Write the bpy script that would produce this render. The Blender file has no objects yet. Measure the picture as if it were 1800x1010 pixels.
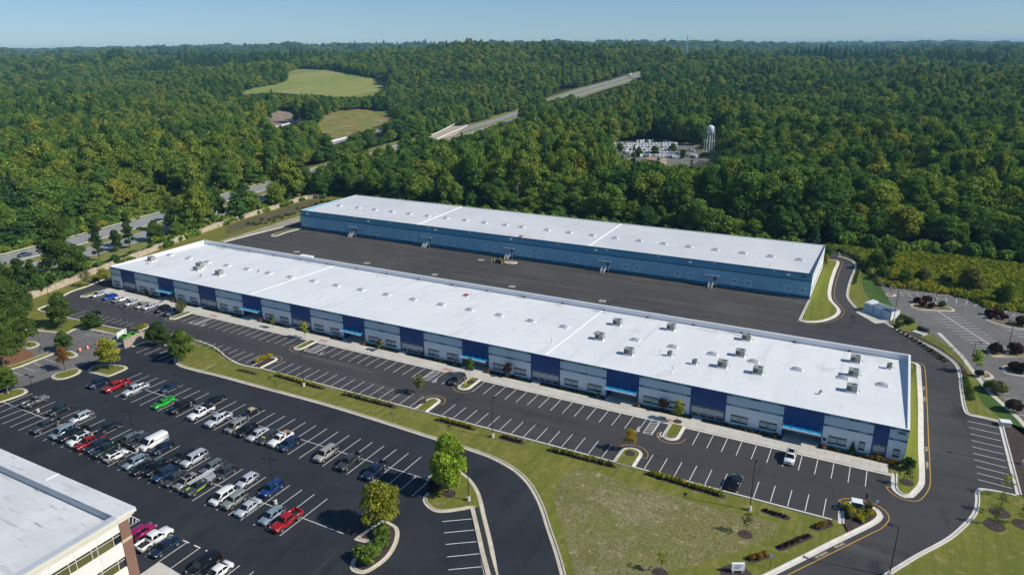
import bpy, bmesh, math, random
import numpy as np
from mathutils import Vector, Matrix
random.seed(7)
RNG = np.random.default_rng(7)
SC = bpy.context.scene
COL = SC.collection

# ---------------------------------------------------------------- camera (world X runs along the warehouses, Y away from them)
CAM_H = 74.2
FPX, PITCH, ROLL, YAW = 1256.24, 0.32425526, -0.00926248, -0.49087198
_fw = np.array([0, math.cos(PITCH), -math.sin(PITCH)]); _rt = np.array([1., 0, 0]); _up = np.cross(_rt, _fw)
_a = math.cos(ROLL) * _rt + math.sin(ROLL) * _up
_u = -math.sin(ROLL) * _rt + math.cos(ROLL) * _up
_D1 = np.array([math.cos(YAW), math.sin(YAW), 0]); _D2 = np.array([-math.sin(YAW), math.cos(YAW), 0])
def _w(v): return np.array([v @ _D1, v @ _D2, v[2]])
CR, CU, CF = _w(_a), _w(_u), _w(_fw)
cam_d = bpy.data.cameras.new('camera'); cam = bpy.data.objects.new('camera', cam_d); COL.objects.link(cam)
M = Matrix(((CR[0], CU[0], -CF[0], 0), (CR[1], CU[1], -CF[1], 0), (CR[2], CU[2], -CF[2], CAM_H), (0, 0, 0, 1)))
cam.matrix_world = M
cam_d.sensor_width = 36; cam_d.lens = 36 * FPX / 1800; cam_d.clip_start = 1; cam_d.clip_end = 60000
SC.camera = cam

# ---------------------------------------------------------------- sky, sun, exposure
SUN_EL = math.radians(39.5)
SUN_V = Vector((math.cos(SUN_EL), 0.10, math.sin(SUN_EL))).normalized()      # towards the sun
world = bpy.data.worlds.new('World'); SC.world = world; world.use_nodes = True
wn = world.node_tree; wn.nodes.clear()
wo = wn.nodes.new('ShaderNodeOutputWorld'); bg = wn.nodes.new('ShaderNodeBackground'); sky = wn.nodes.new('ShaderNodeTexSky')
sky.sky_type = 'NISHITA'; sky.sun_disc = False; sky.sun_elevation = SUN_EL
sky.sun_rotation = math.atan2(SUN_V.x, SUN_V.y); sky.altitude = 1500; sky.air_density = 1.0; sky.dust_density = 0.0; sky.ozone_density = 3.0
bg.inputs['Strength'].default_value = 0.135
tint = wn.nodes.new('ShaderNodeMix'); tint.data_type = 'RGBA'; tint.blend_type = 'MULTIPLY'; tint.inputs[0].default_value = 1.0; tint.inputs[7].default_value = (0.67, 0.88, 1.12, 1)
gam = wn.nodes.new('ShaderNodeGamma'); gam.inputs['Gamma'].default_value = 0.75
wn.links.new(sky.outputs[0], gam.inputs[0]); wn.links.new(gam.outputs[0], tint.inputs[6]); wn.links.new(tint.outputs[2], bg.inputs[0]); wn.links.new(bg.outputs[0], wo.inputs[0])
sun_d = bpy.data.lights.new('sun', 'SUN'); sun_d.energy = 4.8; sun_d.angle = math.radians(0.53); sun_d.color = (1.0, 0.95, 0.85)
sun = bpy.data.objects.new('sun', sun_d); COL.objects.link(sun)
sun.rotation_euler = SUN_V.to_track_quat('Z', 'Y').to_euler(); sun.location = (0, 0, 300)
SC.view_settings.view_transform = 'Standard'; SC.view_settings.look = 'None'
SC.view_settings.exposure = 0.0; SC.view_settings.gamma = 1.0; SC.view_settings.use_curve_mapping = False
SC.render.engine = 'CYCLES'
cy = SC.cycles
cy.use_denoising = True; cy.max_bounces = 5; cy.diffuse_bounces = 3; cy.glossy_bounces = 2; cy.transmission_bounces = 2
cy.volume_bounces = 0; cy.transparent_max_bounces = 4; cy.use_adaptive_sampling = True; cy.adaptive_threshold = 0.02
try: cy.denoiser = 'OPENIMAGEDENOISE'; cy.denoising_input_passes = 'RGB_ALBEDO_NORMAL'
except Exception: pass

# ---------------------------------------------------------------- picture <-> place
def ray(px, py):
    d = (px - 900) / FPX * CR - (py - 505) / FPX * CU + CF
    return d
def G(px, py, z=0.0):
    d = ray(px, py); t = (z - CAM_H) / d[2]
    return (float(d[0] * t), float(d[1] * t))
def PX(P):
    P = np.atleast_2d(P) - np.array([0, 0, CAM_H])
    w = P @ CF
    return np.stack([900 + FPX * (P @ CR) / w, 505 - FPX * (P @ CU) / w], 1), w
def zc(x0, y0, s, *p): return [(x0 + a / s, y0 + b / s) for a, b in p]
def GL(pts, z=0.0): return [G(*p, z) for p in pts]
_pxs = [-400, 0, 450, 700, 900, 1150, 1320, 1400, 1800, 2200]; _amp = [56, 57, 62, 67, 63, 62, 56, 46, 34, 30]
def sstep(a, b, x):
    t = np.clip((x - a) / (b - a), 0, 1); return t * t * (3 - 2 * t)
def hgt(X, Y):
    X = np.asarray(X, float); Y = np.asarray(Y, float)
    d = np.hypot(X, Y) + 1e-6
    f = X * CF[0] + Y * CF[1]; r = X * CR[0] + Y * CR[1]
    pxx = 900 + FPX * r / np.maximum(f, 1e-3 + d * 0.35) / math.cos(PITCH)
    A = np.interp(pxx, _pxs, _amp)
    A = A * np.clip(f / d * 3, 0.3, 1)
    t = np.clip((d - 620) / 3000, 0, None)
    base = A * (1 - np.exp(-t ** 1.35))
    u = (np.sin(X / 173 + 1.3 * np.sin(Y / 311)) + np.sin(Y / 149 + 0.9 * np.sin(X / 229 + 1)) + 0.7 * np.sin((X + Y) / 97 + 2)) * 3.2
    v = (np.sin(X / 610 + 2 * np.sin(Y / 900)) + np.sin(Y / 530 + 1.4 * np.sin(X / 700))) * 5.5
    # the hill the far meadow lies on
    mx, my = -950., 1330.
    hill = 26 * np.exp(-(((X - mx) / 420) ** 2 + ((Y - my - 250) / 420) ** 2))
    flat = np.exp(-(((X + 150) / 120) ** 2 + ((Y - 520) / 110) ** 2))
    return (base + 1.5 * u * sstep(520, 900, d) + 1.9 * v * sstep(700, 1600, d) + hill) * (1 - flat)
def GT(px, py):
    d = ray(px, py); t = 150.0
    while t < 15000:
        x, y, z = d[0] * t, d[1] * t, CAM_H + d[2] * t
        if z < float(hgt(x, y)): break
        t += 6
    return (x, y, float(hgt(x, y)))

# ---------------------------------------------------------------- materials
MATS = {}
def _nt(name):
    m = bpy.data.materials.new(name); m.use_nodes = True; nt = m.node_tree
    b = nt.nodes['Principled BSDF']; return m, nt, b
def mat(name, col, rough=0.7, metal=0.0, col2=None, scale=1.0, bump=0.0, spec=0.5, detail=4, stretch=None, coat=0.0, bscale=None, contrast=(0.35, 0.65)):
    if name in MATS: return MATS[name]
    m, nt, b = _nt(name); MATS[name] = m
    b.inputs['Base Color'].default_value = (*col, 1); b.inputs['Roughness'].default_value = rough
    b.inputs['Metallic'].default_value = metal; b.inputs['Specular IOR Level'].default_value = spec
    if coat: b.inputs['Coat Weight'].default_value = coat; b.inputs['Coat Roughness'].default_value = 0.04
    if col2 is not None or bump:
        g = nt.nodes.new('ShaderNodeNewGeometry'); src = g.outputs['Position']
        if stretch:
            mp = nt.nodes.new('ShaderNodeMapping'); mp.inputs['Scale'].default_value = stretch
            nt.links.new(src, mp.inputs[0]); src = mp.outputs[0]
        n = nt.nodes.new('ShaderNodeTexNoise'); n.inputs['Scale'].default_value = scale; n.inputs['Detail'].default_value = detail
        n.inputs['Roughness'].default_value = 0.65
        nt.links.new(src, n.inputs['Vector'])
        if col2 is not None:
            r = nt.nodes.new('ShaderNodeValToRGB'); r.color_ramp.elements[0].position = contrast[0]; r.color_ramp.elements[1].position = contrast[1]
            r.color_ramp.elements[0].color = (*col, 1); r.color_ramp.elements[1].color = (*col2, 1)
            nt.links.new(n.outputs[0], r.inputs[0]); nt.links.new(r.outputs[0], b.inputs['Base Color'])
        if bump:
            bp = nt.nodes.new('ShaderNodeBump'); bp.inputs['Strength'].default_value = bump; bp.inputs['Distance'].default_value = 0.05
            n2 = n
            if bscale:
                n2 = nt.nodes.new('ShaderNodeTexNoise'); n2.inputs['Scale'].default_value = bscale; n2.inputs['Detail'].default_value = 3
                nt.links.new(g.outputs['Position'], n2.inputs['Vector'])
            nt.links.new(n2.outputs[0], bp.inputs['Height']); nt.links.new(bp.outputs[0], b.inputs['Normal'])
    return m
def layered(name, layers, rough=0.9, bump=0.3, bscale=3.0, spec=0.3):
    """layers: [(color)], then (color, scale, lo, hi, stretch) mixed over in turn."""
    if name in MATS: return MATS[name]
    m, nt, b = _nt(name); MATS[name] = m
    g = nt.nodes.new('ShaderNodeNewGeometry')
    cur = None; prev = layers[0]
    for k, L in enumerate(layers[1:]):
        c, sc, lo, hi = L[:4]; st = L[4] if len(L) > 4 else None; off = L[5] if len(L) > 5 else None
        src = g.outputs['Position']
        mp = nt.nodes.new('ShaderNodeMapping'); mp.inputs['Scale'].default_value = st or (1, 1, 1); mp.inputs['Location'].default_value = off or (k * 17.3, k * 5.1, 0)
        if len(L) > 6: mp.inputs['Rotation'].default_value = (0, 0, L[6])
        nt.links.new(src, mp.inputs[0])
        n = nt.nodes.new('ShaderNodeTexNoise'); n.inputs['Scale'].default_value = sc; n.inputs['Detail'].default_value = 5; n.inputs['Roughness'].default_value = 0.62
        nt.links.new(mp.outputs[0], n.inputs['Vector'])
        r = nt.nodes.new('ShaderNodeMapRange'); r.inputs[1].default_value = lo; r.inputs[2].default_value = hi
        nt.links.new(n.outputs[0], r.inputs[0])
        mx = nt.nodes.new('ShaderNodeMix'); mx.data_type = 'RGBA'
        nt.links.new(r.outputs[0], mx.inputs[0])
        if cur is None: mx.inputs[6].default_value = (*prev, 1)
        else: nt.links.new(cur, mx.inputs[6])
        mx.inputs[7].default_value = (*c, 1); cur = mx.outputs[2]
    nt.links.new(cur, b.inputs['Base Color'])
    b.inputs['Roughness'].default_value = rough; b.inputs['Specular IOR Level'].default_value = spec
    if bump:
        bp = nt.nodes.new('ShaderNodeBump'); bp.inputs['Strength'].default_value = bump; bp.inputs['Distance'].default_value = 0.08
        n2 = nt.nodes.new('ShaderNodeTexNoise'); n2.inputs['Scale'].default_value = bscale; n2.inputs['Detail'].default_value = 4
        nt.links.new(g.outputs['Position'], n2.inputs['Vector'])
        nt.links.new(n2.outputs[0], bp.inputs['Height']); nt.links.new(bp.outputs[0], b.inputs['Normal'])
    return m
def leaf(name, stops, var=0.5, trans=0.33, per_object=True, base=None):
    """foliage: colour picked per tree, varied per clump of leaves"""
    if name in MATS: return MATS[name]
    m, nt, b = _nt(name); MATS[name] = m
    nt.nodes.remove(b); out = nt.nodes['Material Output']
    oi = nt.nodes.new('ShaderNodeObjectInfo'); rp = nt.nodes.new('ShaderNodeValToRGB')
    rp.color_ramp.interpolation = 'LINEAR'
    while len(rp.color_ramp.elements) < len(stops): rp.color_ramp.elements.new(0.5)
    for e, (p, c) in zip(rp.color_ramp.elements, stops): e.position = p; e.color = (*c, 1)
    # slow drift over the land so that stands of trees share a tone
    n0 = nt.nodes.new('ShaderNodeTexNoise'); n0.inputs['Scale'].default_value = 0.0075; n0.inputs['Detail'].default_value = 3
    nt.links.new(oi.outputs['Location'], n0.inputs['Vector'])
    ma = nt.nodes.new('ShaderNodeMath'); ma.operation = 'MULTIPLY_ADD'; ma.inputs[1].default_value = 2.2; ma.inputs[2].default_value = -1.15
    nt.links.new(n0.outputs[0], ma.inputs[0])
    ad = nt.nodes.new('ShaderNodeMath'); ad.operation = 'ADD'
    nt.links.new(oi.outputs['Random'], ad.inputs[0]); nt.links.new(ma.outputs[0], ad.inputs[1])
    nt.links.new(ad.outputs[0], rp.inputs[0])
    g = nt.nodes.new('ShaderNodeNewGeometry')
    n = nt.nodes.new('ShaderNodeTexNoise'); n.inputs['Scale'].default_value = 0.55; n.inputs['Detail'].default_value = 3
    nt.links.new(g.outputs['Position'], n.inputs['Vector'])
    at = nt.nodes.new('ShaderNodeAttribute'); at.attribute_name = 'shade'
    mr = nt.nodes.new('ShaderNodeMapRange'); mr.inputs[1].default_value = 0.3; mr.inputs[2].default_value = 0.7
    mr.inputs[3].default_value = 1 - var; mr.inputs[4].default_value = 1 + var
    nt.links.new(n.outputs[0], mr.inputs[0])
    mu = nt.nodes.new('ShaderNodeMath'); mu.operation = 'MULTIPLY'
    nt.links.new(mr.outputs[0], mu.inputs[0]); nt.links.new(at.outputs['Fac'], mu.inputs[1])
    vm = nt.nodes.new('ShaderNodeVectorMath'); vm.operation = 'SCALE'
    nt.links.new(rp.outputs[0], vm.inputs[0]); nt.links.new(mu.outputs[0], vm.inputs['Scale'])
    df = nt.nodes.new('ShaderNodeBsdfDiffuse'); tr = nt.nodes.new('ShaderNodeBsdfTranslucent')
    nt.links.new(vm.outputs[0], df.inputs[0])
    v2 = nt.nodes.new('ShaderNodeVectorMath'); v2.operation = 'MULTIPLY'; v2.inputs[1].default_value = (1.1, 1.25, 0.5)
    nt.links.new(vm.outputs[0], v2.inputs[0]); nt.links.new(v2.outputs[0], tr.inputs[0])
    ms = nt.nodes.new('ShaderNodeMixShader'); ms.inputs[0].default_value = trans
    nt.links.new(df.outputs[0], ms.inputs[1]); nt.links.new(tr.outputs[0], ms.inputs[2]); nt.links.new(ms.outputs[0], out.inputs[0])
    return m

# ---------------------------------------------------------------- mesh helpers
def link(name, me, mats=(), parent=None, **props):
    o = bpy.data.objects.new(name, me); COL.objects.link(o)
    if me is not None:
        for m in mats: me.materials.append(m)
    if parent is not None: o.parent = parent
    for k, v in props.items(): o[k] = v
    return o
def tag(o, label, cat, group=None):
    o['label'] = label; o['category'] = cat
    if group: o['group'] = group
    return o
def empty(name, loc=(0, 0, 0), rz=0.0, label=None, cat=None, group=None):
    o = bpy.data.objects.new(name, None); COL.objects.link(o); o.location = loc; o.rotation_euler = (0, 0, rz); o.empty_display_size = 0.3
    if label: tag(o, label, cat, group)
    return o
def clone(o, loc=None, rz=None, label=None, parent=None):
    c = o.copy(); COL.objects.link(c); c.parent = parent
    if loc is not None: c.location = loc
    if rz is not None: c.rotation_euler = (0, 0, rz)
    if label: c['label'] = label
    for ch in o.children:
        clone(ch, parent=c)
    return c
class MB:
    def __init__(s): s.v = []; s.f = []; s.m = []; s.sm = []
    def add(s, vs, fs, mi=0, smooth=False):
        b = len(s.v); s.v += [tuple(map(float, v)) for v in vs]
        for f in fs: s.f.append(tuple(b + i for i in f)); s.m.append(mi); s.sm.append(smooth)
        return s
    def box(s, x0, x1, y0, y1, z0, z1, mi=0):
        return s.add([(x0, y0, z0), (x1, y0, z0), (x1, y1, z0), (x0, y1, z0), (x0, y0, z1), (x1, y0, z1), (x1, y1, z1), (x0, y1, z1)],
                     [(0, 3, 2, 1), (4, 5, 6, 7), (0, 1, 5, 4), (1, 2, 6, 5), (2, 3, 7, 6), (3, 0, 4, 7)], mi)
    def hexa(s, lo, hi, mi=0):   # lo, hi: 4 points each, same winding (counter-clockwise from above)
        return s.add(list(lo) + list(hi), [(0, 3, 2, 1), (4, 5, 6, 7), (0, 1, 5, 4), (1, 2, 6, 5), (2, 3, 7, 6), (3, 0, 4, 7)], mi)
    def bar(s, p, q, w, h=None, mi=0):
        h = h or w; p = Vector(p); q = Vector(q); d = (q - p).normalized()
        a = d.cross(Vector((0, 0, 1)))
        if a.length < 1e-3: a = Vector((1, 0, 0))
        a.normalize(); b = a.cross(d).normalized(); a = a * w / 2; b = b * h / 2
        return s.add([p - a - b, p + a - b, p + a + b, p - a + b, q - a - b, q + a - b, q + a + b, q - a + b],
                     [(0, 1, 2, 3), (7, 6, 5, 4), (0, 4, 5, 1), (1, 5, 6, 2), (2, 6, 7, 3), (3, 7, 4, 0)], mi)
    def cyl(s, p, q, r0, r1=None, n=10, mi=0, smooth=True):
        r1 = r0 if r1 is None else r1; p = Vector(p); q = Vector(q); d = (q - p).normalized()
        a = d.cross(Vector((0, 0, 1)))
        if a.length < 1e-3: a = Vector((1, 0, 0))
        a.normalize(); b = a.cross(d).normalized()
        vs = []
        for c, r in ((p, r0), (q, r1)):
            for i in range(n):
                t = 2 * math.pi * i / n; vs.append(c + a * (r * math.cos(t)) + b * (r * math.sin(t)))
        fs = [(i, (i + 1) % n, n + (i + 1) % n, n + i) for i in range(n)]
        s.add(vs, fs, mi, smooth); s.add(vs[:n], [tuple(range(n))[::-1]], mi); s.add(vs[n:], [tuple(range(n))], mi); return s
    def lathe(s, c, prof, n=12, mi=0):
        vs = []; 
        for r, z in prof:
            for i in range(n):
                t = 2 * math.pi * i / n; vs.append((c[0] + r * math.cos(t), c[1] + r * math.sin(t), c[2] + z))
        fs = []
        for k in range(len(prof) - 1):
            for i in range(n): fs.append((k * n + i, k * n + (i + 1) % n, (k + 1) * n + (i + 1) % n, (k + 1) * n + i))
        s.add(vs, fs, mi, True); return s
    def prism(s, pts, z0, z1, mi=0):
        n = len(pts)
        s.add([(x, y, z1) for x, y in pts], [tuple(range(n))], mi)
        s.add([(x, y, z0) for x, y in pts] + [(x, y, z1) for x, y in pts], [(i, (i + 1) % n, n + (i + 1) % n, n + i) for i in range(n)], mi)
        return s
    def build(s, name, mats, parent=None, tri=False, **props):
        me = bpy.data.meshes.new(name); me.from_pydata(s.v, [], s.f)
        if not isinstance(mats, (list, tuple)): mats = [mats]
        me.polygons.foreach_set('material_index', s.m); me.polygons.foreach_set('use_smooth', s.sm)
        me.validate()
        me.update()
        return link(name, me, mats, parent, **props)
def ccw(p):
    a = sum(p[i][0] * p[(i + 1) % len(p)][1] - p[(i + 1) % len(p)][0] * p[i][1] for i in range(len(p)))
    return p if a > 0 else p[::-1]
def sheet(name, pts, z, m, kind='structure', parent=None):
    from mathutils.geometry import tessellate_polygon
    pts = ccw([tuple(map(float, p[:2])) for p in pts])
    tris = tessellate_polygon([[Vector((x, y, 0)) for x, y in pts]])
    fs = []
    for t in tris:
        a, b, c = [pts[i] for i in t]
        if (b[0] - a[0]) * (c[1] - a[1]) - (b[1] - a[1]) * (c[0] - a[0]) < 0: t = t[::-1]
        fs.append(tuple(t))
    me = bpy.data.meshes.new(name); me.from_pydata([(x, y, z) for x, y in pts], [], fs); me.update()
    o = link(name, me, [m], parent)
    if parent is None: o['kind'] = kind
    return o
def smooth_line(pts, closed=False, n=6, keep=25):
    """Catmull-Rom through the points"""
    P = [np.array(p[:2], float) for p in pts]; N = len(P); out = []
    R = range(N) if closed else range(N - 1)
    for i in R:
        p1, p2 = P[i], P[(i + 1) % N]
        p0 = P[(i - 1) % N] if (closed or i > 0) else p1; p3 = P[(i + 2) % N] if (closed or i < N - 2) else p2
        L = np.linalg.norm(p2 - p1); k = max(1, min(n, int(L / 0.7)))
        l0 = np.linalg.norm(p1 - p0); l2 = np.linalg.norm(p3 - p2)
        m1 = (p2 - p0) / max(l0 + L, 1e-6) * L; m2 = (p3 - p1) / max(L + l2, 1e-6) * L
        if L > keep: k = 1
        for j in range(k):
            t = j / k; t2 = t * t; t3 = t2 * t
            out.append((2 * t3 - 3 * t2 + 1) * p1 + (t3 - 2 * t2 + t) * m1 + (-2 * t3 + 3 * t2) * p2 + (t3 - t2) * m2)
    if not closed: out.append(P[-1])
    return [tuple(p) for p in out]
def offset(pts, d, closed=False):
    """shift a line to its left by d"""
    P = [np.array(p[:2], float) for p in pts]; N = len(P); out = []
    for i in range(N):
        a = P[(i - 1) % N] if (closed or i > 0) else P[i]; b = P[(i + 1) % N] if (closed or i < N - 1) else P[i]
        t1 = P[i] - a; t2 = b - P[i]
        def nn(t):
            L = np.linalg.norm(t); return np.array([-t[1], t[0]]) / L if L > 1e-9 else np.zeros(2)
        n1, n2 = nn(t1), nn(t2); n = n1 + n2; L = np.linalg.norm(n)
        if L < 1e-6: n = n2; L = 1
        n = n / L; c = max(0.5, float(n @ (n2 if np.linalg.norm(n2) > 0 else n1)))
        out.append(tuple(P[i] + n * d / c))
    return out
def ribbon(name, pts, prof, mats, closed=False, parent=None, z=0.0, **props):
    """prof: [(offset to the left, height, material of the strip that follows)]"""
    mb = MB(); lines = [offset(pts, o, closed) for o, h, *_ in prof]; n = len(pts)
    for k in range(len(prof) - 1):
        A, B = lines[k], lines[k + 1]; ha, hb = prof[k][1] + z, prof[k + 1][1] + z
        vs = [(*p, ha) for p in A] + [(*p, hb) for p in B]
        fs = [(i, (i + 1) % n, n + (i + 1) % n, n + i) for i in range(n if closed else n - 1)]
        if abs(ha - hb) < 1e-4 or True: pass
        mb.add(vs, fs, prof[k][2] if len(prof[k]) > 2 else 0)
    return mb.build(name, mats, parent, **props)
KERB = [(0.0, 0.075, 0), (0.5, 0.085, 0), (0.52, 0.22, 0), (0.70, 0.225, 0), (0.72, 0.05, 0)]
def kerb(pts, m, closed=False, name='kerb', k=1.0, flip=False):
    """gutter on the given line, kerb to its left"""
    if flip: pts = pts[::-1]
    return ribbon(name, pts, [(o * k, h, i) for o, h, i in KERB], [m], closed, kind='structure')
def island(pts, m_kerb, m_in, name_in='island_lawn'):
    """raised island: outline is the outer gutter edge"""
    pts = ccw([tuple(p[:2]) for p in pts]); kerb(pts, m_kerb, closed=True, name='island_kerb')
    return sheet(name_in, offset(pts, 0.6, True), 0.205, m_in)
# ---------------------------------------------------------------- palette
m_black = layered('asphalt_fresh', [(0.020, 0.023, 0.030), ((0.031, 0.034, 0.041), 0.09, .4, .65), ((0.013, 0.015, 0.019), 0.35, .5, .75, (1, .25, 1)), ((0.045, 0.046, 0.05), .25, .62, .74, (1, .12, 1)), ((0.012, 0.012, 0.013), .5, .70, .76), ((0.036, 0.037, 0.04), 6., .5, .75), ((0.045, 0.044, 0.042), 0.5, .68, .8, (.15, 1, 1))], rough=0.85, bump=0.25, bscale=9)
m_asph = layered('asphalt_worn', [(0.049, 0.049, 0.050), ((0.063, 0.062, 0.061), 0.07, .4, .7), ((0.030, 0.030, 0.032), 0.25, .5, .8, (.12, 1, 1)), ((0.062, 0.060, 0.058), 7., .5, .75), ((0.024, 0.024, 0.026), .16, .60, .72, (1, .3, 1)), ((0.085, 0.082, 0.078), .10, .60, .70, (.12, 1, 1)), ((0.022, 0.022, 0.023), .6, .68, .74)], rough=0.85, bump=0.25, bscale=9)
m_court = layered('asphalt_court', [(0.062, 0.058, 0.055), ((0.088, 0.080, 0.072), 0.04, .42, .65), ((0.044, 0.043, 0.043), 0.30, .48, .68, (.05, 1, 1)), ((0.092, 0.086, 0.078), 6., .5, .75), ((0.13, 0.10, 0.07), .028, .60, .74), ((0.03, 0.03, 0.03), .22, .66, .74), ((.10, .095, .09), .12, .62, .7, (.08, 1, 1))], rough=0.85, bump=0.2, bscale=8)
m_old = layered('asphalt_old', [(0.135, 0.13, 0.125), ((0.17, 0.165, 0.155), 0.12, .4, .7), ((0.10, 0.097, 0.095), 0.4, .5, .75), ((0.2, 0.19, 0.18), 8., .5, .75)], rough=0.9, bump=0.2, bscale=9)
m_hwy = layered('highway_asphalt', [(0.27, 0.27, 0.26), ((0.32, 0.315, 0.30), 0.1, .4, .7), ((0.20, 0.20, 0.20), 0.5, .5, .75, (1, .06, 1))], rough=0.9, bump=0.0)
m_conc = layered('concrete', [(0.50, 0.45, 0.37), ((0.60, 0.55, 0.46), 0.3, .4, .65), ((0.38, 0.34, 0.28), 1.2, .58, .8)], rough=0.85, bump=0.2, bscale=6)
m_kerb = layered('kerb_concrete', [(0.52, 0.46, 0.36), ((0.62, 0.56, 0.46), 0.5, .4, .65), ((0.36, 0.31, 0.24), 2.2, .56, .8)], rough=0.85, bump=0.2, bscale=6)
m_kerb2 = layered('kerb_concrete_new', [(0.62, 0.58, 0.51), ((0.72, 0.68, 0.60), 0.5, .4, .65), ((0.45, 0.41, 0.35), 2.2, .58, .8)], rough=0.85, bump=0.2, bscale=6)
m_walk = layered('pavement_concrete', [(0.52, 0.49, 0.43), ((0.60, 0.57, 0.51), 0.25, .4, .65), ((0.42, 0.39, 0.34), 1.5, .58, .8)], rough=0.85, bump=0.2, bscale=6)
m_grass = layered('lawn', [(0.155, 0.17, 0.018), ((0.23, 0.205, 0.04), 0.06, .45, .62), ((0.115, 0.14, 0.015), 0.3, .42, .75), ((0.12, 0.14, 0.014), 0.9, .46, .60, (1, .045, 1), None, 0.9), ((0.27, 0.225, 0.09), 0.55, .54, .7), ((0.085, 0.105, 0.014), 4., .5, .72), ((0.2, 0.18, 0.06), 9., .55, .7)], bump=0.6, bscale=5)
m_mown = layered('mown_lawn', [(0.19, 0.205, 0.016), ((0.125, 0.155, 0.015), 0.55, .42, .6, (1.2, .06, 1)), ((0.2, 0.2, 0.05), 0.3, .5, .72), ((0.085, 0.11, 0.02), 5., .5, .72)], bump=0.5, bscale=5)
m_dry = layered('dry_lawn', [(0.155, 0.17, 0.018), ((0.185, 0.165, 0.045), 0.05, .36, .50), ((0.12, 0.13, 0.02), 0.11, .48, .64), ((0.27, 0.225, 0.12), 0.07, .50, .62), ((0.42, 0.36, 0.25), 0.7, .56, .70), ((0.13, 0.135, 0.03), 0.3, .54, .66), ((0.085, 0.095, 0.02), 1.8, .48, .62), ((0.30, 0.27, 0.16), 5., .5, .66), ((0.06, 0.075, 0.02), 7., .56, .7, None, (9, 3, 0))], bump=0.8, bscale=4)
m_mulch = layered('mulch', [(0.055, 0.038, 0.033), ((0.10, 0.075, 0.062), 1.2, .45, .7), ((0.03, 0.02, 0.018), 7., .5, .7)], bump=0.9, bscale=9)
m_straw = layered('pine_straw', [(0.22, 0.10, 0.05), ((0.13, 0.06, 0.03), 0.8, .45, .7), ((0.28, 0.15, 0.08), 6., .5, .7)], bump=0.6, bscale=8)
m_field = layered('meadow_ground', [(0.26, 0.27, 0.035), ((0.20, 0.17, 0.03), 0.05, .45, .62, (.4, 1, 1)), ((0.16, 0.10, 0.035), 0.07, .56, .72, (.4, 1, 1)), ((0.09, 0.11, 0.025), 0.25, .5, .7), ((0.28, 0.23, 0.03), 0.4, .6, .75), ((0.07, 0.09, 0.02), 2.5, .5, .7)], bump=1.0, bscale=1.2)
m_hay = layered('hay_meadow', [(0.22, 0.26, 0.055), ((0.29, 0.28, 0.08), 0.02, .42, .6, (1, .2, 1)), ((0.14, 0.17, 0.035), 0.015, .5, .7, (1, .1, 1)), ((0.17, 0.14, 0.05), 0.08, .56, .75)], bump=0.0)
m_floor = layered('woodland_floor', [(0.03, 0.036, 0.012), ((0.055, 0.055, 0.02), 0.08, .45, .68), ((0.018, 0.02, 0.008), 0.5, .5, .7)], bump=0.0)
m_bank = layered('bare_bank', [(0.30, 0.24, 0.19), ((0.16, 0.13, 0.11), 0.06, .45, .65), ((0.36, 0.28, 0.22), 0.2, .55, .75)], bump=0.0)
m_yard = layered('yard_ground', [(0.17, 0.16, 0.14), ((0.11, 0.12, 0.06), .05, .5, .6), ((0.27, 0.24, 0.2), .12, .55, .65), ((0.07, 0.07, 0.07), .2, .58, .66)], bump=0)
m_gravel = layered('gravel', [(0.30, 0.26, 0.20), ((0.42, 0.37, 0.30), 0.15, .4, .65), ((0.2, 0.17, 0.13), 1.5, .55, .75)], bump=0.5, bscale=4)
m_paint = mat('road_paint', (0.78, 0.78, 0.76), 0.6, col2=(0.5, 0.5, 0.49), scale=2.5, contrast=(.5, .85))
m_yel = mat('yellow_paint', (0.62, 0.33, 0.03), 0.6, col2=(0.45, 0.27, 0.06), scale=1.5)
m_yelw = mat('faded_yellow_paint', (0.42, 0.36, 0.2), 0.6)

# ---------------------------------------------------------------- land: one sheet to the horizon
def make_ground():
    rr = np.concatenate([[0.01], np.arange(40, 520, 40), np.arange(520, 1500, 22), np.geomspace(1500, 30000, 90)])
    na = 300; fwd = math.atan2(CF[1], CF[0])
    aa = fwd + np.linspace(-1, 1, na + 1)[:-1] ** 3 * 0.55 * math.pi + np.linspace(-1, 1, na + 1)[:-1] * 0.45 * math.pi
    R, A = np.meshgrid(rr, aa, indexing='ij'); X = R * np.cos(A); Y = R * np.sin(A); Z = hgt(X, Y)
    V = np.stack([X, Y, Z], -1).reshape(-1, 3); nr = len(rr)
    F = []
    for i in range(nr - 1):
        for j in range(na):
            F.append((i * na + j, (i + 1) * na + j, (i + 1) * na + (j + 1) % na, i * na + (j + 1) % na))
    me = bpy.data.meshes.new('ground'); me.from_pydata(V.tolist(), [], F); me.update()
    me.polygons.foreach_set('use_smooth', [True] * len(F))
    return link('ground', me, [m_floor], kind='structure')
make_ground()

# ---------------------------------------------------------------- asphalt, lawns
WALL = [G(0, 560), G(32, 533), G(102, 507.5), G(155, 485.6), G(249, 450), G(326.7, 420), G(404.5, 392), G(497.8, 362.7), G(544, 348.7), G(563, 350)]
site = [(-90, -160), (-260, -160), (-262, 70)] + WALL + [(-262, 292), (-224, 276), (-120, 276), (-12, 274), (0, 262), G(1481, 452), G(1530, 490), G(1549, 502), G(1900, 560), (330, 330), (330, -160)]
sheet('lawn', site, 0.03, m_grass)
# dry middle of the big lawn
dry = smooth_line(GL([(975, 870), (1000, 828), (1050, 828), (1110, 852), (1180, 870), (1260, 895), (1330, 908), (1372, 925), (1330, 955), (1250, 985), (1160, 1012), (1100, 1060), (1040, 1100), (1010, 1010), (990, 930)]), True, 5)
sheet('dry_lawn', dry, 0.045, m_dry)

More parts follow.
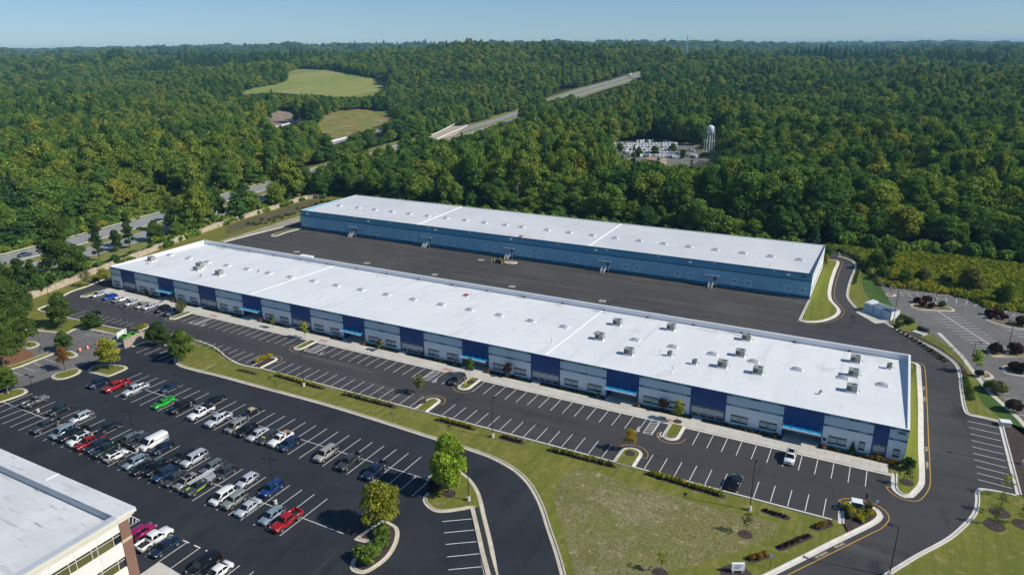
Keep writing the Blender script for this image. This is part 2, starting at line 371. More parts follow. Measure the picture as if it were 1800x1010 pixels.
FL_LEFT = GL([(461, 647), (425, 640), (405, 630), (375, 607.5), (340, 596), (295, 586), (250, 582), (205, 576), (152.5, 564), (130, 560), (94, 550.5), (70, 544), (86, 537), (100, 532), (106, 526), (125, 514), (155, 503.8), (178, 494), (195, 487)])
FL_LEFT = [(x, y) for x, y in FL_LEFT]
front_lot = [(-129.8, 112.4)] + FL_LEFT[1:] + [(-222.5, 137), (-222.5, 130.7), (7.6, 130.7), (7.6, 129)] + GL([(1566, 850), (1540, 930), (1472.7, 919.4)]) + [(0.4, 112.4)]
sheet('front_car_park', front_lot, 0.060, m_asph)
ENT = GL([(1472.7, 919.4), (1474, 890), (1478, 884), (1487, 880.8), (1500, 881.5), (1520, 885.5), (1538, 891), (1549, 900), (1552.9, 908.5), (1549, 915), (1538, 923), (1500, 942), (1463, 960), (1420, 982), (1340, 1022), (1100, 1140)])
BR = GL([(1566.5, 831), (1567, 857.6), (1575, 867), (1591, 875), (1604.5, 875), (1612.5, 868.3), (1621.9, 857.6), (1625.9, 847), (1624.2, 790), (1623.7, 773), (1622.7, 707.8), (1619.5, 661), (1617.4, 642), (1612, 638), (1601.5, 635.5), (1590, 634)])
ER1 = GL([(1180, 1245), (1552, 1009), (1607, 975), (1660.6, 946), (1687.4, 924.5), (1708.8, 900.4), (1714, 879), (1714, 863), (1722, 857.5), (1754, 862), (1786, 869)])
ER2 = GL([(1789, 870), (1754, 742)])
ER3 = GL([(1754, 741.5), (1728, 735), (1700.8, 728.9), (1692, 716), (1687, 686.7), (1681.8, 648.7), (1671, 633.9), (1641.6, 613.8), (1599.4, 592.7), (1570, 577), (1554.5, 567.3)])
PAD = GL([(1554.5, 567.3), (1538.6, 568.8), (1504, 548.5)])
ER4 = GL([(1504.4, 543.5), (1489.7, 525.6), (1487.6, 515), (1493.9, 489.7), (1501.3, 470.7), (1498, 460), (1483.3, 453.8), (1470.7, 450.6)])
AR = GL([(1403, 563.3), (1420, 567), (1447.4, 565.7), (1470.7, 557), (1478, 547.5), (1474, 540), (1463.3, 527.7), (1461, 515), (1464.3, 496), (1470, 477), (1476, 461), (1470.7, 457.5), (1455, 456)])
east = [G(1472.7, 919.4)] + ENT[1:] + ER1 + ER2 + ER3 + PAD[1:] + ER4 + GL([(1470, 442), (1449, 440)]) + AR[::-1] + [(-17, 176), (9.6, 174.5), G(1590, 634)] + BR[::-1][1:] + [(7.6, 129), (0.4, 113.5)]
sheet('access_road', east, 0.064, m_asph)
court = [(-17, 225.2), AR[0], (-17.1, 176), (-16, 172), (-222, 172), (-236, 172), G(395, 426), G(440, 415), G(497.8, 400), G(527, 391), (-224, 232), (-224, 225.2)]
sheet('truck_court', court, 0.068, m_court)
# fresh blacktop car park and its drive
TOPK = GL([(215, 613.5), (235, 610), (252.5, 603), (262, 601.5), (307.5, 613), (312, 622), (305, 632), (309, 640), (325, 647.5), (387, 663), (449, 680), (559.4, 709.6), (650.5, 737), (750, 768.8), (797.5, 783.5), (859.4, 804.6), (900, 826.5), (925, 850), (945, 885), (960, 930), (975, 975), (985, 1012), (1000, 1070), (1025, 1200)])
lot = GL([(38.8, 680), (90, 662.5), (145, 642.5)]) + TOPK + [(-95, 20), (-190, 20), (-200, 66)]
sheet('main_car_park', lot, 0.060, m_black)
# old grey lot
OLDT = GL([(-40, 572), (0, 575), (49.9, 580.5), (95, 585), (107.7, 588), (120, 586), (131.5, 580), (141, 577), (152.5, 579), (180, 584), (205, 590), (232, 597)])
old = GL([(-60, 720), (-60, 572)]) + OLDT[1:] + GL([(232, 612), (215, 615), (145, 643), (90, 663), (38.8, 681), (0, 697)])
sheet('old_car_park', old, 0.056, m_old)
# right-hand grey lot
rl = GL([(1548.8, 503), (1569, 538), (1612, 567.8), (1655, 598), (1697, 629), (1724, 667.7), (1757.8, 697), (1810, 748), (1900, 800), (2100, 700), (1950, 570), (1800, 549), (1736.7, 540), (1705, 526), (1652, 515), (1600, 508)])
sheet('grey_car_park', rl, 0.056, m_old)

# kerbs
kerb(smooth_line(FL_LEFT), m_kerb2, k=.9); kerb([(-0.6, 112.4), (-129.8, 112.4)], m_kerb2, k=.8, flip=False)
def flipk(pts, m, k=1.0): return kerb(pts[::-1], m, k=k)
kerb([(7.6, 130.6), (-222.5, 130.6)], m_kerb2, flip=True)
kerb(smooth_line(BR), m_kerb2, k=1.45)
kerb(smooth_line(ENT), m_kerb2, k=1.35, flip=True)
for L in (ER1, ER3, ER4): kerb(smooth_line(L), m_kerb2, flip=True)
kerb([G(1786, 869), G(1754, 742)], m_kerb2, flip=True, k=1.2)
kerb(smooth_line(AR), m_kerb2, k=1.5)
kerb([(-17.1, 225), AR[0]], m_kerb2, k=1.0, flip=False)
kerb(smooth_line(TOPK[1:]), m_kerb, flip=False, k=1.25)
kerb(smooth_line(OLDT), m_kerb, flip=False)
kerb(GL([(395, 426), (440, 414), (497.8, 399.5), (527, 391)]), m_kerb2, flip=False)
sheet('gravel_strip', GL([(385, 424), (440, 407), (497, 389), (526, 380), (527, 389), (497.8, 398), (440, 412.5), (394, 425)]), 0.05, m_gravel)
sheet('mulched_slope', GL([(395, 400), (440, 383), (500, 365), (545, 351), (580, 352), (600, 350), (560, 362), (528, 372), (480, 388), (430, 402), (400, 412)]), 0.045, layered('scrubby_slope', [(0.13, 0.10, 0.06), ((0.08, 0.09, 0.03), 0.12, .42, .6), ((0.17, 0.12, 0.08), 0.4, .5, .7), ((0.05, 0.06, 0.02), 1.5, .52, .7)], bump=.6))
# pavement along the front warehouse, with entrance aprons
pv = MB(); xs = np.arange(-222.4, 7.7, 1.53)
for i in range(len(xs) - 1): pv.box(xs[i] + .012, xs[i + 1] - .012, 131.26, 132.9, 0.03, 0.215); pv.box(xs[i] + .012, xs[i + 1] - .012, 132.93, 134.45, 0.03, 0.215)
for a, b in [(-199.0, -192.3), (-161.6, -154.8), (-124, -117.4), (-86.3, -79.8), (-49.0, -42.2), (-11.8, -5.1)]:
    n = 4; w = (b - a) / n
    for k in range(n): pv.box(a + k * w + .012, a + (k + 1) * w - .012, 134.47, 138.9, 0.03, 0.213)
for a in (-217.2, -180.5, -142.9, -105.3, -67.2, -29.8): pv.box(a, a + 2.0, 134.47, 136.15, .03, .213)
pv.build('pavement', [m_walk], kind='structure')
for x in (-170.2, -128, -88.5, -33.8): 
    b = MB(); b.box(x - 1.4, x + 1.4, 131.5, 132.7, .2, .222); b.build('tactile_paving', [mat('tactile_red', (0.5, 0.27, 0.2), 0.8)], kind='structure')
# strip of planted ground at the foot of the facade
sheet('planting_bed', [(-222, 134.5), (7, 134.5), (7, 136.1), (-222, 136.1)], 0.10, layered('bed_soil', [(0.06, 0.075, 0.02), ((0.045, 0.035, 0.022), 0.2, .45, .6), ((0.10, 0.11, 0.03), 0.7, .5, .7), ((0.03, 0.03, 0.015), 3, .5, .7)], bump=.8))
sheet('mown_strip', GL([(1612, 643), (1614, 708), (1615, 773), (1617, 845), (1608, 862), (1600, 868), (1590, 868), (1578, 862), (1573, 830)]) + [(9.0, 131.5), (9.5, 136), (9.5, 173)], 0.20, m_mown)
inn = offset(smooth_line(AR), .98); sheet('mown_strip', [(-16.8, 225), AR[0]][::-1] and [(-16.7, 225)] + [(-16.4, G(1403, 563.3)[1] + 1)] + inn[1:-1] + [(-16.2, 262)], 0.215, m_mown)

# front lot islands (rounded, joined to a kerb)
def bulb(x, w, y0, y1, m_in, name='island_lawn', up=True):
    r = w / 2; pts = []
    cy_ = y1 - r if y1 > y0 else y1 + r
    sg = 1 if y1 > y0 else -1
    for i in range(11):
        t = math.pi * i / 10; pts.append((x + r * math.cos(t), cy_ + sg * r * math.sin(t)))
    ring = [(x + r, y0)] + pts + [(x - r, y0)]
    if sg < 0: ring = ring[::-1]
    kerb(ring[::1], m_kerb2, name='island_kerb', k=.95, flip=False)
    sheet(name, offset(ring, .58), 0.21, m_in)
    return ring
def yline(pts, w=0.13, z=0.078, m=None, name='painted_line'):
    return ribbon(name, pts, [(-w / 2, z), (w / 2, z)], [m or m_yel], kind='structure')
ISL_U = [(-179.3, 3.1), (-130.6, 3.1), (-80.0, 3.4), (-31.6, 3.5)]; ISL_L = [(-131.6, 3.6), (-82.6, 3.6), (-36.6, 4.4), (-180.5, 3.2)]
for x, w in ISL_U:
    bulb(x, w, 131.2, 124.5, m_grass)
    r = w / 2 + 1.05; yline([(x + r * math.cos(t), 124.5 + w / 2 - r * math.sin(t)) for t in np.linspace(-.1, math.pi + .1, 16)] + [(x - w / 2 - .3, 124.5 + w / 2)])
for x, w in ISL_L:
    bulb(x, w, 112.2, 118.6, m_mulch if x in (-131.6, -180.5) else m_grass)
    r = w / 2 + 1.0; yline([(x + w / 2 + .2, 118.6 - w / 2 - .3)] + [(x + r * math.cos(t), 118.6 - w / 2 + r * math.sin(t)) for t in np.linspace(-.1, math.pi + .1, 16)])
bulb(-222.2, 3.2, 131.2, 124.8, m_grass)
sheet('entrance_bed', offset(smooth_line(ENT[0:12]), -.92), 0.213, m_mulch)
# fire lane lines
yline(smooth_line(GL([(1565.7, 856.5), (1557.7, 855), (1561.7, 861.7), (1575, 872), (1596.5, 879.6), (1612.5, 880.4), (1623, 873.7), (1634, 855), (1635, 831), (1632, 771), (1629.5, 710), (1625.8, 648.7), (1621.6, 640), (1612, 636)])), w=.16)
yline(smooth_line(GL([(1480, 883), (1473.5, 879.6), (1484, 876), (1508, 877.7), (1537.6, 885.7), (1556, 897.8), (1563, 911), (1551, 927), (1530, 938), (1420, 992.6), (1100, 1151)])), w=.16)
yline(offset(smooth_line(AR), -.9), w=.12)
yline(offset(smooth_line(ER4), -.7), w=.12)
_lb = None
def ltxt(s, x, y, z, rz, size, m, name='painted_lettering', rx=0, sx=1.0, ext=0.0, parent=None):
    c = bpy.data.curves.new(name, 'FONT'); c.body = s; c.size = size; c.align_x = 'CENTER'; c.align_y = 'CENTER'; c.extrude = ext
    c.offset = 0.012 * size
    c.materials.append(m); tmp = bpy.data.objects.new(name, c); me = bpy.data.meshes.new_from_object(tmp); bpy.data.objects.remove(tmp)
    o = bpy.data.objects.new(name, me); COL.objects.link(o)
    o.location = (x, y, z); o.rotation_euler = (rx, 0, rz); o.scale = (sx, 1, 1)
    if parent: o.parent = parent
    else: o['kind'] = 'structure'
    return o
m_let = mat('lettering_paint', (0.66, 0.60, 0.42), 0.6)
for (p, q, s) in [((1443, 971), (1462, 962), 'NO PARKING'), ((1478, 956), (1497, 946), 'FIRE LANE')]: pass
a, b_ = np.array(G(1434, 982)), np.array(G(1486, 957.5)); th = math.atan2(*(b_ - a)[::-1])
for s, q in (('NO PARKING', (1444, 975)), ('FIRE LANE', (1475.5, 958.5))): ltxt(s, *G(*q), .08, th, 0.62, m_let, sx=.72)
for s, q in (('NO', (1627.3, 771 + 10)), ('PARKING', (1629.7, 810)), ('FIRE', (1623.7, 683)), ('LANE', (1625, 701)), ):
    pass
for s, q in (('NO PARKING', (1630, 817)), ('FIRE LANE', (1628.5, 789)), ('NO PARKING', (1625, 701)), ('FIRE LANE', (1624, 682))):
    ltxt(s, *G(*q), .08, math.pi / 2, 0.62, m_let, sx=.62)

# ---------------------------------------------------------------- painted stall lines: one mesh per length, copied
def line_proto(L, w=0.12, m=None):
    me = bpy.data.meshes.new('stall_line'); me.from_pydata([(-w / 2, -L / 2, 0), (w / 2, -L / 2, 0), (w / 2, L / 2, 0), (-w / 2, L / 2, 0)], [], [(0, 1, 2, 3)])
    me.materials.append(m or m_paint); return me
LP = {}
def pline(p, q, z=0.074, w=0.12, name='stall_line', parent=None):
    p = np.array(p[:2], float); q = np.array(q[:2], float); L = round(float(np.linalg.norm(q - p)), 1)
    if (L, w) not in LP: LP[(L, w)] = line_proto(L, w)
    o = bpy.data.objects.new(name, LP[(L, w)]); COL.objects.link(o); c = (p + q) / 2
    o.location = (c[0], c[1], z); o.rotation_euler = (0, 0, math.atan2(q[1] - p[1], q[0] - p[0]) - math.pi / 2)
    o.parent = parent
    if parent is None: o['kind'] = 'structure'
    return o
par_m = bpy.data.objects['main_car_park']; par_f = bpy.data.objects['front_car_park']; par_e = bpy.data.objects['access_road']; par_o = bpy.data.objects['old_car_park']; par_r = bpy.data.objects['grey_car_park']
# main lot
for k in range(-3, 29):
    x = -148.1 + 2.93 * k
    lo = 85.9 if k > -3 else 91.4; hi = 97.0 if -2 < k < 27 else 91.4
    if k >= 0 and k <= 28: pline((x, 85.9), (x, 91.4 if k > 26 else 97.0), parent=par_m)
    elif k < 0: pline((x, 91.4 + .1), (x, 97.0), parent=par_m) if k > -3 else None
pline((-148.3, 91.45), (-66.2, 91.25), parent=par_m)
for k in range(-7, 28):
    x = -143.2 + 2.93 * (k - 5) + .02
    if x < -68: pline((x, 67.2), (x, 78.4), parent=par_m)
pline((-172, 72.9), (-70.0, 72.35), parent=par_m)
for k in range(0, 12):
    x = -99.5 + 2.93 * k
    pline((x, 54.0), (x, 59.3), parent=par_m)
for k in range(0, 4): pline((-94.3 + 2.6 * k, 59.3), (-92.9 + 2.6 * k, 59.3), w=.2, parent=par_m)
for a, b in [((227, 905), (227, 925)), ((227, 905), (246, 914)), ((246, 914), (227, 925)), ((234, 908), (233, 920)), ((240, 911), (239, 917))]: pline(G(*a), G(*b), parent=par_m)
for l in [((920, 632), (1135, 612)), ((932, 712), (1150, 691)), ((944, 794), (1165, 774)), ((952, 883), (1183, 860)), ((962, 974), (1200, 952))]:
    pq = zc(550, 760, 4.04, *l); pline(G(*pq[0]), G(*pq[1]), parent=par_m)
pline((-142.0, 103.3), (-142.0, 109), parent=par_m)
for k in range(5):
    p = zc(0, 480, 4, (960 + 52 * k, 560 + 15 * k), (1080 + 51 * k, 514 + 13.5 * k)); pline(G(*p[0]), G(*p[1]), parent=par_m)
# front lot
hx = [-170.0, -128.4 + 2.2, -91.2, -36.2]
X = -217.4
ux = [x for x in np.arange(-219.6 + .1, 7, 2.79)]
for x in ux:
    if any(abs(x - xi) < w / 2 + .9 for xi, w in ISL_U) or x > 5.5: continue
    pline((x, 124.9), (x, 130.4), parent=par_f)
for x in np.arange(-208.5, 0.5, 2.79):
    if any(abs(x - xi) < w / 2 + .7 for xi, w in ISL_L): continue
    y0 = 112.6 if x > -142 or x < -205 else 114.6
    pline((x, y0), (x, 117.9), parent=par_f)
for x0, x1 in ((-170.4, -168.6), (-126.9, -124.5), (-91.5, -89.4), (-37.0, -35.2)):
    pline((x0, 124.9), (x0, 130.4), parent=par_f); pline((x1, 124.9), (x1, 130.4), parent=par_f); pline((x0, 124.95), (x1, 124.95), parent=par_f)
    for k in range(6): pline((x0, 125.2 + .85 * k), (x1, 126.0 + .85 * k), w=.15, parent=par_f, name='hatch_line')
    for x in (x0 - 1.4, x1 + 1.5):      # wheelchair mark
        ring = [(x + .45 * math.cos(t), 125.3 + .45 * math.sin(t)) for t in np.linspace(-2.6, .9, 9)]
        ribbon('wheelchair_mark', ring, [(-.08, .078), (.08, .078)], [m_paint], parent=par_f)
        pline((x - .1, 125.5), (x - .15, 126.5), w=.2, parent=par_f, name='wheelchair_mark'); pline((x - .1, 125.6), (x + .55, 125.4), w=.15, parent=par_f, name='wheelchair_mark')
        c = MB(); c.cyl((x - .1, 126.75, .075), (x - .1, 126.75, .079), .18, n=8); c.build('wheelchair_mark', [m_paint], par_f)
# east stalls
for k in range(10):
    p = zc(1420, 740, 3.74, (1052 + 7.0 * k + .3 * k * k / 9, 0 + 41.6 * k + .12 * k * k), (1248 + 10.3 * k, 42 + 43.5 * k + .1 * k * k)); pline(G(*p[0]), G(*p[1]), parent=par_e)
pline(G(1475, 443), G(1477, 450), parent=par_e)
# old lot
for a, b in [((110, 715), (250, 755)), ((250, 665), (380, 705)), ((375, 620), (500, 660)), ((500, 575), (625, 615))]:
    p = zc(0, 540, 6.314, a, b); pline(G(*p[0]), G(*p[1]), z=.07, w=.1, parent=par_o)
for k in range(9): pline(G(148 + 7.2 * k, 597.5 + 1.2 * k - 8), G(162 + 7 * k, 589 + 1.1 * k - 4), z=.07, w=.1, parent=par_o) if k < 7 else None
# right lot
for k in range(13):
    p = zc(1420, 420, 4.737, (965 + 38 * k, 612 + 25.2 * k), (1255 + 36 * k, 627 + 24.6 * k)); pline(G(*p[0]), G(*p[1]), z=.07, w=.12, parent=par_r)
pline(G(1647, 546), G(1743, 607.5), z=.071, w=.2, parent=par_r)
for a, b in [((765, 447), (800, 480)), ((832, 450), (870, 488)), ((902, 455), (940, 495)), ((980, 463), (1012, 502)), ((1062, 475), (1085, 508)), ((1145, 485), (1160, 520)), ((1237, 500), (1237, 535)), ((1328, 517), (1313, 550)), ((1415, 535), (1388, 565)), ((1495, 555), (1465, 583)), ((1575, 578), (1545, 600)), ((1670, 595), (1620, 622)), ((1727, 625), (1700, 642)),
             ((1565, 712), (1645, 712)), ((1610, 737), (1690, 739)), ((1652, 762), (1790, 764)), ((1697, 788), (1800, 790)), ((1748, 812), (1800, 814)), ((720, 440), (1180, 470)), ((1340, 520), (1500, 540))]:
    p = zc(1420, 420, 4.737, a, b); pline(G(*p[0]), G(*p[1]), z=.07, w=.12, parent=par_r)
for a, b in [((1465, 537), (1570, 537)), ((1530, 578), (1625, 578)), ((1620, 622), (1680, 622)), ((1640, 665), (1740, 665)), ((1765, 710), (1800, 710)), ((1755, 757), (1800, 757)), ((1755, 803), (1800, 803))]:
    p = zc(1420, 560, 4.737, a, b); pline(G(*p[0]), G(*p[1]), z=.07, w=.12, parent=par_r)
# tar-sealed cracks in the old lot, tyre marks in the court
m_tar = mat('crack_tar', (0.03, 0.03, 0.032), 0.6)
cr = MB(); rr_ = random.Random(3)
for i in range(46):
    x0, y0 = G(rr_.uniform(58, 200), rr_.uniform(587, 622)); a = rr_.choice([0, 0, 1.4, 1.57, .5]) + rr_.uniform(-.3, .3); pts = [(x0, y0)]
    if not (G(0, 586)[0] - 1 < x0): continue
    for k in range(7): a += rr_.uniform(-.5, .5); pts.append((pts[-1][0] + 1.1 * math.cos(a), pts[-1][1] + 1.1 * math.sin(a)))
    l0 = offset(pts, -.07); l1 = offset(pts, .07); n = len(pts)
    if max(p[1] for p in pts) > 104.5: continue
    cr.add([(*p, .0655 + i * .0001) for p in l0] + [(*p, .0655 + i * .0001) for p in l1], [(k, k + 1, n + k + 1, n + k) for k in range(n - 1)])
cr.build('sealed_crack', [m_tar], par_o, kind='stuff')
m_skid = mat('tyre_rubber_mark', (0.018, 0.018, 0.019), 0.7, col2=(.045, .044, .043), scale=.8)
for cx, cyy, r, a0, a1 in [(-64, 193, 5, 0, 5.5), (-60, 195, 8, 1, 4.7), (-52, 190, 6.2, -1, 3.6), (-44, 192, 10, 2.2, 5.2), (-55, 201, 12, 3.4, 5.9), (-47, 196, 4.6, 0, 6), (-90, 190, 14, .8, 2.4), (-152, 205, 7, -.6, 3.4), (-145, 207, 11, .2, 2.7), (-158, 206, 4, 1, 6), (-142, 203, 5, 2, 6.3), (-168, 203, 9, .1, 2.2), (-40, 204, 16, 3.5, 5.6), (-150, 204, 2.5, 0, 6), (-57, 190, 2.8, 0, 6.2)]:
    pts = [(cx + r * 1.3 * math.cos(t), cyy + r * .8 * math.sin(t)) for t in np.linspace(a0, a1, 40)]
    ribbon('tyre_mark', pts, [(-.17, .073), (.17, .073)], [m_skid], parent=bpy.data.objects['truck_court'])
drn = mat('drain_concrete', (0.5, 0.44, 0.34), 0.9)
for x, y in [(-198.6, 195.6), (-164.4, 195.6), (-134.4, 195), (-129, 217.5), (-104.4, 195.4), (-73.0, 195.4)]:
    b = MB(); b.box(x - 1, x + 1, y - .9, y + .9, .05, .085); o = b.build('drain_cover', [drn], kind='structure')
    c = MB(); c.box(x - .4, x + .4, y - .4, y + .4, .085, .09); c.build('grate', [mat('iron', (0.05, 0.05, 0.05), 0.6)], o)

# main lot islands
def pisl(pxs, mk=None, inn=None, closed=True):
    P = smooth_line(GL(pxs), True, 6); return island(P, mk or m_kerb, inn or m_grass)
pisl([(90, 663.7), (95, 657.7), (115, 651), (134.7, 646.8), (143, 648), (144.5, 650.5), (138.6, 657.7), (118.8, 665.6), (103, 668)])
pisl([(153.5, 653), (160, 645.5), (172, 641), (198, 641), (219.8, 643), (225, 647.8), (213.9, 653.8), (190, 662.7), (180, 660.5), (170, 657.7)])
pisl([(-30, 698), (0, 691), (29.7, 682.5), (45.5, 683.5), (49.5, 689.4), (39.6, 695.3), (0, 709), (-30, 720)])
pisl([(114, 617.6), (124, 616), (135, 621), (138, 625), (132, 628.5), (119, 630), (112, 628), (108, 622)])
pisl([(50, 600), (60, 600), (69, 603), (70, 607), (62, 611), (50, 614), (40, 610)])
pisl([(690, 920), (700, 927), (702.5, 935), (699, 955), (684, 980), (659, 1000), (639, 1009), (619, 1004), (614.9, 993), (624, 978), (649, 960), (651, 956.5), (622, 948), (630, 941), (660, 921), (675, 914)], inn=m_mulch)
pen = GL([(748, 844), (776, 822), (795, 818), (812.4, 829.3), (829.7, 844), (844.6, 869), (854.5, 908.5), (866.8, 958), (876.7, 1012), (885, 1060), (862, 1060), (851, 1012), (842, 968), (834, 925), (829.5, 894.5), (815, 896.5), (782.7, 901), (765.3, 899.9), (750.5, 891), (743, 880), (745, 872), (754, 862), (763, 850)])
island(smooth_line(pen, True, 5), m_kerb, m_grass)
ch = [G(838, 893), G(846, 925), G(856, 968), G(868, 1012), G(880, 1060)]
ribbon('shadow_strip', ch, [(-.38, .235), (-.34, .24), (.34, .24), (.38, .235)], [mat('shadow_strip_dark', (0.03, 0.03, 0.03), .9)], kind='structure')  # shadow of the gap between the median kerbs, painted as a flat dark strip
ribbon('median_concrete', offset(ch, -.75), [(-.36, .232), (.36, .232)], [m_kerb], kind='structure')
ribbon('median_concrete', offset(ch, .95), [(-.36, .232), (.36, .232)], [m_kerb], kind='structure') if False else None
pisl([(177.5, 603.8), (183, 601), (197, 596), (204, 594), (205, 600), (196, 604.5), (186, 606)])
# grass strip between old lots and pine bed
stp = smooth_line(GL([(-20, 664), (8, 654), (39.6, 644.5), (66, 634), (85.5, 626.5), (95, 622), (93, 618), (85.5, 619), (65, 626), (38, 636), (0, 648), (-20, 655)]), True, 3)
island(stp, m_kerb, m_grass)
sheet('pine_straw_bed', GL([(-20, 655), (0, 649), (38, 637), (64, 627), (56, 620), (44, 616), (20, 612), (-20, 612)]), .07, m_straw)
sheet('lawn_patch', GL([(-20, 612), (20, 612), (44, 616), (50, 600), (46, 583), (-20, 578)]), .072, m_grass)
# right lot islands
for P in ([(1600, 538), (1606, 533.5), (1640, 534), (1668, 539), (1679, 546), (1675, 548), (1640, 546.5), (1616, 545)], [(1724, 552), (1736, 551), (1760, 560), (1790, 566), (1812, 574), (1800, 580), (1760, 572), (1736, 564)], [(1735, 621), (1745, 616), (1790, 614), (1850, 618), (1850, 632), (1790, 628), (1745, 627)], [(1760, 645), (1775, 642), (1830, 650), (1840, 668), (1800, 662), (1770, 657)], [(1722, 662), (1733, 652), (1745, 660), (1748, 664), (1740, 667), (1728, 667)], [(1558, 515), (1570, 516), (1576, 519), (1572, 521.5), (1563, 521), (1556, 518)]):
    pisl(P, inn=layered('old_bed', [(0.20, 0.16, 0.11), ((0.12, 0.11, 0.05), .5, .4, .6)], bump=.4))
yline(GL([(1737, 625), (1790, 627), (1850, 631)]), w=.35, z=.3, m=mat('kerb_yellow', (.55, .42, .12), .7))
sheet('mulch_bank', GL([(1566, 579), (1600, 590), (1642, 611), (1673, 631), (1686, 650), (1692, 670), (1702, 668), (1700, 652), (1690, 640), (1655, 612), (1625, 595), (1590, 581), (1575, 575)]), 0.04, m_mulch)
sheet('mulch_bank', GL([(1756, 745), (1770, 742), (1800, 752), (1900, 800), (1900, 900), (1800, 875), (1791, 869)]), 0.045, m_mulch)
sheet('green_bank', GL([(1512, 480), (1524, 478), (1548, 505), (1571, 540), (1564, 546), (1530, 528), (1518, 508)]), 0.045, layered('lush_grass', [(0.045, 0.10, 0.016), ((0.065, 0.125, 0.02), .3, .4, .6), ((0.03, 0.07, 0.012), 3, .5, .7)], bump=.6))
sheet('green_bank', GL([(1722, 672), (1740, 690), (1765, 712), (1800, 750), (1800, 765), (1760, 735), (1730, 712), (1716, 690)]), 0.045, MATS['lush_grass'])
ribbon('bank_path', GL([(1650, 585), (1690, 625), (1712, 655), (1740, 690), (1790, 735), (1840, 790)]), [(-.5, .06), (.5, .06)], [m_walk], kind='structure')
sheet('refuse_pad', GL([(1554.5, 567.3), (1538.6, 568.8), (1504, 548.5), (1521, 543), (1566, 563)]), .078, m_walk)
# ---------------------------------------------------------------- front warehouse
m_wall = mat('paint_pale_grey', (0.74, 0.80, 0.82), 0.7, col2=(0.70, 0.76, 0.79), scale=.25)
m_wallu = mat('paint_grey_upper', (0.53, 0.65, 0.70), 0.7, col2=(0.49, 0.61, 0.67), scale=.25)
m_white = mat('paint_white', (0.78, 0.79, 0.80), 0.6, col2=(.72, .73, .74), scale=.4)
m_band = mat('paint_band_mid', (0.20, 0.33, 0.39), 0.7, col2=(.18, .30, .36), scale=.4)
m_band2 = mat('paint_band_dark', (0.04, 0.125, 0.155), 0.7)
m_navy = mat('paint_navy', (0.006, 0.058, 0.22), 0.55, col2=(0.005, 0.05, 0.19), scale=.3)
m_basep = mat('paint_base_blue', (0.15, 0.42, 0.52), 0.7, col2=(.13, .38, .48), scale=.4)
m_roof = layered('roof_membrane', [(0.72, 0.73, 0.73), ((0.77, 0.775, 0.77), 0.06, .4, .6), ((0.655, 0.665, 0.665), 0.5, .54, .68, (1, .06, 1)), ((0.60, 0.59, 0.57), 0.13, .60, .74), ((.70,.70,.70), 2.2, .5, .7, (.1, 1.2, 1))], rough=0.55, bump=0.08, bscale=.6)
def seams(m, period, w, k, off=0.0):
    nt = m.node_tree; b = nt.nodes['Principled BSDF']; l = b.inputs['Base Color'].links[0]; src = l.from_socket
    g = nt.nodes.new('ShaderNodeNewGeometry'); sp = nt.nodes.new('ShaderNodeSeparateXYZ'); nt.links.new(g.outputs['Position'], sp.inputs[0]); cur = None
    for ax, p_, ww in (('X', period, w), ('Y', 30.5, w)):
        md = nt.nodes.new('ShaderNodeMath'); md.operation = 'PINGPONG'; md.inputs[1].default_value = p_ / 2; nt.links.new(sp.outputs[ax], md.inputs[0])
        lt = nt.nodes.new('ShaderNodeMath'); lt.operation = 'LESS_THAN'; lt.inputs[1].default_value = ww; nt.links.new(md.outputs[0], lt.inputs[0])
        if cur is None: cur = lt.outputs[0]
        else: mxm = nt.nodes.new('ShaderNodeMath'); mxm.operation = 'MAXIMUM'; nt.links.new(cur, mxm.inputs[0]); nt.links.new(lt.outputs[0], mxm.inputs[1]); cur = mxm.outputs[0]
    mu = nt.nodes.new('ShaderNodeMath'); mu.operation = 'MULTIPLY'; mu.inputs[1].default_value = k; nt.links.new(cur, mu.inputs[0])
    mx = nt.nodes.new('ShaderNodeMix'); mx.data_type = 'RGBA'; nt.links.new(mu.outputs[0], mx.inputs[0]); nt.links.new(src, mx.inputs[6]); mx.inputs[7].default_value = (.42, .43, .44, 1); nt.links.new(mx.outputs[2], b.inputs['Base Color'])
seams(m_roof, 3.66, .04, .22)
m_roofA = layered('roof_membrane_grey', [(0.60, 0.61, 0.62), ((0.66, 0.665, 0.67), 0.06, .4, .6), ((0.55, 0.555, 0.56), 0.5, .58, .7, (.1, 1, 1)), ((0.52, 0.52, 0.52), 0.16, .63, .78)], rough=0.6, bump=0.08, bscale=.6)
seams(m_roofA, 3.66, .05, .18)
m_cop = mat('coping_metal', (0.78, 0.80, 0.81), 0.4)
m_copw = mat('coping_white', (0.80, 0.80, 0.80), 0.5)
m_glass = mat('dark_glass', (0.012, 0.02, 0.026), 0.08, spec=0.7)
m_blind = mat('window_blind', (0.50, 0.56, 0.55), 0.7, col2=(.42, .48, .48), scale=1.2)
m_frame = mat('white_frame', (0.62, 0.65, 0.66), 0.4)
m_can = mat('canopy_blue', (0.02, 0.30, 0.55), 0.4)
m_dark = mat('recess_dark', (0.02, 0.022, 0.025), 0.8)
m_seam = mat('roof_seam', (0.79, 0.80, 0.80), 0.5)
m_signb = mat('sign_black', (0.006, 0.007, 0.01), 0.5)
BX0, BX1, BY, BYB, BZ = -222.8, 9.6, 136.2, 173.9, 7.14
KX = 0.9942
WH = empty('warehouse', (-106.6, BY, 0), label='long white-roofed warehouse with navy panels facing the near car park', cat='warehouse')
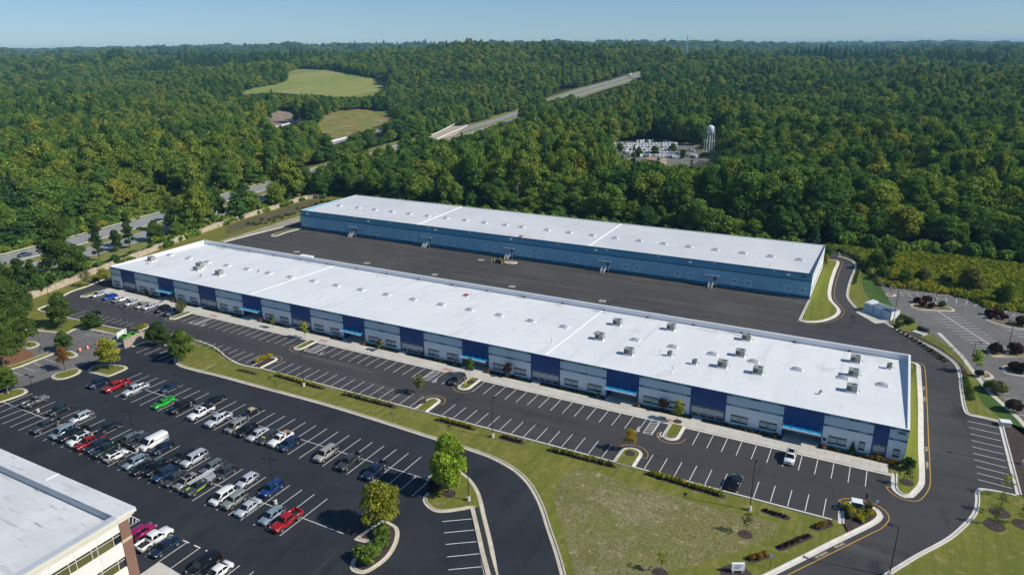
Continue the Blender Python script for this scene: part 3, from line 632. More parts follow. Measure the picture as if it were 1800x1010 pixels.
def wpart(mb, name, mats, parent=None, **p):
    o = mb.build(name, mats, None, **p); o.parent = parent or WH
    par = parent or WH
    off = par.matrix_world.translation if par.type == 'EMPTY' else Vector((0, 0, 0))
    loc = par.location if par is WH or par.type == 'EMPTY' else Vector((0, 0, 0))
    if par.type == 'EMPTY': o.location = -Vector(par.location)
    return o
def pierced(mb, x0, x1, z0, z1, y, th, holes, mi=0):
    """wall slab with rectangular openings (x0,x1,z0,z1)"""
    xs = sorted({x0, x1, *[h[0] for h in holes], *[h[1] for h in holes]})
    for a, b in zip(xs, xs[1:]):
        hs = sorted([h for h in holes if h[0] < (a + b) / 2 < h[1]], key=lambda h: h[2]); z = z0
        for h in hs:
            if h[2] > z: mb.box(a, b, y, y + th, z, h[2], mi)
            z = h[3]
        if z < z1: mb.box(a, b, y, y + th, z, z1, mi)
NAVY = [(-218.6, -211.6, 's'), (-200.2, -192.9, 'c'), (-181.5, -174.1, 's'), (-162.9, -155.3, 'c'), (-143.9, -136.6, 's'), (-125.0, -117.7, 'c'), (-106.1, -98.7, 's'), (-87.3, -79.8, 'c'), (-68.4, -60.9, 's'), (-49.6, -42.1, 'c'), (-30.8, -23.4, 's'), (-12.2, -4.8, 'c'), (3.9, 6.5, 't')]
NAVY = [(a * KX, b * KX, k) for a, b, k in NAVY]
def window(x0, x1, z0, z1, y, parent, cols=2, blind=True):
    g = MB(); g.box(x0, x1, y + .16, y + .2, z0, z1); w = wpart(g, 'window', [m_glass])
    f = MB(); t = .05
    f.box(x0, x1, y + .09, y + .17, z0, z0 + t); f.box(x0, x1, y + .09, y + .17, z1 - t, z1)
    f.box(x0, x0 + t, y + .09, y + .17, z0 + t, z1 - t); f.box(x1 - t, x1, y + .09, y + .17, z0 + t, z1 - t)
    for k in range(1, cols): xm = x0 + (x1 - x0) * k / cols; f.box(xm - t, xm + t, y + .09, y + .17, z0 + t, z1 - t)
    zb = z0 + (z1 - z0) * .76; f.box(x0 + t, x1 - t, y + .1, y + .16, zb - .03, zb + .03)
    o = f.build('window_frame', [m_frame if cols > 2 else MATS.get('frame_grey') or mat('frame_grey', (.2, .24, .26), .4)], w)
    if blind:
        b = MB(); h = z1 - z0
        for k in range(cols):
            a = x0 + (x1 - x0) * k / cols + .09; c = x0 + (x1 - x0) * (k + 1) / cols - .09
            b.box(a, c, y + .145, y + .158, z0 + h * (.17 + .03 * ((k * 7 + int(x0)) % 3)), z0 + h * .72)
        b.build('blind', [m_blind], w)
    return w
edges = [BX0] + [v for a, b, k in NAVY for v in (a, b)] + [BX1]
for i in range(0, len(edges), 2):
    a, b = edges[i], edges[i + 1]; L = b - a; holes = []
    if i == 0: holes = [(a + 1.0, a + 4.2, .78, 2.55)]
    elif L > 9.5: holes = [(a + 1.1, a + 4.5, .78, 2.57), (a + 6.75, a + 10.15, .78, 2.57)]
    elif L > 7: holes = [(a + 1.1, a + 4.4, .78, 2.57), (a + 6.5, a + 7.6, .78, 2.75)]
    elif L > 2: holes = [(a + 1.05, a + 2.2, .95, 2.75)]
    mb = MB(); pierced(mb, a + .012, b - .012, .45, 4.40, BY, .25, holes); wpart(mb, 'wall_panel', [m_wall])
    mb = MB(); mb.box(a + .012, b - .012, BY, BY + .25, 4.4, 7.02); wpart(mb, 'upper_wall', [m_wallu])
    mb = MB(); mb.box(a + .012, b - .012, BY, BY + .25, -.1, .45); wpart(mb, 'painted_base', [m_basep])
    for z0, z1 in ((6.57, 7.02), (4.38, 4.80)):
        if L > 9: cuts = [0, 1.0, 4.6, 6.65, L - 1.0, L]
        elif L > 5: cuts = [0, .9, 4.3, 6.2, L - .9, L] if i else [0, .8, 2.0, 3.4, L - .8, L]
        else: cuts = [0, .85, L - 1.2, L]
        for k in range(len(cuts) - 1): mb = MB(); mb.box(a + cuts[k] + .02, a + cuts[k + 1] - (.02 if k == len(cuts) - 2 else 0), BY - .012, BY, z0, z1); wpart(mb, 'painted_band', [m_band2 if k % 2 == 0 else m_band])
    for h in holes: window(*h, BY, WH, 2 if h[1] - h[0] > 2 else 1)
    if L > 5:
        mb = MB(); mb.box(a + .35, a + .75, BY - .14, BY - .002, 6.05, 6.25); wpart(mb, 'wall_lamp', [m_frame])
for a, b, k in NAVY:
    mb = MB(); W = b - a
    if k == 'c':
        pierced(mb, a, b, 0, 7.1, BY - .05, .3, [(a + .35, b - .35, 0, 2.75)]); wpart(mb, 'navy_panel', [m_navy])
        # recessed entrance
        mb = MB(); x0, x1 = a + .35, b - .35; yr = BY + 2.5
        mb.box(x0 - .1, x0, BY + .26, yr, 0, 2.9); mb.box(x1, x1 + .1, BY + .26, yr, 0, 2.9); mb.box(x0 - .1, x1 + .1, BY + .26, yr + .2, 2.9, 3.0); wpart(mb, 'entrance_recess', [m_navy])
        g = MB(); g.box(x0, x1, yr + .1, yr + .14, .21, 2.9); d = wpart(g, 'glazed_front', [m_glass])
        n = 8
        for q in range(n):
            w = (x1 - x0) / n; f = MB(); xa = x0 + q * w; t = .09
            f.box(xa, xa + t, yr, yr + .09, .21, 2.55); f.box(xa + w - t, xa + w, yr, yr + .09, .21, 2.55); f.box(xa + t, xa + w - t, yr, yr + .09, 2.45, 2.55); f.box(xa + t, xa + w - t, yr, yr + .09, 1.25, 1.33); f.box(xa + t, xa + w - t, yr, yr + .09, .21, .38)
            f.build('door_frame', [m_frame], d)
        c = MB(); x0, x1 = a + .15, b - .15
        c.hexa([(x0, BY - 1.7, 2.86), (x1, BY - 1.7, 2.86), (x1, BY - .06, 2.98), (x0, BY - .06, 2.98)], [(x0, BY - 1.7, 2.98), (x1, BY - 1.7, 2.98), (x1, BY - .06, 3.12), (x0, BY - .06, 3.12)])
        cn = wpart(c, 'canopy', [m_can])
        f = MB(); f.box(x0 - .06, x1 + .06, BY - 1.8, BY - 1.7, 2.8, 3.08); f.build('canopy_fascia', [m_copw], cn)
        f = MB()
        for q in range(5): xa = x0 + .1 + (x1 - x0 - .2) * q / 4; f.bar((xa, BY - 1.6, 3.05), (xa, BY - .06, 4.15), .04); f.box(xa - .03, xa + .03, BY - 1.7, BY - .06, 3.12, 3.17)
        f.build('canopy_tie', [mat('tie_blue', (.05, .2, .35), .4)], cn)
    else:
        s0, s1 = (a + .3, b - .3) if k == 's' else (a + .25, b - .25)
        pierced(mb, a, b, 0, 7.1, BY - .05, .3, [(s0, s1, .3, 2.85)]); wpart(mb, 'navy_panel', [m_navy])
        n = 4 if k == 's' else 2
        g = MB(); g.box(s0, s1, BY + .16, BY + .2, .3, 2.85); w = wpart(g, 'shop_window', [m_glass]); f = MB(); t = .045
        for q in range(n + 1): xm = s0 + (s1 - s0) * q / n; f.box(xm - t, xm + t, BY + .06, BY + .15, .3, 2.85)
        for z in (.3, .95, 2.32, 2.76): f.box(s0 + t, s1 - t, BY + .08, BY + .14, z, z + .09)
        f.build('window_frame', [m_frame], w)
        bl = MB()
        for q in range(n): xa = s0 + (s1 - s0) * q / n; bl.box(xa + .1, xa + (s1 - s0) / n - .1, BY + .145, BY + .157, 1.2 + .1 * (q % 2), 2.28)
        bl.build('blind', [m_blind], w)
# other walls, roof, parapet
RF, RB = 6.92, 5.65
def roofz(y): return RF + (RB - RF) * (y - BY) / (BYB - BY)
mb = MB(); mb.box(BX0, BX0 + .3, BY + .26, BYB, 0, 7.05); mb.box(BX0 + .3, BX1 - .3, BYB - .3, BYB, 0, 7.05); wpart(mb, 'rear_wall', [m_white])
mb = MB()
for k in range(4):
    y0 = BY + .26 + (BYB - BY - .26) * k / 4; y1 = BY + .26 + (BYB - BY - .26) * (k + 1) / 4; mb.box(BX1 - .3, BX1, y0 + .01, y1 - .01, 0, 7.05)
wpart(mb, 'end_wall', [m_wall])
mb = MB(); mb.hexa([(BX0 + .3, BY + .26, RF - .4), (BX1 - .3, BY + .26, RF - .4), (BX1 - .3, BYB - .3, RB - .4), (BX0 + .3, BYB - .3, RB - .4)], [(BX0 + .3, BY + .26, RF), (BX1 - .3, BY + .26, RF), (BX1 - .3, BYB - .3, RB), (BX0 + .3, BYB - .3, RB)]); wpart(mb, 'roof', [m_roof])
mb = MB(); mb.box(BX0 - .05, BX1 + .05, BY - .08, BY + .34, 7.1, 7.16); wpart(mb, 'front_coping', [m_cop])
mb = MB(); mb.box(BX0 - .05, BX1 + .05, BYB - .4, BYB + .05, 7.05, 7.14); mb.box(BX0 - .05, BX0 + .4, BY + .34, BYB - .4, 7.05, 7.14); mb.box(BX1 - .4, BX1 + .05, BY + .34, BYB - .4, 7.05, 7.14); wpart(mb, 'coping', [m_copw])
for x in (-159.6 * 1, -64.7): mb = MB(); mb.hexa([(x - .16, BY + .34, RF + .0), (x + .16, BY + .34, RF), (x + .16, BYB - .4, RB), (x - .16, BYB - .4, RB)], [(x - .1, BY + .34, RF + .1), (x + .1, BY + .34, RF + .1), (x + .1, BYB - .4, RB + .1), (x - .1, BYB - .4, RB + .1)]); wpart(mb, 'expansion_joint', [m_seam])
# scuppers and stains along the rear parapet
mb = MB()
for x in np.arange(-212, 8, 12.3): mb = MB(); mb.box(x - .3, x + .3, BYB - .5, BYB - .31, RB + .02, RB + .3); wpart(mb, 'scupper', [m_dark])
m_stain = mat('roof_stain', (0.36, 0.30, 0.24), 0.8, col2=(0.55, 0.54, 0.52), scale=.9, contrast=(.4, .6))
rs = random.Random(11)
mb = MB()
for x in list(np.arange(-212, 8, 12.3)) + [-205, -170, -36, -30, 2]:
    n = rs.choice([1, 2, 2]); 
    for q in range(n):
        L = rs.uniform(.8, 4.5); w = rs.uniform(.08, .3); xx = x + rs.uniform(-1, 1); y = BYB - rs.uniform(.8, 2.6)
        z = roofz(y) + .012 + .002 * q; pts = []
        for s in range(14):
            t = 2 * math.pi * s / 14; r = rs.uniform(.6, 1.1); pts.append((xx + L * r * math.cos(t), y + w * r * math.sin(t)))
        mb.add([(px_, py_, roofz(py_) + .012 + .002 * q) for px_, py_ in pts], [tuple(range(14))])
wpart(mb, 'roof_stain', [m_stain], kind='stuff')
num = ltxt('500', 8.5 * KX, BY - .06, 6.12, 0, .78, m_signb, name='building_number', rx=math.pi / 2, sx=1.15, ext=.03, parent=WH); num.location -= WH.location
sg = MB(); sg.box(-4.6, -3.95, BY - .05, BY - .002, 1.15, 1.85); wpart(sg, 'wall_sign', [mat('sign_blue', (.02, .08, .2), .5)])
# skylights (domes in a frame) on both roofs
m_dome = mat('skylight_dome', (0.36, 0.38, 0.42), 0.25, spec=.6)
def skylight_mesh(w, l, m_d, m_f):
    b = MB(); b.box(-w / 2, w / 2, -l / 2, l / 2, -.3, .22, 1)
    n = 6; vs = []; 
    for i in range(n + 1):
        for j in range(n + 1):
            u, v = -1 + 2 * i / n, -1 + 2 * j / n; vs.append((u * (w / 2 - .06), v * (l / 2 - .06), .22 + .48 * (1 - u * u) ** .8 * (1 - v * v) ** .8))
    b.add(vs, [(i * (n + 1) + j, (i + 1) * (n + 1) + j, (i + 1) * (n + 1) + j + 1, i * (n + 1) + j + 1) for i in range(n) for j in range(n)], 0, True)
    o = b.build('skylight', [m_d, m_f]); me = o.data; bpy.data.objects.remove(o); return me
SKY = skylight_mesh(2.3, 1.7, m_dome, m_copw)
for x in [-220.2, -210.5, -201, -191.6, -182.2, -172.7, -163.2, -153.7, -144.4, -135, -125.5, -116, -106.5, -97.2, -87.9, -78.4, -68.9, -59.3, -49.8, -40.4, -31, -21.7, -12.4, -3.1, 4.6]:
    o = bpy.data.objects.new('skylight', SKY); COL.objects.link(o); o.parent = WH; o.location = Vector((x * KX, 156.0, roofz(156))) - WH.location

# ---------------------------------------------------------------- rear warehouse with loading docks
AX0, AX1, AY, AYB, AZ = -224.0, -16.8, 225.0, 262.3, 8.2
WR = empty('warehouse', (-120, AY, 0), label='rear warehouse with a row of loading docks along its blue wall', cat='warehouse')
def rpart(mb, name, mats, **p):
    o = mb.build(name, mats, WR, **p); o.location = -WR.location; return o
m_a_low = mat('paint_dock_blue', (0.28, 0.53, 0.64), 0.7, col2=(.26, .49, .60), scale=.2)
m_a_up = mat('paint_dock_upper', (0.12, 0.35, 0.48), 0.7, col2=(.11, .33, .45), scale=.2)
m_a_line = mat('paint_dock_line', (0.02, 0.09, 0.13), 0.7)
m_a_base = mat('paint_dock_base', (0.045, 0.18, 0.26), 0.7, col2=(.04, .165, .24), scale=.4)
m_door = mat('dock_door', (0.37, 0.62, 0.72), 0.5)
m_white = mat('paint_white', (0.78, 0.79, 0.80), 0.6, col2=(.72, .73, .74), scale=.4)
m_galv = mat('galvanised_steel', (0.55, 0.57, 0.58), 0.4, metal=.6)
DOORS = [-221.9, -217.7, -205.4, -201.15, -187.1, -182.9, -168.4, -164.3, -150.0, -145.8, -131.6, -127.4, -113.2, -108.9, -94.75, -90.5, -76.3, -72.05, -58.0, -53.7, -39.65, -35.4, -23.2, -19.05]
CANS = [-194.2, -157.3, -120.6, -83.0, -46.2]
holes = [(x - 1.35, x + 1.35, 1.2, 3.85) for x in DOORS] + [(x - .1, x + 1.0, 1.2, 3.3) for x in CANS]
nb = 22
for k in range(nb):
    a = AX0 + (AX1 - AX0) * k / nb; b = AX0 + (AX1 - AX0) * (k + 1) / nb
    hs = [(max(a, h[0]), min(b, h[1]), h[2], h[3]) for h in holes if h[1] > a and h[0] < b]
    mb = MB(); pierced(mb, a + .01, b - .01, 1.1, 5.62, AY, .25, [(max(a + .01, h[0]), min(b - .01, h[1]), h[2], h[3]) for h in hs]); rpart(mb, 'wall_panel', [m_a_low])
mb = MB(); mb.box(AX0, AX1, AY, AY + .25, 5.95, 7.95); rpart(mb, 'upper_wall', [m_a_up])
mb = MB(); mb.box(AX0, AX1, AY - .02, AY + .24, 5.62, 5.95); rpart(mb, 'painted_band', [m_a_line]); mb = MB(); mb.box(AX0, AX1, AY - .02, AY + .26, 7.95, 8.12); rpart(mb, 'painted_band', [m_a_line])
mb = MB(); mb.box(AX0, AX1, AY - .015, AY + .25, -.1, 1.1); rpart(mb, 'wall_base', [m_a_base])
DD = MB(); DD.box(-1.35, 1.35, .12, .2, 0, 2.65)
for z in (.53, 1.06, 1.59, 2.12): DD.box(-1.35, 1.35, .105, .12, z - .015, z + .015)
dd = DD.build('dock_door', [m_door]); ddm = dd.data; bpy.data.objects.remove(dd)
DW = MB(); DW.box(-.32, .32, .095, .118, 1.25, 1.6); dw = DW.build('door_window', [m_signb]); dwm = dw.data; bpy.data.objects.remove(dw)
BM = MB(); BM.box(-.16, .16, -.2, -.018, .62, 1.05); bm_ = BM.build('dock_bumper', [m_signb]); bmm = bm_.data; bpy.data.objects.remove(bm_)
for x in DOORS:
    o = bpy.data.objects.new('dock_door', ddm); COL.objects.link(o); o.parent = WR; o.location = Vector((x, AY, 1.2)) - WR.location
    w = bpy.data.objects.new('door_window', dwm); COL.objects.link(w); w.parent = o
    for s in (-1.15, 1.15):
        w = bpy.data.objects.new('dock_bumper', bmm); COL.objects.link(w); w.parent = WR; w.location = Vector((x + s, AY, 0)) - WR.location
for x in CANS:
    mb = MB(); mb.box(x - .1, x + 1.0, AY + .1, AY + .2, 1.2, 3.3); d = rpart(mb, 'door', [m_a_base])
    mb = MB(); mb.box(x - 2.7, x + 2.2, AY - 1.35, AY - .02, 3.82, 4.0); c = rpart(mb, 'canopy', [m_galv])
    mb = MB()
    for s in (-2.3, 0, 1.8): mb.bar((x + s, AY - 1.3, 3.98), (x + s, AY - .02, 4.75), .05)
    mb.build('canopy_tie', [m_galv], c)
    mb = MB(); mb.box(x - .9, x + 1.3, AY - 1.4, AY - .02, 1.05, 1.17)
    for s in (-.85, 1.25): mb.box(x + s - .04, x + s + .04, AY - 1.36, AY - 1.28, 0, 1.05)
    n = 7
    st = rpart(mb, 'landing', [m_galv])
    mb = MB()
    for q in range(n): mb.box(x - .85, x + .25, AY - 1.42 - (q + 1) * .29, AY - 1.42 - q * .29 - .02, 1.03 - (q + 1) * .14, 1.07 - (q + 1) * .14)
    for s in (-.9, .3): mb.bar((x + s, AY - 1.4, 1.05), (x + s, AY - 1.42 - n * .29, .05), .05, .22)
    mb.build('stair', [m_galv], None).parent = st
    mb = MB()
    for s in (-.93, .33):
        for h in (.5, 1.0): mb.bar((x + s, AY - 1.4, 1.1 + h), (x + s, AY - 1.42 - n * .29, .08 + h), .055)
        for q in range(4): yy = AY - 1.42 - q * .63; zz = 1.08 - q * .305; mb.bar((x + s, yy, zz), (x + s, yy, zz + 1.02), .055)
    mb.bar((x + 1.3, AY - .1, 2.15), (x + 1.3, AY - 1.38, 2.15), .05); mb.bar((x + 1.3, AY - 1.38, 2.15), (x + .33, AY - 1.38, 2.15), .05); mb.bar((x + 1.3, AY - 1.38, 1.1), (x + 1.3, AY - 1.38, 2.15), .05)
    mb.build('handrail', [m_copw], None).parent = st
LB = MB(); LB.box(-.45, .45, -.5, 0, -.12, .16); lb = LB.build('wall_lamp', [m_copw]); lbm = lb.data; bpy.data.objects.remove(lb)
LS = MB(); LS.box(-.2, .2, -.3, 0, -.1, .12); ls = LS.build('wall_lamp', [m_copw]); lsm = ls.data; bpy.data.objects.remove(ls)
for x in (-219.6, -186.6, -153.7, -120.6, -87, -54.1, -23.7):
    o = bpy.data.objects.new('wall_lamp', lbm); COL.objects.link(o); o.parent = WR; o.location = Vector((x, AY, 7.1)) - WR.location
for x in (-212.4, -193.8, -175.4, -157, -138.4, -120.2, -101.5, -83, -64.6, -46.3, -28):
    o = bpy.data.objects.new('wall_lamp', lsm); COL.objects.link(o); o.parent = WR; o.location = Vector((x, AY, 7.65)) - WR.location
mb = MB()
ehol = [(AY + 4 + 5.2 * k, AY + 6.2 + 5.2 * k) for k in range(6)]
ys = [AY + .26] + [v for h in ehol for v in h] + [AYB]
for k in range(0, len(ys), 2): mb.box(AX1 - .25, AX1, ys[k], ys[k + 1], 0, 8.0)
for a, b in ehol: mb.box(AX1 - .25, AX1, a, b, 0, .9); mb.box(AX1 - .25, AX1, a, b, 3.0, 5.2); mb.box(AX1 - .25, AX1, a, b, 6.6, 8.0)
rpart(mb, 'end_wall', [m_white])
for a, b in ehol:
    for z0, z1 in ((.9, 3.0), (5.2, 6.6)): mb = MB(); mb.box(AX1 - .2, AX1 - .1, a, b, z0, z1); rpart(mb, 'window', [m_glass])
mb = MB(); mb.box(AX0, AX0 + .3, AY + .26, AYB, 0, 8.05); mb.box(AX0 + .3, AX1 - .25, AYB - .3, AYB, 0, 8.05); rpart(mb, 'rear_wall', [m_a_up])
RAF, RAB = 7.15, 7.95
def roofza(y): return RAF + (RAB - RAF) * (y - AY) / (AYB - AY)
mb = MB(); mb.hexa([(AX0 + .3, AY + .26, 6.8), (AX1 - .25, AY + .26, 6.8), (AX1 - .25, AYB - .3, 6.8), (AX0 + .3, AYB - .3, 6.8)], [(AX0 + .3, AY + .26, RAF), (AX1 - .25, AY + .26, RAF), (AX1 - .25, AYB - .3, RAB), (AX0 + .3, AYB - .3, RAB)]); rpart(mb, 'roof', [m_roofA])
mb = MB(); mb.box(AX0 - .05, AX1 + .05, AY - .1, AY + .3, 8.12, 8.2); mb.box(AX1 - .35, AX1 + .05, AY + .3, AYB - .35, 8.0, 8.12); rpart(mb, 'front_coping', [m_a_line])
mb = MB(); mb.box(AX0 - .05, AX1 + .05, AYB - .35, AYB + .05, 8.05, 8.14); mb.box(AX0 - .05, AX0 + .35, AY + .3, AYB - .35, 8.05, 8.14); rpart(mb, 'coping', [m_copw])
for x in (-164.8, -91.2): mb = MB(); mb.hexa([(x - .3, AY + .34, RAF), (x + .3, AY + .34, RAF), (x + .3, AYB - .4, RAB), (x - .3, AYB - .4, RAB)], [(x - .18, AY + .34, RAF + .16), (x + .18, AY + .34, RAF + .16), (x + .18, AYB - .4, RAB + .16), (x - .18, AYB - .4, RAB + .16)]); rpart(mb, 'expansion_joint', [m_seam])
for x in [-216.2, -205.7, -196.4, -187.3, -178, -168.7, -159.7, -150.4, -141.3, -131.8, -124.5, -113.6, -104.4, -95.1, -86.1, -76.9, -67.9, -58.9, -49.7, -40.6, -31.6, -22.6]:
    o = bpy.data.objects.new('skylight', SKY); COL.objects.link(o); o.parent = WR; o.location = Vector((x, 241.5, roofza(241.5) + .1)) - WR.location
num = ltxt('500', -19.2, AY - .06, 7.1, 0, .9, m_signb, name='building_number', rx=math.pi / 2, sx=1.2, ext=.03, parent=WR); num.location -= WR.location

# ---------------------------------------------------------------- rooftop units
m_rtu = mat('unit_casing', (0.30, 0.32, 0.29), 0.5, col2=(.26, .28, .255), scale=1.5)
m_rtud = mat('unit_grille', (0.08, 0.09, 0.09), 0.6)
def rtu(x, y, label, w=2.0, l=1.7, h=1.25, small=False):
    t = empty('rooftop_unit', (x * KX, y, roofz(y)), label=label, cat='air conditioner', group='air conditioning units on the front roof')
    b = MB(); b.box(-w / 2 - .1, w / 2 + .1, -l / 2 - .1, l / 2 + .1, -.15, .3); b.build('roof_curb', [m_copw], t)
    b = MB(); b.box(-w / 2, w / 2, -l / 2, l / 2, .3, .3 + h); b.box(-w / 2 - .03, w / 2 + .03, -l / 2 - .03, l / 2 + .03, .3 + h, .36 + h); b.build('casing', [m_rtu], t)
    b = MB(); b.box(-w / 2 + .1, -.02, -l / 2 - .02, -l / 2 - .005, .5, h + .1)
    for k in range(5): b.box(-w / 2 + .12, -.04, -l / 2 - .04, -l / 2 - .02, .55 + k * h / 6.5, .6 + k * h / 6.5)
    b.build('grille', [m_rtud], t)
    b = MB(); b.cyl((w * .2, .05, .36 + h), (w * .2, .05, .46 + h), .42, n=14); f = b.build('fan', [m_rtud], t)
    b = MB(); b.bar((w * .2 - .4, .05, .47 + h), (w * .2 + .4, .05, .47 + h), .05); b.bar((w * .2, -.35, .47 + h), (w * .2, .45, .47 + h), .05); b.build('fan_guard', [m_rtu], f)
    b = MB(); b.bar((w / 2, 0, .5), (w / 2 + .5, 0, .5), .08); b.bar((w / 2 + .5, 0, -.02), (w / 2 + .5, 0, .54), .08); b.build('gas_pipe', [m_rtud], t)
    return t
rtu(-218.8, 148.0, 'grey rooftop unit nearest the far left end of the front roof')
rtu(-197.0, 149.9, 'taller grey rooftop unit, back one of a joined pair at the left roof end', w=2.2, h=1.5)
rtu(-195.4, 147.6, 'lower rooftop unit, front one of a joined pair at the left roof end', h=1.0)
rtu(-184.7, 147.1, 'rooftop unit alone right of the joined pair on the left part of the front roof')
rtu(-57.6, 152.4, 'rooftop unit directly in front of a skylight near the right roof seam')
rtu(-48.1, 146.6, 'rooftop unit close to the front edge right of the roof seam')
rtu(-25.1, 158.2, 'rooftop unit level with the skylight row in the middle of the right roof part')
rtu(-27.3, 149.6, 'left one of two rooftop units standing side by side on the right roof part')
rtu(-19.7, 149.7, 'right one of two rooftop units standing side by side on the right roof part')
rtu(-1.3, 167.1, 'rearmost of three rooftop units lined up front to back near the right roof end')
rtu(-1.2, 158.4, 'middle of three rooftop units lined up front to back, touching a skylight')
rtu(-1.0, 149.6, 'front one of three rooftop units lined up front to back near the right roof end')
rtu(-57.4, 164.3, 'rooftop unit behind the skylight row close to the right roof seam')
rtu(-44.1, 167.5, 'rooftop unit near the rear parapet in the middle of the front roof')
rtu(-25.8, 169.4, 'rooftop unit closest to the rear parapet of the front roof')
rtu(5.6, 166.6, 'small rooftop unit near the rear right corner of the front roof', w=1.0, l=.9, h=.9)
rtu(-39.5, 150.2, 'small dark rooftop unit beside thin vent pipes on the front roof', w=1.0, l=.9, h=.8)
rtu(-33.2, 148.1, 'small rooftop unit between larger units, second small one from the roof seam', w=1.0, l=.9, h=.8)
m_pipe = mat('vent_pipe', (0.42, 0.43, 0.43), 0.5)
def vent(x, y, z, label, hood=False):
    b = MB(); t = empty('roof_vent', (x, y, z), label=label, cat='roof vent', group='roof vents')
    b.cyl((0, 0, -.1), (0, 0, 1.5 if not hood else .6), .07 if not hood else .22, n=8); b.build('pipe', [m_pipe], t)
    if hood: b = MB(); b.cyl((0, 0, .6), (.45, 0, .85), .24, .3, n=8); b.build('cowl', [m_pipe], t)
    else: b = MB(); b.cyl((0, 0, -.02), (0, 0, .2), .2, .09, n=8); b.build('flashing', [m_copw], t)
for x, y, z, h, l in [(-139.6, 144.2, 0, 0, 'thin vent pipe near the front edge of the front roof left of its middle'), (-138.2, 167.6, 0, 0, 'thin vent pipe near the rear parapet of the front roof'), (-66.9, 144.4, 0, 0, 'thin vent pipe just left of the right roof seam'), (-41.6, 149.2, 0, 0, 'thin vent pipe beside the small dark rooftop unit'), (-36.4, 141.4, 0, 0, 'thin vent pipe closest to the front edge of the front roof'), (-6.7, 145, 0, 1, 'hooded roof vent near the front edge left of the right roof end'), (-188.4, 143.1, 0, 1, 'small hooded roof vent at the left end, nearest the front edge'), (-224 + 8, 144.6, 0, 1, 'small hooded roof vent closest to the left end of the front roof'), (-176.6, 155.6, 0, 1, 'curved white vent standing against a skylight on the front roof'), (-211.6, 157.5, 0, 1, 'white hooded vent between the two first skylights of the front roof')]:
    vent(x * KX, y, roofz(y), l, h)
for x, y, l in [(-105.6, 254, 'thin vent pipe at the back of the rear roof'), (-30, 229.5, 'thin vent pipe near the front right of the rear roof'), (-27, 258, 'bent vent pipe at the back right corner of the rear roof'), (-122.0, 227.5, 'thin vent pipe near the roof hatch of the rear roof')]: vent(x, y, roofza(y), l)
m_hatch = mat('hatch_red', (0.32, 0.06, 0.05), 0.6)
for (x, y, z, l) in [(-104.6 * KX, 166.3, roofz(166.3), 'dark red roof hatch near the rear parapet of the front roof'), (-118.4, 229.0, roofza(229), 'dark red roof hatch near the front edge of the rear roof')]:
    t = empty('roof_hatch', (x, y, z), label=l, cat='roof hatch'); b = MB(); b.box(-.7, .7, -.5, .5, -.1, .3); b.build('hatch_frame', [m_copw], t)
    b = MB(); b.hexa([(-.75, -.55, .3), (.75, -.55, .3), (.75, .55, .3), (-.75, .55, .3)], [(-.75, -.55, .36), (.75, -.55, .36), (.75, .55, .55), (-.75, .55, .55)]); b.build('hatch_lid', [m_hatch], t)
    b = MB()
    for s in (1.2, 1.9): b.bar((s, -.1, 0), (s, -.1, 1.2), .05)
    b.bar((1.2, -.1, 1.2), (1.9, -.1, 1.2), .05); b.bar((1.9, -.1, .6), (3.2, .6, .6), .05); b.bar((3.2, .6, 0), (3.2, .6, 1.1), .05); b.build('grab_rail', [m_pipe], t)

# ---------------------------------------------------------------- office block, lower left
m_croof = layered('office_roof_membrane', [(0.62, 0.63, 0.63), ((0.68, 0.69, 0.69), .15, .4, .6), ((0.50, 0.49, 0.47), 0.5, .55, .68, (.25, 1.6, 1)), ((0.30, 0.29, 0.28), 1.0, .61, .68, (.22, 2.4, 1)), ((0.57, 0.57, 0.56), .1, .5, .7)], rough=.6, bump=.1, bscale=1)
m_stucco = mat('stucco_white', (0.78, 0.77, 0.73), .8, col2=(.72, .71, .67), scale=.5, bump=.1, bscale=8)
m_cream = mat('cornice_cream', (0.74, 0.69, 0.57), .7, col2=(.68, .63, .52), scale=.6)
m_parg = mat('parapet_membrane', (0.48, 0.51, 0.54), .6, col2=(.43, .46, .49), scale=.5)
m_brick = mat('brick_column', (0.24, 0.135, 0.095), .9, col2=(.19, .10, .07), scale=3, bump=.3, bscale=14)
m_stone = mat('sandstone_band', (0.52, 0.42, 0.28), .85)
m_gold = mat('bronze_glass', (0.10, 0.10, 0.035), .08, spec=.8)
CZ = 11.6
cx, cyy = G(238, 890, CZ); cx0 = -175
OF = empty('office_building', (cx - 20, cyy - 20, 0), label='cream and brick office building with a pale flat roof, at the lower left corner', cat='office building')
def cpart(mb, name, mats): o = mb.build(name, mats, OF); o.location = -OF.location; return o
ov = .9
X1, Y1 = cx - ov, cyy - ov   # wall planes
mb = MB()
# cornice: wide flat top, stepped mouldings below
CD = 30.0
mb.box(cx0, cx, cyy - 2.9, cyy, CZ - .28, CZ); cpart(mb, 'parapet_top', [m_croof])
mb = MB(); mb.box(cx - 1.0, cx, cyy - CD, cyy - 2.9, CZ - .28, CZ); cpart(mb, 'parapet_top', [m_parg])
mb = MB(); mb.box(cx0, cx - 1.0, cyy - 2.94, cyy - 2.9, CZ - 1.35, CZ - .28); mb.box(cx - 1.03, cx - 1.0, cyy - CD, cyy - 2.94, CZ - 1.3, CZ - .28); cpart(mb, 'parapet_face', [m_parg])
mb = MB(); mb.box(cx0, cx - 1.04, cyy - CD, cyy - 2.95, CZ - 1.5, CZ - 1.3); cpart(mb, 'roof', [m_croof])
mb = MB(); 
mb.box(cx - .12, cx + .03, cyy - CD, cyy + .03, CZ - .62, CZ - .29)
mb.box(cx0, cx - .12, cyy - .12, cyy + .03, CZ - .62, CZ - .29)
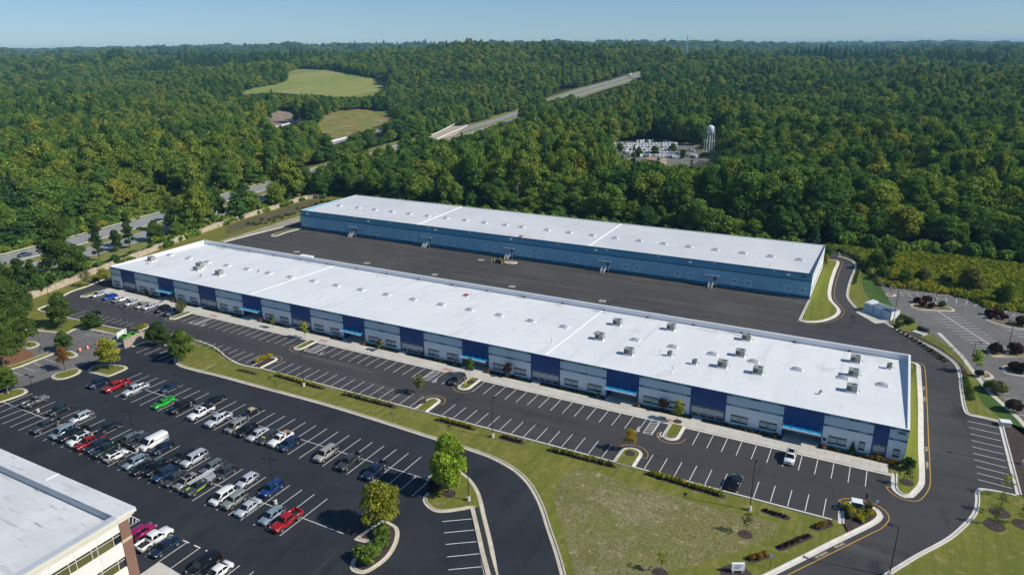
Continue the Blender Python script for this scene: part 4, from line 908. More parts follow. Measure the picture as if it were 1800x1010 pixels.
mb.box(cx - 1.0, cx - .25, cyy - CD, cyy - .25, CZ - .98, CZ - .63); mb.box(cx - 1.0, cx - .5, cyy - CD, cyy - .5, CZ - 1.45, CZ - .99)
mb.box(cx0, cx - 1.0, cyy - 1.0, cyy - .25, CZ - .98, CZ - .63); cpart(mb, 'cornice', [m_cream])
mb = MB(); mb.box(cx0, X1 - .1, Y1 - .4, Y1, 0, CZ - .99); cpart(mb, 'wall', [m_stucco])
# east wall: bands of stucco and ribbon windows, brick corner column
colw = 1.5
mb = MB(); mb.box(X1 - .5, X1 + .08, Y1 - colw, Y1 + .02, 0, 6.6); mb.box(X1 - .5, X1 + .08, Y1 - colw, Y1 + .02, 7.1, CZ - 1.46); cpart(mb, 'brick_column', [m_brick])
mb = MB(); mb.box(X1 - .5, X1 + .12, Y1 - colw - .02, Y1 + .04, 6.6, 7.1); cpart(mb, 'stone_band', [m_stone])
F_ = [(CZ - 4.9, CZ - 3.05), (CZ - 9.1, CZ - 7.2)]
zt = CZ - 1.46; yb = cyy - CD
for z0, z1 in F_ + [(0, 0)]:
    mb = MB(); 
    yy = Y1 - colw
    while yy > yb + 1: mb.box(X1 - .4, X1, yy - 3.3 + .012, yy - .012, z1, zt); yy -= 3.3
    cpart(mb, 'wall_panel', [m_stucco]); zt = z0
    if z1 > 0:
        mb = MB(); mb.box(X1 - .35, X1 - .25, yb, Y1 - colw, z0, z1); w = cpart(mb, 'window', [m_glass])
        yy = Y1 - colw; fr = MB(); pn = MB(); i = 0
        fr.box(X1 - .25, X1 - .12, yb, Y1 - colw, z0, z0 + .07); fr.box(X1 - .25, X1 - .12, yb, Y1 - colw, z1 - .07, z1); fr.box(X1 - .25, X1 - .14, yb, Y1 - colw, z1 - .55, z1 - .5)
        wd = [1.1, 2.4, 0.8, 2.2, 1.0, 2.4, .9, 2.2, 1, 2.4, .8, 2.3, 1, 2.4]
        for q in wd:
            if i > 0: pn.box(X1 - .25, X1 - .2, yy - q + .06, yy - .06, z0 + .08, z1 - .56)
            yy -= q; fr.box(X1 - .25, X1 - .1, yy - .04, yy + .04, z0 + .07, z1 - .07); i += 1
        fr.build('window_frame', [m_cream], w); pn.build('window_pane', [m_gold], w)
mb = MB(); mb.cyl((cx - 18.5, cyy + .02, CZ + .02), (cx - 18.5, cyy - 2.0, CZ + .02), .09, n=6); mb.cyl((cx - 18.5, cyy - 2.0, CZ + .02), (cx - 18.9, cyy - 3.0, CZ - 1.2), .08, n=6)
o = cpart(mb, 'cable_loop', [m_copw])
sheet('office_walk', [(X1 + .3, 54), (X1 + .3, 50), (-84, 51.2), (-70, 49.5), (-70, 51.5), (-84, 53.6), (-90, 54.1)], .2, m_walk)
sheet('office_lawn', [(X1 + .3, 50.5), (-84, 51), (-70, 49), (-70, 40), (X1 + .3, 40)], .15, m_grass)
# ---------------------------------------------------------------- vehicles
m_tyre = mat('tyre_rubber', (0.012, 0.012, 0.013), .8); m_rim = mat('alloy_rim', (0.45, 0.46, 0.47), .3, metal=.8)
m_cglass = mat('car_glass', (0.008, 0.012, 0.015), .05, spec=.3); m_trim = mat('black_trim', (0.012, 0.012, 0.013), .6)
m_hl = mat('headlight_lens', (0.55, 0.57, 0.58), .15); m_tl = mat('taillight_lens', (0.28, 0.01, 0.01), .25); m_bed = mat('bed_liner', (0.02, 0.02, 0.021), .8)
PAINT = dict(black=(.006, .006, .007), navy=(.008, .018, .045), dkblue=(.01, .03, .08), blue=(.006, .06, .42), royal=(.008, .04, .17), white=(.75, .75, .74), silver=(.62, .64, .66), grey=(.20, .21, .22), dgrey=(.04, .043, .046), red=(.34, .008, .012), dred=(.22, .01, .012), green=(.02, .42, .03), sage=(.30, .34, .30), tan=(.46, .44, .38), champagne=(.36, .34, .30), pink=(.26, .008, .085), lblue=(.30, .38, .44), dgreen=(.012, .022, .018))
def paint(c):
    return mat('car_paint_' + c, PAINT[c], .28, metal=.35 if c in ('silver', 'grey', 'lblue', 'tan', 'champagne', 'sage') else .0, coat=.45, spec=.4)
# L, W, belt height, roof height, cowl x, roof front x, roof rear x, rear base x, hood height, deck height, ground clearance, wheel radius
SPEC = dict(
    sedan=dict(L=4.85, W=1.84, belt=.92, roof=1.44, x=(1.25, .45, -1.0, -1.75), hood=.88, deck=.98, r=.34),
    muscle=dict(L=5.0, W=1.93, belt=.95, roof=1.40, x=(.95, .2, -1.0, -1.9), hood=.93, deck=1.02, r=.36),
    hatch=dict(L=4.4, W=1.8, belt=.96, roof=1.52, x=(1.2, .5, -1.55, -2.05), hood=.92, deck=.98, r=.34),
    wagon=dict(L=4.8, W=1.84, belt=.96, roof=1.58, x=(1.3, .6, -1.75, -2.3), hood=.92, deck=1.0, r=.35),
    suv=dict(L=4.75, W=1.88, belt=1.05, roof=1.72, x=(1.25, .6, -1.75, -2.22), hood=1.03, deck=1.05, r=.37),
    bigsuv=dict(L=5.3, W=2.0, belt=1.15, roof=1.90, x=(1.45, .85, -2.2, -2.55), hood=1.13, deck=1.15, r=.40),
    boxsuv=dict(L=4.7, W=1.88, belt=1.15, roof=1.86, x=(1.0, .7, -2.05, -2.25), hood=1.12, deck=1.15, r=.42),
    minivan=dict(L=5.1, W=1.98, belt=1.02, roof=1.76, x=(1.75, .85, -2.05, -2.42), hood=.98, deck=1.0, r=.35),
    van=dict(L=5.7, W=2.02, belt=1.2, roof=2.12, x=(2.0, 1.2, -2.7, -2.8), hood=1.1, deck=1.2, r=.36),
    pickup=dict(L=5.9, W=2.03, belt=1.18, roof=1.90, x=(1.35, .75, -.75, -1.0), hood=1.15, deck=1.16, r=.42, bed=True),
    regpickup=dict(L=5.5, W=1.98, belt=1.12, roof=1.80, x=(1.1, .55, -.25, -.45), hood=1.08, deck=1.1, r=.40, bed=True),
    convertible=dict(L=4.7, W=1.80, belt=.92, roof=1.36, x=(.75, .25, -.9, -1.5), hood=.88, deck=.93, r=.34))
CM = {}
def car_meshes(kind):
    if kind in CM: return CM[kind]
    S = SPEC[kind]; L, W = S['L'], S['W']; h = W / 2; zb = .24 if S['r'] < .38 else .34; belt = S['belt']; xc, xf, xr, xe = S['x']
    out = {}
    # lower body as a loft, x forward
    xe_deck = xe
    st = []
    hood, deck = S['hood'], S['deck']
    st.append((L / 2, h * .70, zb + .1, zb + .32)); st.append((L / 2 - .08, h * .84, zb + .04, hood - .22)); st.append((L / 2 - .35, h * .95, zb, hood - .08)); st.append((L / 2 - .8, h, zb, hood - .02)); st.append((xc, h, zb, belt))
    st.append((0, h, zb, belt + .01)); st.append((xe, h, zb, belt + .02))
    if xe > -L / 2 + .35: st.append((xe - .2, h, zb, deck))
    st.append((-L / 2 + .3, h * .98, zb, deck)); st.append((-L / 2 + .06, h * .93, zb + .05, deck - .08)); st.append((-L / 2, h * .86, zb + .12, deck - .3))
    if S.get('bed'):
        st = [s for s in st if s[0] >= xe - .01]; st.append((xe - .02, h, zb, belt + .02))
    vs = []; n = 9
    for x, w, z0, z1 in st:
        zm = z0 + (z1 - z0) * .55
        vs += [(x, 0, z0), (x, w * .9, z0), (x, w, z0 + .12), (x, w, zm), (x, w * .965, z1 - .05), (x, w * .88, z1), (x, 0, z1 + .015)]
    N = 7; M2 = []
    for k in range(len(st)):
        r = vs[k * N:(k + 1) * N]; ring = r + [(x, -y, z) for x, y, z in r[-2:0:-1]]; M2 += ring
    R = 2 * N - 2; b = MB()
    fs = []
    for k in range(len(st) - 1):
        for i in range(R): fs.append((k * R + i, k * R + (i + 1) % R, (k + 1) * R + (i + 1) % R, (k + 1) * R + i))
    b.add(M2, fs, 0, False)
    b.add(M2[:R], [tuple(range(R))[::-1]], 0); b.add(M2[-R:], [tuple(range(R))], 0)
    if S.get('bed'):
        zt = deck + .02; x0, x1 = -L / 2 + .02, xe - .03
        b.box(x0, x1, -h, -h + .13, zb + .05, zt); b.box(x0, x1, h - .13, h, zb + .05, zt); b.box(x0, x0 + .1, -h + .13, h - .13, zb + .1, zt - .02)
        b.box(x0 + .1, x1, -h + .13, h - .13, zb + .1, .72, 1)
    # pillars and roof
    tw = h * .78; bw = h * .93; rz = S['roof']; z0 = belt
    if kind == 'van': tw = h * .88
    T = [(xf, tw), (xr, tw)]
    def frust(xa, xb, xc_, xd, w0, w1, za, zb_, mi):
        b.hexa([(xb, -w0, za), (xa, -w0, za), (xa, w0, za), (xb, w0, za)][::1], [(xd, -w1, zb_), (xc_, -w1, zb_), (xc_, w1, zb_), (xd, w1, zb_)], mi)
    ztop = rz - .07
    frust(xc, xe, xf, xr, bw, tw, z0, ztop, 0 if kind != 'convertible' else 2)
    frust(xf, xr, xf - .15, xr + .15, tw, tw * .86, ztop, rz, 0 if kind != 'convertible' else 2)
    body = b.build('body', [m_trim, m_bed, m_trim]); bm2 = bmesh.new(); bm2.from_mesh(body.data); bmesh.ops.remove_doubles(bm2, verts=bm2.verts[:], dist=.002)
    ed = [e for e in bm2.edges if len(e.link_faces) == 2 and e.calc_face_angle(0) > .5]
    bmesh.ops.bevel(bm2, geom=ed, offset=.045, segments=2, affect='EDGES', clamp_overlap=True)
    for f_ in bm2.faces: f_.smooth = True
    bm2.to_mesh(body.data); bm2.free(); out['body'] = body.data; bpy.data.objects.remove(body)
    # glass panels proud of the frustum
    def lerp(p, q, t): return tuple(p[i] + (q[i] - p[i]) * t for i in range(3))
    def panel(c00, c10, c11, c01, u0, u1, v0, v1, name, push):
        def P(u, v): a = lerp(c00, c10, u); d = lerp(c01, c11, u); return tuple(np.array(lerp(a, d, v)) + push)
        g = MB(); g.add([P(u0, v0), P(u1, v0), P(u1, v1), P(u0, v1)], [(0, 1, 2, 3)]); o = g.build(name, [m_cglass]); me = o.data; bpy.data.objects.remove(o); return me
    f00, f10, f11, f01 = (xc, -bw, z0), (xc, bw, z0), (xf, tw, ztop), (xf, -tw, ztop)
    out['windscreen'] = panel(f00, f10, f11, f01, .06, .94, .04, .95, 'windscreen', np.array([.012, 0, .01]))
    r00, r10, r11, r01 = (xe, bw, z0), (xe, -bw, z0), (xr, -tw, ztop), (xr, tw, ztop)
    out['rear_window'] = panel(r00, r10, r11, r01, .08, .92, .12, .92, 'rear_window', np.array([-.012, 0, .01]))
    sw = []
    segs = [(.10, .46), (.50, .78), (.82, .97)] if kind in ('suv', 'bigsuv', 'boxsuv', 'wagon', 'minivan') else [(.14, .50), (.54, .90)]
    if kind == 'van': segs = [(.06, .26)]
    if kind == 'regpickup': segs = [(.18, .86)]
    for s in (1, -1):
        a, bq, c, d = (xc, s * bw, z0), (xe, s * bw, z0), (xr, s * tw, ztop), (xf, s * tw, ztop)
        for u0, u1 in segs: sw.append(panel(a, bq, c, d, u0, u1, .08, .9, 'side_window', np.array([0, s * .012, .003])))
    out['side'] = sw
    CM[kind] = out; return out
def wheel_meshes(r):
    k = ('w', r)
    if k in CM: return CM[k]
    b = MB(); b.cyl((0, -.12, 0), (0, .12, 0), r, n=14); o = b.build('tyre', [m_tyre]); t = o.data; bpy.data.objects.remove(o)
    b = MB(); b.cyl((0, -.128, 0), (0, .128, 0), r * .66, n=10); o = b.build('rim', [m_rim]); ri = o.data; bpy.data.objects.remove(o)
    b = MB(); pts = [(r * 1.2 * math.cos(t_), r * 1.2 * math.sin(t_)) for t_ in np.linspace(-.15, math.pi + .15, 12)]
    b.add([(x, 0, z) for x, z in pts], [tuple(range(12))]); o = b.build('wheel_arch', [m_trim]); ar = o.data; bpy.data.objects.remove(o)
    CM[k] = (t, ri, ar); return CM[k]
def small(name, key, fn, m):
    if key not in CM: b = MB(); fn(b); o = b.build(name, [m]); CM[key] = o.data; bpy.data.objects.remove(o)
    return CM[key]
BODYC = {}
def add(name, me, parent, loc=(0, 0, 0)):
    o = bpy.data.objects.new(name, me); COL.objects.link(o); o.parent = parent; o.location = loc; return o
def car(kind, col, x, y, face, label, name='parked_car', cat='car', group='cars in the main car park', z=.065, roofcol=None):
    """face: 'S' nose towards -Y, 'N' nose towards +Y, or an angle"""
    S = SPEC[kind]; A = car_meshes(kind); rz = {'S': -math.pi / 2, 'N': math.pi / 2}.get(face, face)
    t = empty(name, (x, y, z), rz + random.uniform(-.02, .02), label, cat, group)
    key = (kind, col, roofcol)
    if key not in BODYC:
        me = A['body'].copy(); me.materials[0] = paint(col); me.materials[1] = m_bed; me.materials[2] = mat('soft_top', (.45, .36, .24), .9); BODYC[key] = me
    add('body', BODYC[key], t)
    add('windscreen', A['windscreen'], t)
    if kind != 'van': add('rear_window', A['rear_window'], t)
    for m in A['side']: add('side_window', m, t)
    ty, ri, ar = wheel_meshes(S['r']); L, W = S['L'], S['W']
    wb = (L / 2 - .93, -L / 2 + 1.0) if not S.get('bed') else (L / 2 - 1.0, -L / 2 + 1.25)
    for wx in wb:
        for s in (1, -1):
            w = add('wheel', ty, t, (wx, s * (W / 2 - .11), S['r'])); add('rim', ri, w); add('wheel_arch', ar, t, (wx, s * (W / 2 + .004), S['r'] + .02))
    hz = S['hood'] - .24
    hl = small('headlight', ('hl', kind), lambda b: b.box(-.16, .03, -.2, .2, -.08, .07), m_hl)
    tl = small('taillight', ('tl', kind), lambda b: b.box(-.03, .1, -.12, .12, -.13, .13), m_tl)
    for s in (1, -1):
        add('headlight', hl, t, (L / 2 - .13, s * W * .36, hz)); add('taillight', tl, t, (-L / 2 + .03, s * W * .41, S['deck'] - .25))
        add('mirror', small('mirror', 'mir', lambda b: b.box(-.08, .08, -.1, .1, -.07, .08), m_trim), t, (S['x'][0] - .35, s * (W / 2 + .06), S['belt'] + .08))
    gr = small('grille', ('gr', kind), lambda b: b.box(-.02, .03, -W * .22, W * .22, -.1, .1), m_trim); add('grille', gr, t, (L / 2 - .05, 0, hz - .06))
    if kind in ('suv', 'bigsuv', 'wagon'):
        rr = small('roof_rail', ('rr', kind), lambda b: [b.box(S['x'][2] + .2, S['x'][1] - .25, s * W * .33 - .025, s * W * .33 + .025, S['roof'] - .02, S['roof'] + .05) for s in (1, -1)], m_trim); add('roof_rail', rr, t)
    return t
C = car
YU, YL2, YM, YN, YL = 94.2, 88.4, 75.6, 69.9, 56.6
C('suv', 'navy', -156.8, 87.9, 'S', 'dark blue SUV beside the red pickup below the rounded grass island')
C('pickup', 'red', -151.5, 88.8, 'S', 'bright red pickup truck between a dark SUV and a silver pickup', 'pickup_truck', 'pickup truck')
C('pickup', 'silver', -145.8, 89.6, 'S', 'silver crew-cab pickup truck right of the bright red one', 'pickup_truck', 'pickup truck')
C('sedan', 'navy', -140.0, 94.2, 'S', 'navy sedan alone in the far row behind the bright green coupe')
gc = C('muscle', 'green', -134.6, 88.3, 'S', 'bright green coupe with black bonnet stripes')
b = MB()
for s in (-.3, .3): b.box(.98, 2.3, s - .16, s + .16, .962, .967); b.box(-.82, .02, s - .16, s + .16, 1.403, 1.41)
b.build('stripe', [m_trim], gc)
b = MB(); b.box(-2.45, -2.15, -.8, .8, 1.14, 1.18); b.box(-2.35, -2.25, -.75, -.7, .98, 1.15); b.box(-2.35, -2.25, .7, .75, .98, 1.15); b.build('spoiler', [paint('green')], gc)
t = C('pickup', 'black', -129.4, 88.9, 'S', 'long black pickup truck with a covered bed next to the green coupe', 'pickup_truck', 'pickup truck')
b = MB(); b.box(-2.75, -1.05, -.9, .9, 1.18, 1.55); b.box(-1.02, .9, -.75, .75, 1.9, 1.98); b.build('bed_cover', [m_trim], t)
t = C('pickup', 'white', -123.2, 88.9, 'S', 'white pickup truck with sunroof and black bed cover', 'pickup_truck', 'pickup truck')
b = MB(); b.box(-2.85, -1.05, -.92, .92, 1.17, 1.22); b.build('bed_cover', [m_trim], t); b = MB(); b.box(-.2, .55, -.45, .45, 1.895, 1.91); b.build('sunroof', [m_cglass], t)
C('pickup', 'silver', -117.4, 88.5, 'S', 'light silver pickup truck right of the white pickup with sunroof', 'pickup_truck', 'pickup truck')
C('sedan', 'black', -125.6, 94.5, 'S', 'black sedan in the far row behind the white pickup')
C('convertible', 'black', -114.1, 94.1, 'S', 'black convertible with a tan soft top', cat='convertible')
C('minivan', 'champagne', -112.0, 88.5, 'S', 'dark bronze minivan left end of the tight group of six')
C('suv', 'black', -108.8, 88.2, 'S', 'black SUV between the bronze minivan and the pale sedan')
C('sedan', 'silver', -105.6, 88.1, 'S', 'pale silver sedan in the middle of the tight group of six')
t = C('wagon', 'dgrey', -102.8, 88.1, 'S', 'dark wagon with a yellow-green sunshade behind its windscreen')
b = MB(); b.add([(1.15, -.6, 1.04), (1.15, .6, 1.04), (.85, .5, 1.32), (.85, -.5, 1.32)], [(0, 1, 2, 3)]); o = b.build('sunshade', [mat('sunshade', (.4, .42, .1), .7)], t); o.location = (.04, 0, .03)
t = C('regpickup', 'white', -100.0, 88.7, 'S', 'white work pickup truck with a pile of timber in its bed', 'pickup_truck', 'pickup truck')
b = MB(); b.box(-.75, -.5, -.85, .85, 1.1, 1.85)
b.build('rack', [m_copw], t); b = MB(); rl_ = random.Random(5)
for i in range(14): p = Vector((rl_.uniform(-2.4, -.9), rl_.uniform(-.7, .7), rl_.uniform(.9, 1.4))); b.bar(p, p + Vector((rl_.uniform(-.5, .5), rl_.uniform(-.6, .6), rl_.uniform(.1, .5))), .12)
b.build('timber', [mat('raw_timber', (.45, .30, .17), .8)], t)
C('suv', 'dkblue', -97.1, 88.1, 'S', 'dark blue SUV at the right end of the tight group of six')
C('bigsuv', 'tan', -88.1, 88.6, 'S', 'large tan-silver SUV standing alone left of the dark grey pickup')
C('pickup', 'dgrey', -82.3, 88.6, 'S', 'dark grey pickup truck between the tan SUV and the navy pickup', 'pickup_truck', 'pickup truck')
C('pickup', 'navy', -76.1, 88.4, 'S', 'navy pickup truck, the right-most vehicle of the far double row', 'pickup_truck', 'pickup truck')
C('regpickup', 'grey', -160.7, 75.7, 'N', 'grey pickup truck parked beside the lamp post at the far left', 'pickup_truck', 'pickup truck')
C('sedan', 'dgreen', -152.1, 76.0, 'S', 'dark green sedan alone between the grey pickup and the silver wagon')
C('wagon', 'silver', -144.5, 76.1, 'S', 'silver wagon with roof rails behind the row of packed cars at left')
C('pickup', 'dgrey', -147.2, 70.4, 'S', 'charcoal pickup truck, left-most vehicle of the packed middle row', 'pickup_truck', 'pickup truck')
C('minivan', 'lblue', -141.8, 70.6, 'S', 'pale blue minivan two stalls right of the charcoal pickup')
C('pickup', 'black', -138.9, 70.9, 'S', 'black pickup truck squeezed between a pale minivan and a white SUV', 'pickup_truck', 'pickup truck')
t = C('suv', 'white', -135.9, 70.3, 'S', 'white SUV with a black glass roof left of the dark red pickup'); b = MB(); b.box(-1.3, .35, -.55, .55, 1.715, 1.73); b.build('glass_roof', [m_cglass], t)
C('sedan', 'black', -135.0, 76.0, 'S', 'black sedan behind the dark red pickup')
t = C('pickup', 'dred', -133.0, 70.5, 'S', 'dark red pickup truck with a black bed cover', 'pickup_truck', 'pickup truck'); b = MB(); b.box(-2.85, -1.05, -.92, .92, 1.17, 1.22); b.build('bed_cover', [m_trim], t)
C('suv', 'navy', -130.2, 70.3, 'S', 'navy SUV directly right of the dark red pickup')
C('pickup', 'dgreen', -127.2, 70.4, 'S', 'dark green pickup truck left of the white crossover', 'pickup_truck', 'pickup truck')
t = C('hatch', 'white', -123.8, 69.8, 'N', 'white crossover with black roof panel showing its tail'); b = MB(); b.box(-1.2, .3, -.55, .55, 1.515, 1.53); b.build('glass_roof', [m_cglass], t)
C('suv', 'grey', -126.7, 75.8, 'N', 'grey SUV showing its red tail lights behind the white crossover')
C('suv', 'dgrey', -124.2, 75.5, 'S', 'charcoal SUV tucked left of the white van')
C('van', 'white', -121.4, 76.2, 'S', 'tall white panel van', 'van', 'van')
C('hatch', 'navy', -118.3, 75.8, 'S', 'dark blue hatchback immediately right of the white van')
C('wagon', 'lblue', -118.4, 70.1, 'S', 'blue-grey wagon with roof rails beside the motorcycle')
C('sedan', 'black', -115.4, 69.6, 'S', 'black sedan between the blue-grey wagon and the boxy black off-roader')
C('boxsuv', 'black', -112.8, 70.3, 'S', 'boxy black off-roader in the packed middle row')
C('suv', 'dkblue', -109.8, 69.9, 'S', 'blue-black SUV right of the boxy black off-roader')
C('sedan', 'dgrey', -106.9, 69.9, 'S', 'dark grey sedan left of the champagne SUV')
t = C('suv', 'champagne', -104.0, 70.0, 'S', 'champagne SUV with sunroof next to the green and black van'); b = MB(); b.box(-.9, .3, -.5, .5, 1.715, 1.73); b.build('sunroof', [m_cglass], t)
t = C('pickup', 'dgrey', -100.9, 70.2, 'S', 'black work truck with lime green stripes and a ladder on its rack', 'work_truck', 'truck')
b = MB(); b.box(-2.8, -1.0, -.95, .95, 1.2, 1.75); b.build('tool_box', [mat('tool_box', (.3, .32, .34), .4)], t)
b = MB()
for s in (-.3, .3): b.box(-3.3, 2.2, s - .04, s + .04, 2.28, 2.36)
for q in range(14): b.box(-3.2 + .4 * q, -3.15 + .4 * q, -.26, .26, 2.3, 2.34)
for xx in (-2.5, -.2): b.box(xx, xx + .06, -.9, -.84, 1.75, 2.28); b.box(xx, xx + .06, .84, .9, 1.75, 2.28); b.box(xx, xx + .06, -.9, .9, 2.22, 2.28)
b.build('ladder', [m_copw], t)
b = MB(); m_lime = mat('lime_wrap', (.30, .50, .02), .4); b.hexa([(1.5, -.75, 1.17), (2.3, -.75, 1.15), (2.5, -.2, 1.14), (1.7, -.2, 1.17)], [(1.5, -.75, 1.185), (2.3, -.75, 1.165), (2.5, -.2, 1.155), (1.7, -.2, 1.185)])
for s in (1, -1): b.hexa([(-.2, s * 1.017, .7), (1.6, s * 1.017, .6), (1.6, s * 1.03, .6), (-.2, s * 1.03, .7)], [(-.6, s * 1.017, .95), (1.0, s * 1.017, .95), (1.0, s * 1.03, .95), (-.6, s * 1.03, .95)])
b.build('wrap_stripe', [m_lime], t)
C('suv', 'dgreen', -112.0, 75.6, 'S', 'dark SUV behind the boxy black off-roader')
C('bigsuv', 'silver', -109.2, 75.8, 'S', 'large silver SUV in the second line behind the blue-black one')
C('wagon', 'grey', -104.0, 75.6, 'S', 'grey wagon with bright roof rails behind the work truck ladder')
C('hatch', 'dgrey', -100.4, 75.5, 'S', 'charcoal hatchback at the tail of the work truck with the ladder')
C('hatch', 'silver', -94.8, 75.5, 'S', 'silver hatchback behind the white minivan')
C('suv', 'royal', -88.9, 75.6, 'S', 'deep blue SUV at the foot of the double-headed lamp post')
BODYC_ = None
C('minivan', 'white', -94.8, 70.1, 'S', 'white minivan at the left of a group of three pale vehicles')
C('boxsuv', 'sage', -91.9, 70.0, 'S', 'sage green SUV between the white minivan and a silver sedan')
C('sedan', 'silver', -88.4, 69.7, 'S', 'light silver sedan right of the sage green SUV')
C('wagon', 'lblue', -83.1, 70.0, 'S', 'light blue wagon immediately left of the large crimson pickup')
C('pickup', 'red', -79.9, 70.0, 'S', 'crimson pickup truck with an open bed at the right end of the near row', 'pickup_truck', 'pickup truck')
C('boxsuv', 'pink', -98.4, 56.9, 'N', 'magenta pink open-top off-roader partly hidden by the office corner')
C('pickup', 'white', -95.2, 56.9, 'N', 'white pickup truck beside the magenta off-roader near the office', 'pickup_truck', 'pickup truck')
C('sedan', 'navy', -92.1, 56.5, 'S', 'blue-grey sedan right of the white pickup near the office')
C('bigsuv', 'black', -83.2, 56.4, 'S', 'large black SUV at the bottom edge next to a white sedan')
C('sedan', 'white', -80.1, 56.2, 'S', 'white sedan with black rear window at the bottom edge')
FG = 'cars in the front car park'
C('sedan', 'silver', -217.9, 128.2, 'S', 'pale silver car at the far left end of the warehouse frontage', group=FG)
C('hatch', 'blue', -212.3, 128.1, 'S', 'bright blue hatchback in front of the warehouse', group=FG)
C('suv', 'white', -206.9, 128.1, 'N', 'white SUV right of the bright blue hatchback', group=FG)
C('sedan', 'silver', -201.0, 127.9, 'S', 'silver sedan alone between the white SUV and a pair of sedans', group=FG)
C('sedan', 'tan', -195.9, 127.8, 'S', 'greyish tan sedan, left one of two parked door to door', group=FG)
C('sedan', 'silver', -192.9, 128.1, 'S', 'silver sedan, right one of two parked door to door', group=FG)
C('suv', 'black', -187.3, 128.1, 'S', 'black SUV left of the dark blue pickup at the grass island', group=FG)
C('pickup', 'dkblue', -182.4, 128.0, 'S', 'dark blue pickup truck against the grass island in front of the warehouse', 'pickup_truck', 'pickup truck', FG)
C('wagon', 'black', -201.8, 115.4, 'S', 'black wagon in the lawn-side row of the front car park', group=FG)
C('minivan', 'dgrey', -82.9, 127.6, 'S', 'dark minivan parked against the island with the yellow hydrant', group=FG)
t = C('suv', 'white', -9.3, 127.9, 'S', 'white SUV near the right entrance canopy of the front warehouse', group=FG); b = MB(); b.box(-1.2, .2, -.5, .5, 1.715, 1.73); b.build('glass_roof', [m_cglass], t)
C('sedan', 'black', -16.8, 114.9, 'N', 'black sedan in the lawn-side row near the right lamp post', group=FG)
# box truck behind the parapet, highway traffic
t = empty('box_truck', (*G(543, 450.5, 3.5), .07), 0.0, 'white box truck with a red nose standing in the truck court', 'truck')
b = MB(); b.box(-4.2, 1.2, -1.2, 1.2, .9, 3.5); b.build('cargo_box', [m_copw], t); b = MB(); b.hexa([(1.3, -1.1, .5), (3.2, -1.05, .5), (3.2, 1.05, .5), (1.3, 1.1, .5)], [(1.3, -1.05, 2.6), (2.4, -1, 2.6), (2.4, 1, 2.6), (1.3, 1.05, 2.6)]); b.build('cab', [paint('red')], t)
b = MB(); b.add([(2.46, -.85, 2.45), (2.46, .85, 2.45), (3.02, .88, 1.4), (3.02, -.88, 1.4)], [(0, 3, 2, 1)]); b.build('windscreen', [m_cglass], t)
ty, ri, ar = wheel_meshes(.42)
for wx in (2.3, -2.9):
    for s in (1, -1): w = add('wheel', ty, t, (wx, s * 1.0, .42)); add('rim', ri, w)
# motorcycle
t = empty('motorcycle', (-121.4, 69.2, .065), -math.pi / 2 + .2, 'motorcycle parked between the white crossover and the blue-grey wagon', 'motorcycle')
for wx in (.75, -.72): w = add('wheel', small('tyre', 'mt', lambda b: b.cyl((0, -.06, 0), (0, .06, 0), .31, n=14), m_tyre), t, (wx, 0, .31)); add('rim', small('rim', 'mr', lambda b: b.cyl((0, -.065, 0), (0, .065, 0), .2, n=10), m_rim), w)
b = MB(); b.hexa([(-.1, -.12, .75), (.4, -.14, .72), (.4, .14, .72), (-.1, .12, .75)], [(-.05, -.08, .98), (.3, -.1, .95), (.3, .1, .95), (-.05, .08, .98)]); b.build('tank', [paint('black')], t)
b = MB(); b.box(-.75, -.12, -.13, .13, .74, .84); b.build('seat', [m_trim], t)
b = MB(); b.box(-.2, .3, -.16, .16, .28, .68); b.build('engine', [m_rim], t)
b = MB(); b.bar((.75, -.12, .31), (.42, -.12, .98), .05); b.bar((.75, .12, .31), (.42, .12, .98), .05); b.bar((.38, -.36, 1.04), (.38, .36, 1.04), .04); b.build('fork', [m_rim], t)
# ---------------------------------------------------------------- lamp posts
m_bronze = mat('dark_bronze', (0.022, 0.02, 0.019), .5); m_base = mat('cast_concrete', (0.60, 0.57, 0.50), .9, col2=(.5, .47, .4), scale=2)
def lamp(x, y, label, arms=(math.pi,), H=9.0, z=.06, base=True, group='lamp posts'):
    t = empty('lamp_post', (x, y, z), label=label, cat='lamp post', group=group)
    if base: b = MB(); b.cyl((0, 0, -.06), (0, 0, .78), .33, .31, n=14); b.build('concrete_base', [m_base], t)
    b = MB(); b.cyl((0, 0, .5), (0, 0, H), .085, .06, n=8); b.build('pole', [m_bronze], t)
    for a in arms:
        d = Vector((math.cos(a), math.sin(a), 0)); b = MB(); b.bar(Vector((0, 0, H - .1)), d * .75 + Vector((0, 0, H)), .07); ar = b.build('arm', [m_bronze], t)
        b = MB(); n = Vector((-d.y, d.x, 0)); c = d * 1.05 + Vector((0, 0, H))
        P = [c - d * .38 - n * .22, c + d * .38 - n * .22, c + d * .38 + n * .22, c - d * .38 + n * .22]
        b.hexa([p - Vector((0, 0, .07)) for p in P], [p + Vector((0, 0, .07)) for p in P]); b.build('lamp_head', [m_bronze], ar)
    return t
E_, N_, W_, S_ = 0, math.pi / 2, math.pi, -math.pi / 2
lamp(-13.1, 108.6, 'black lamp post on a white base on the lawn, nearest the entrance road', (N_,), H=8.9)
lamp(-63.3, 109.6, 'black lamp post behind the lawn kerb, second from the entrance road', (N_,), H=8.4)
lamp(-113.7, 109.6, 'black lamp post beside the yellow shrub row', (N_,), H=8.6)
lamp(-173.3, 117.4, 'lamp post standing in the asphalt near the left rounded island', (N_,), H=8.3)
lamp(*G(92.5, 551), 'lamp post at the left corner of the front car park beside a big round tree', (E_,), H=8.6)
lamp(*G(225, 592), 'lamp post rising right behind the green refuse enclosure', (W_ + .4, E_ - .6), H=8.6)
lamp(-156.4, 73.8, 'double-headed lamp post beside the grey pickup at the far left', (W_, E_), H=8.6)
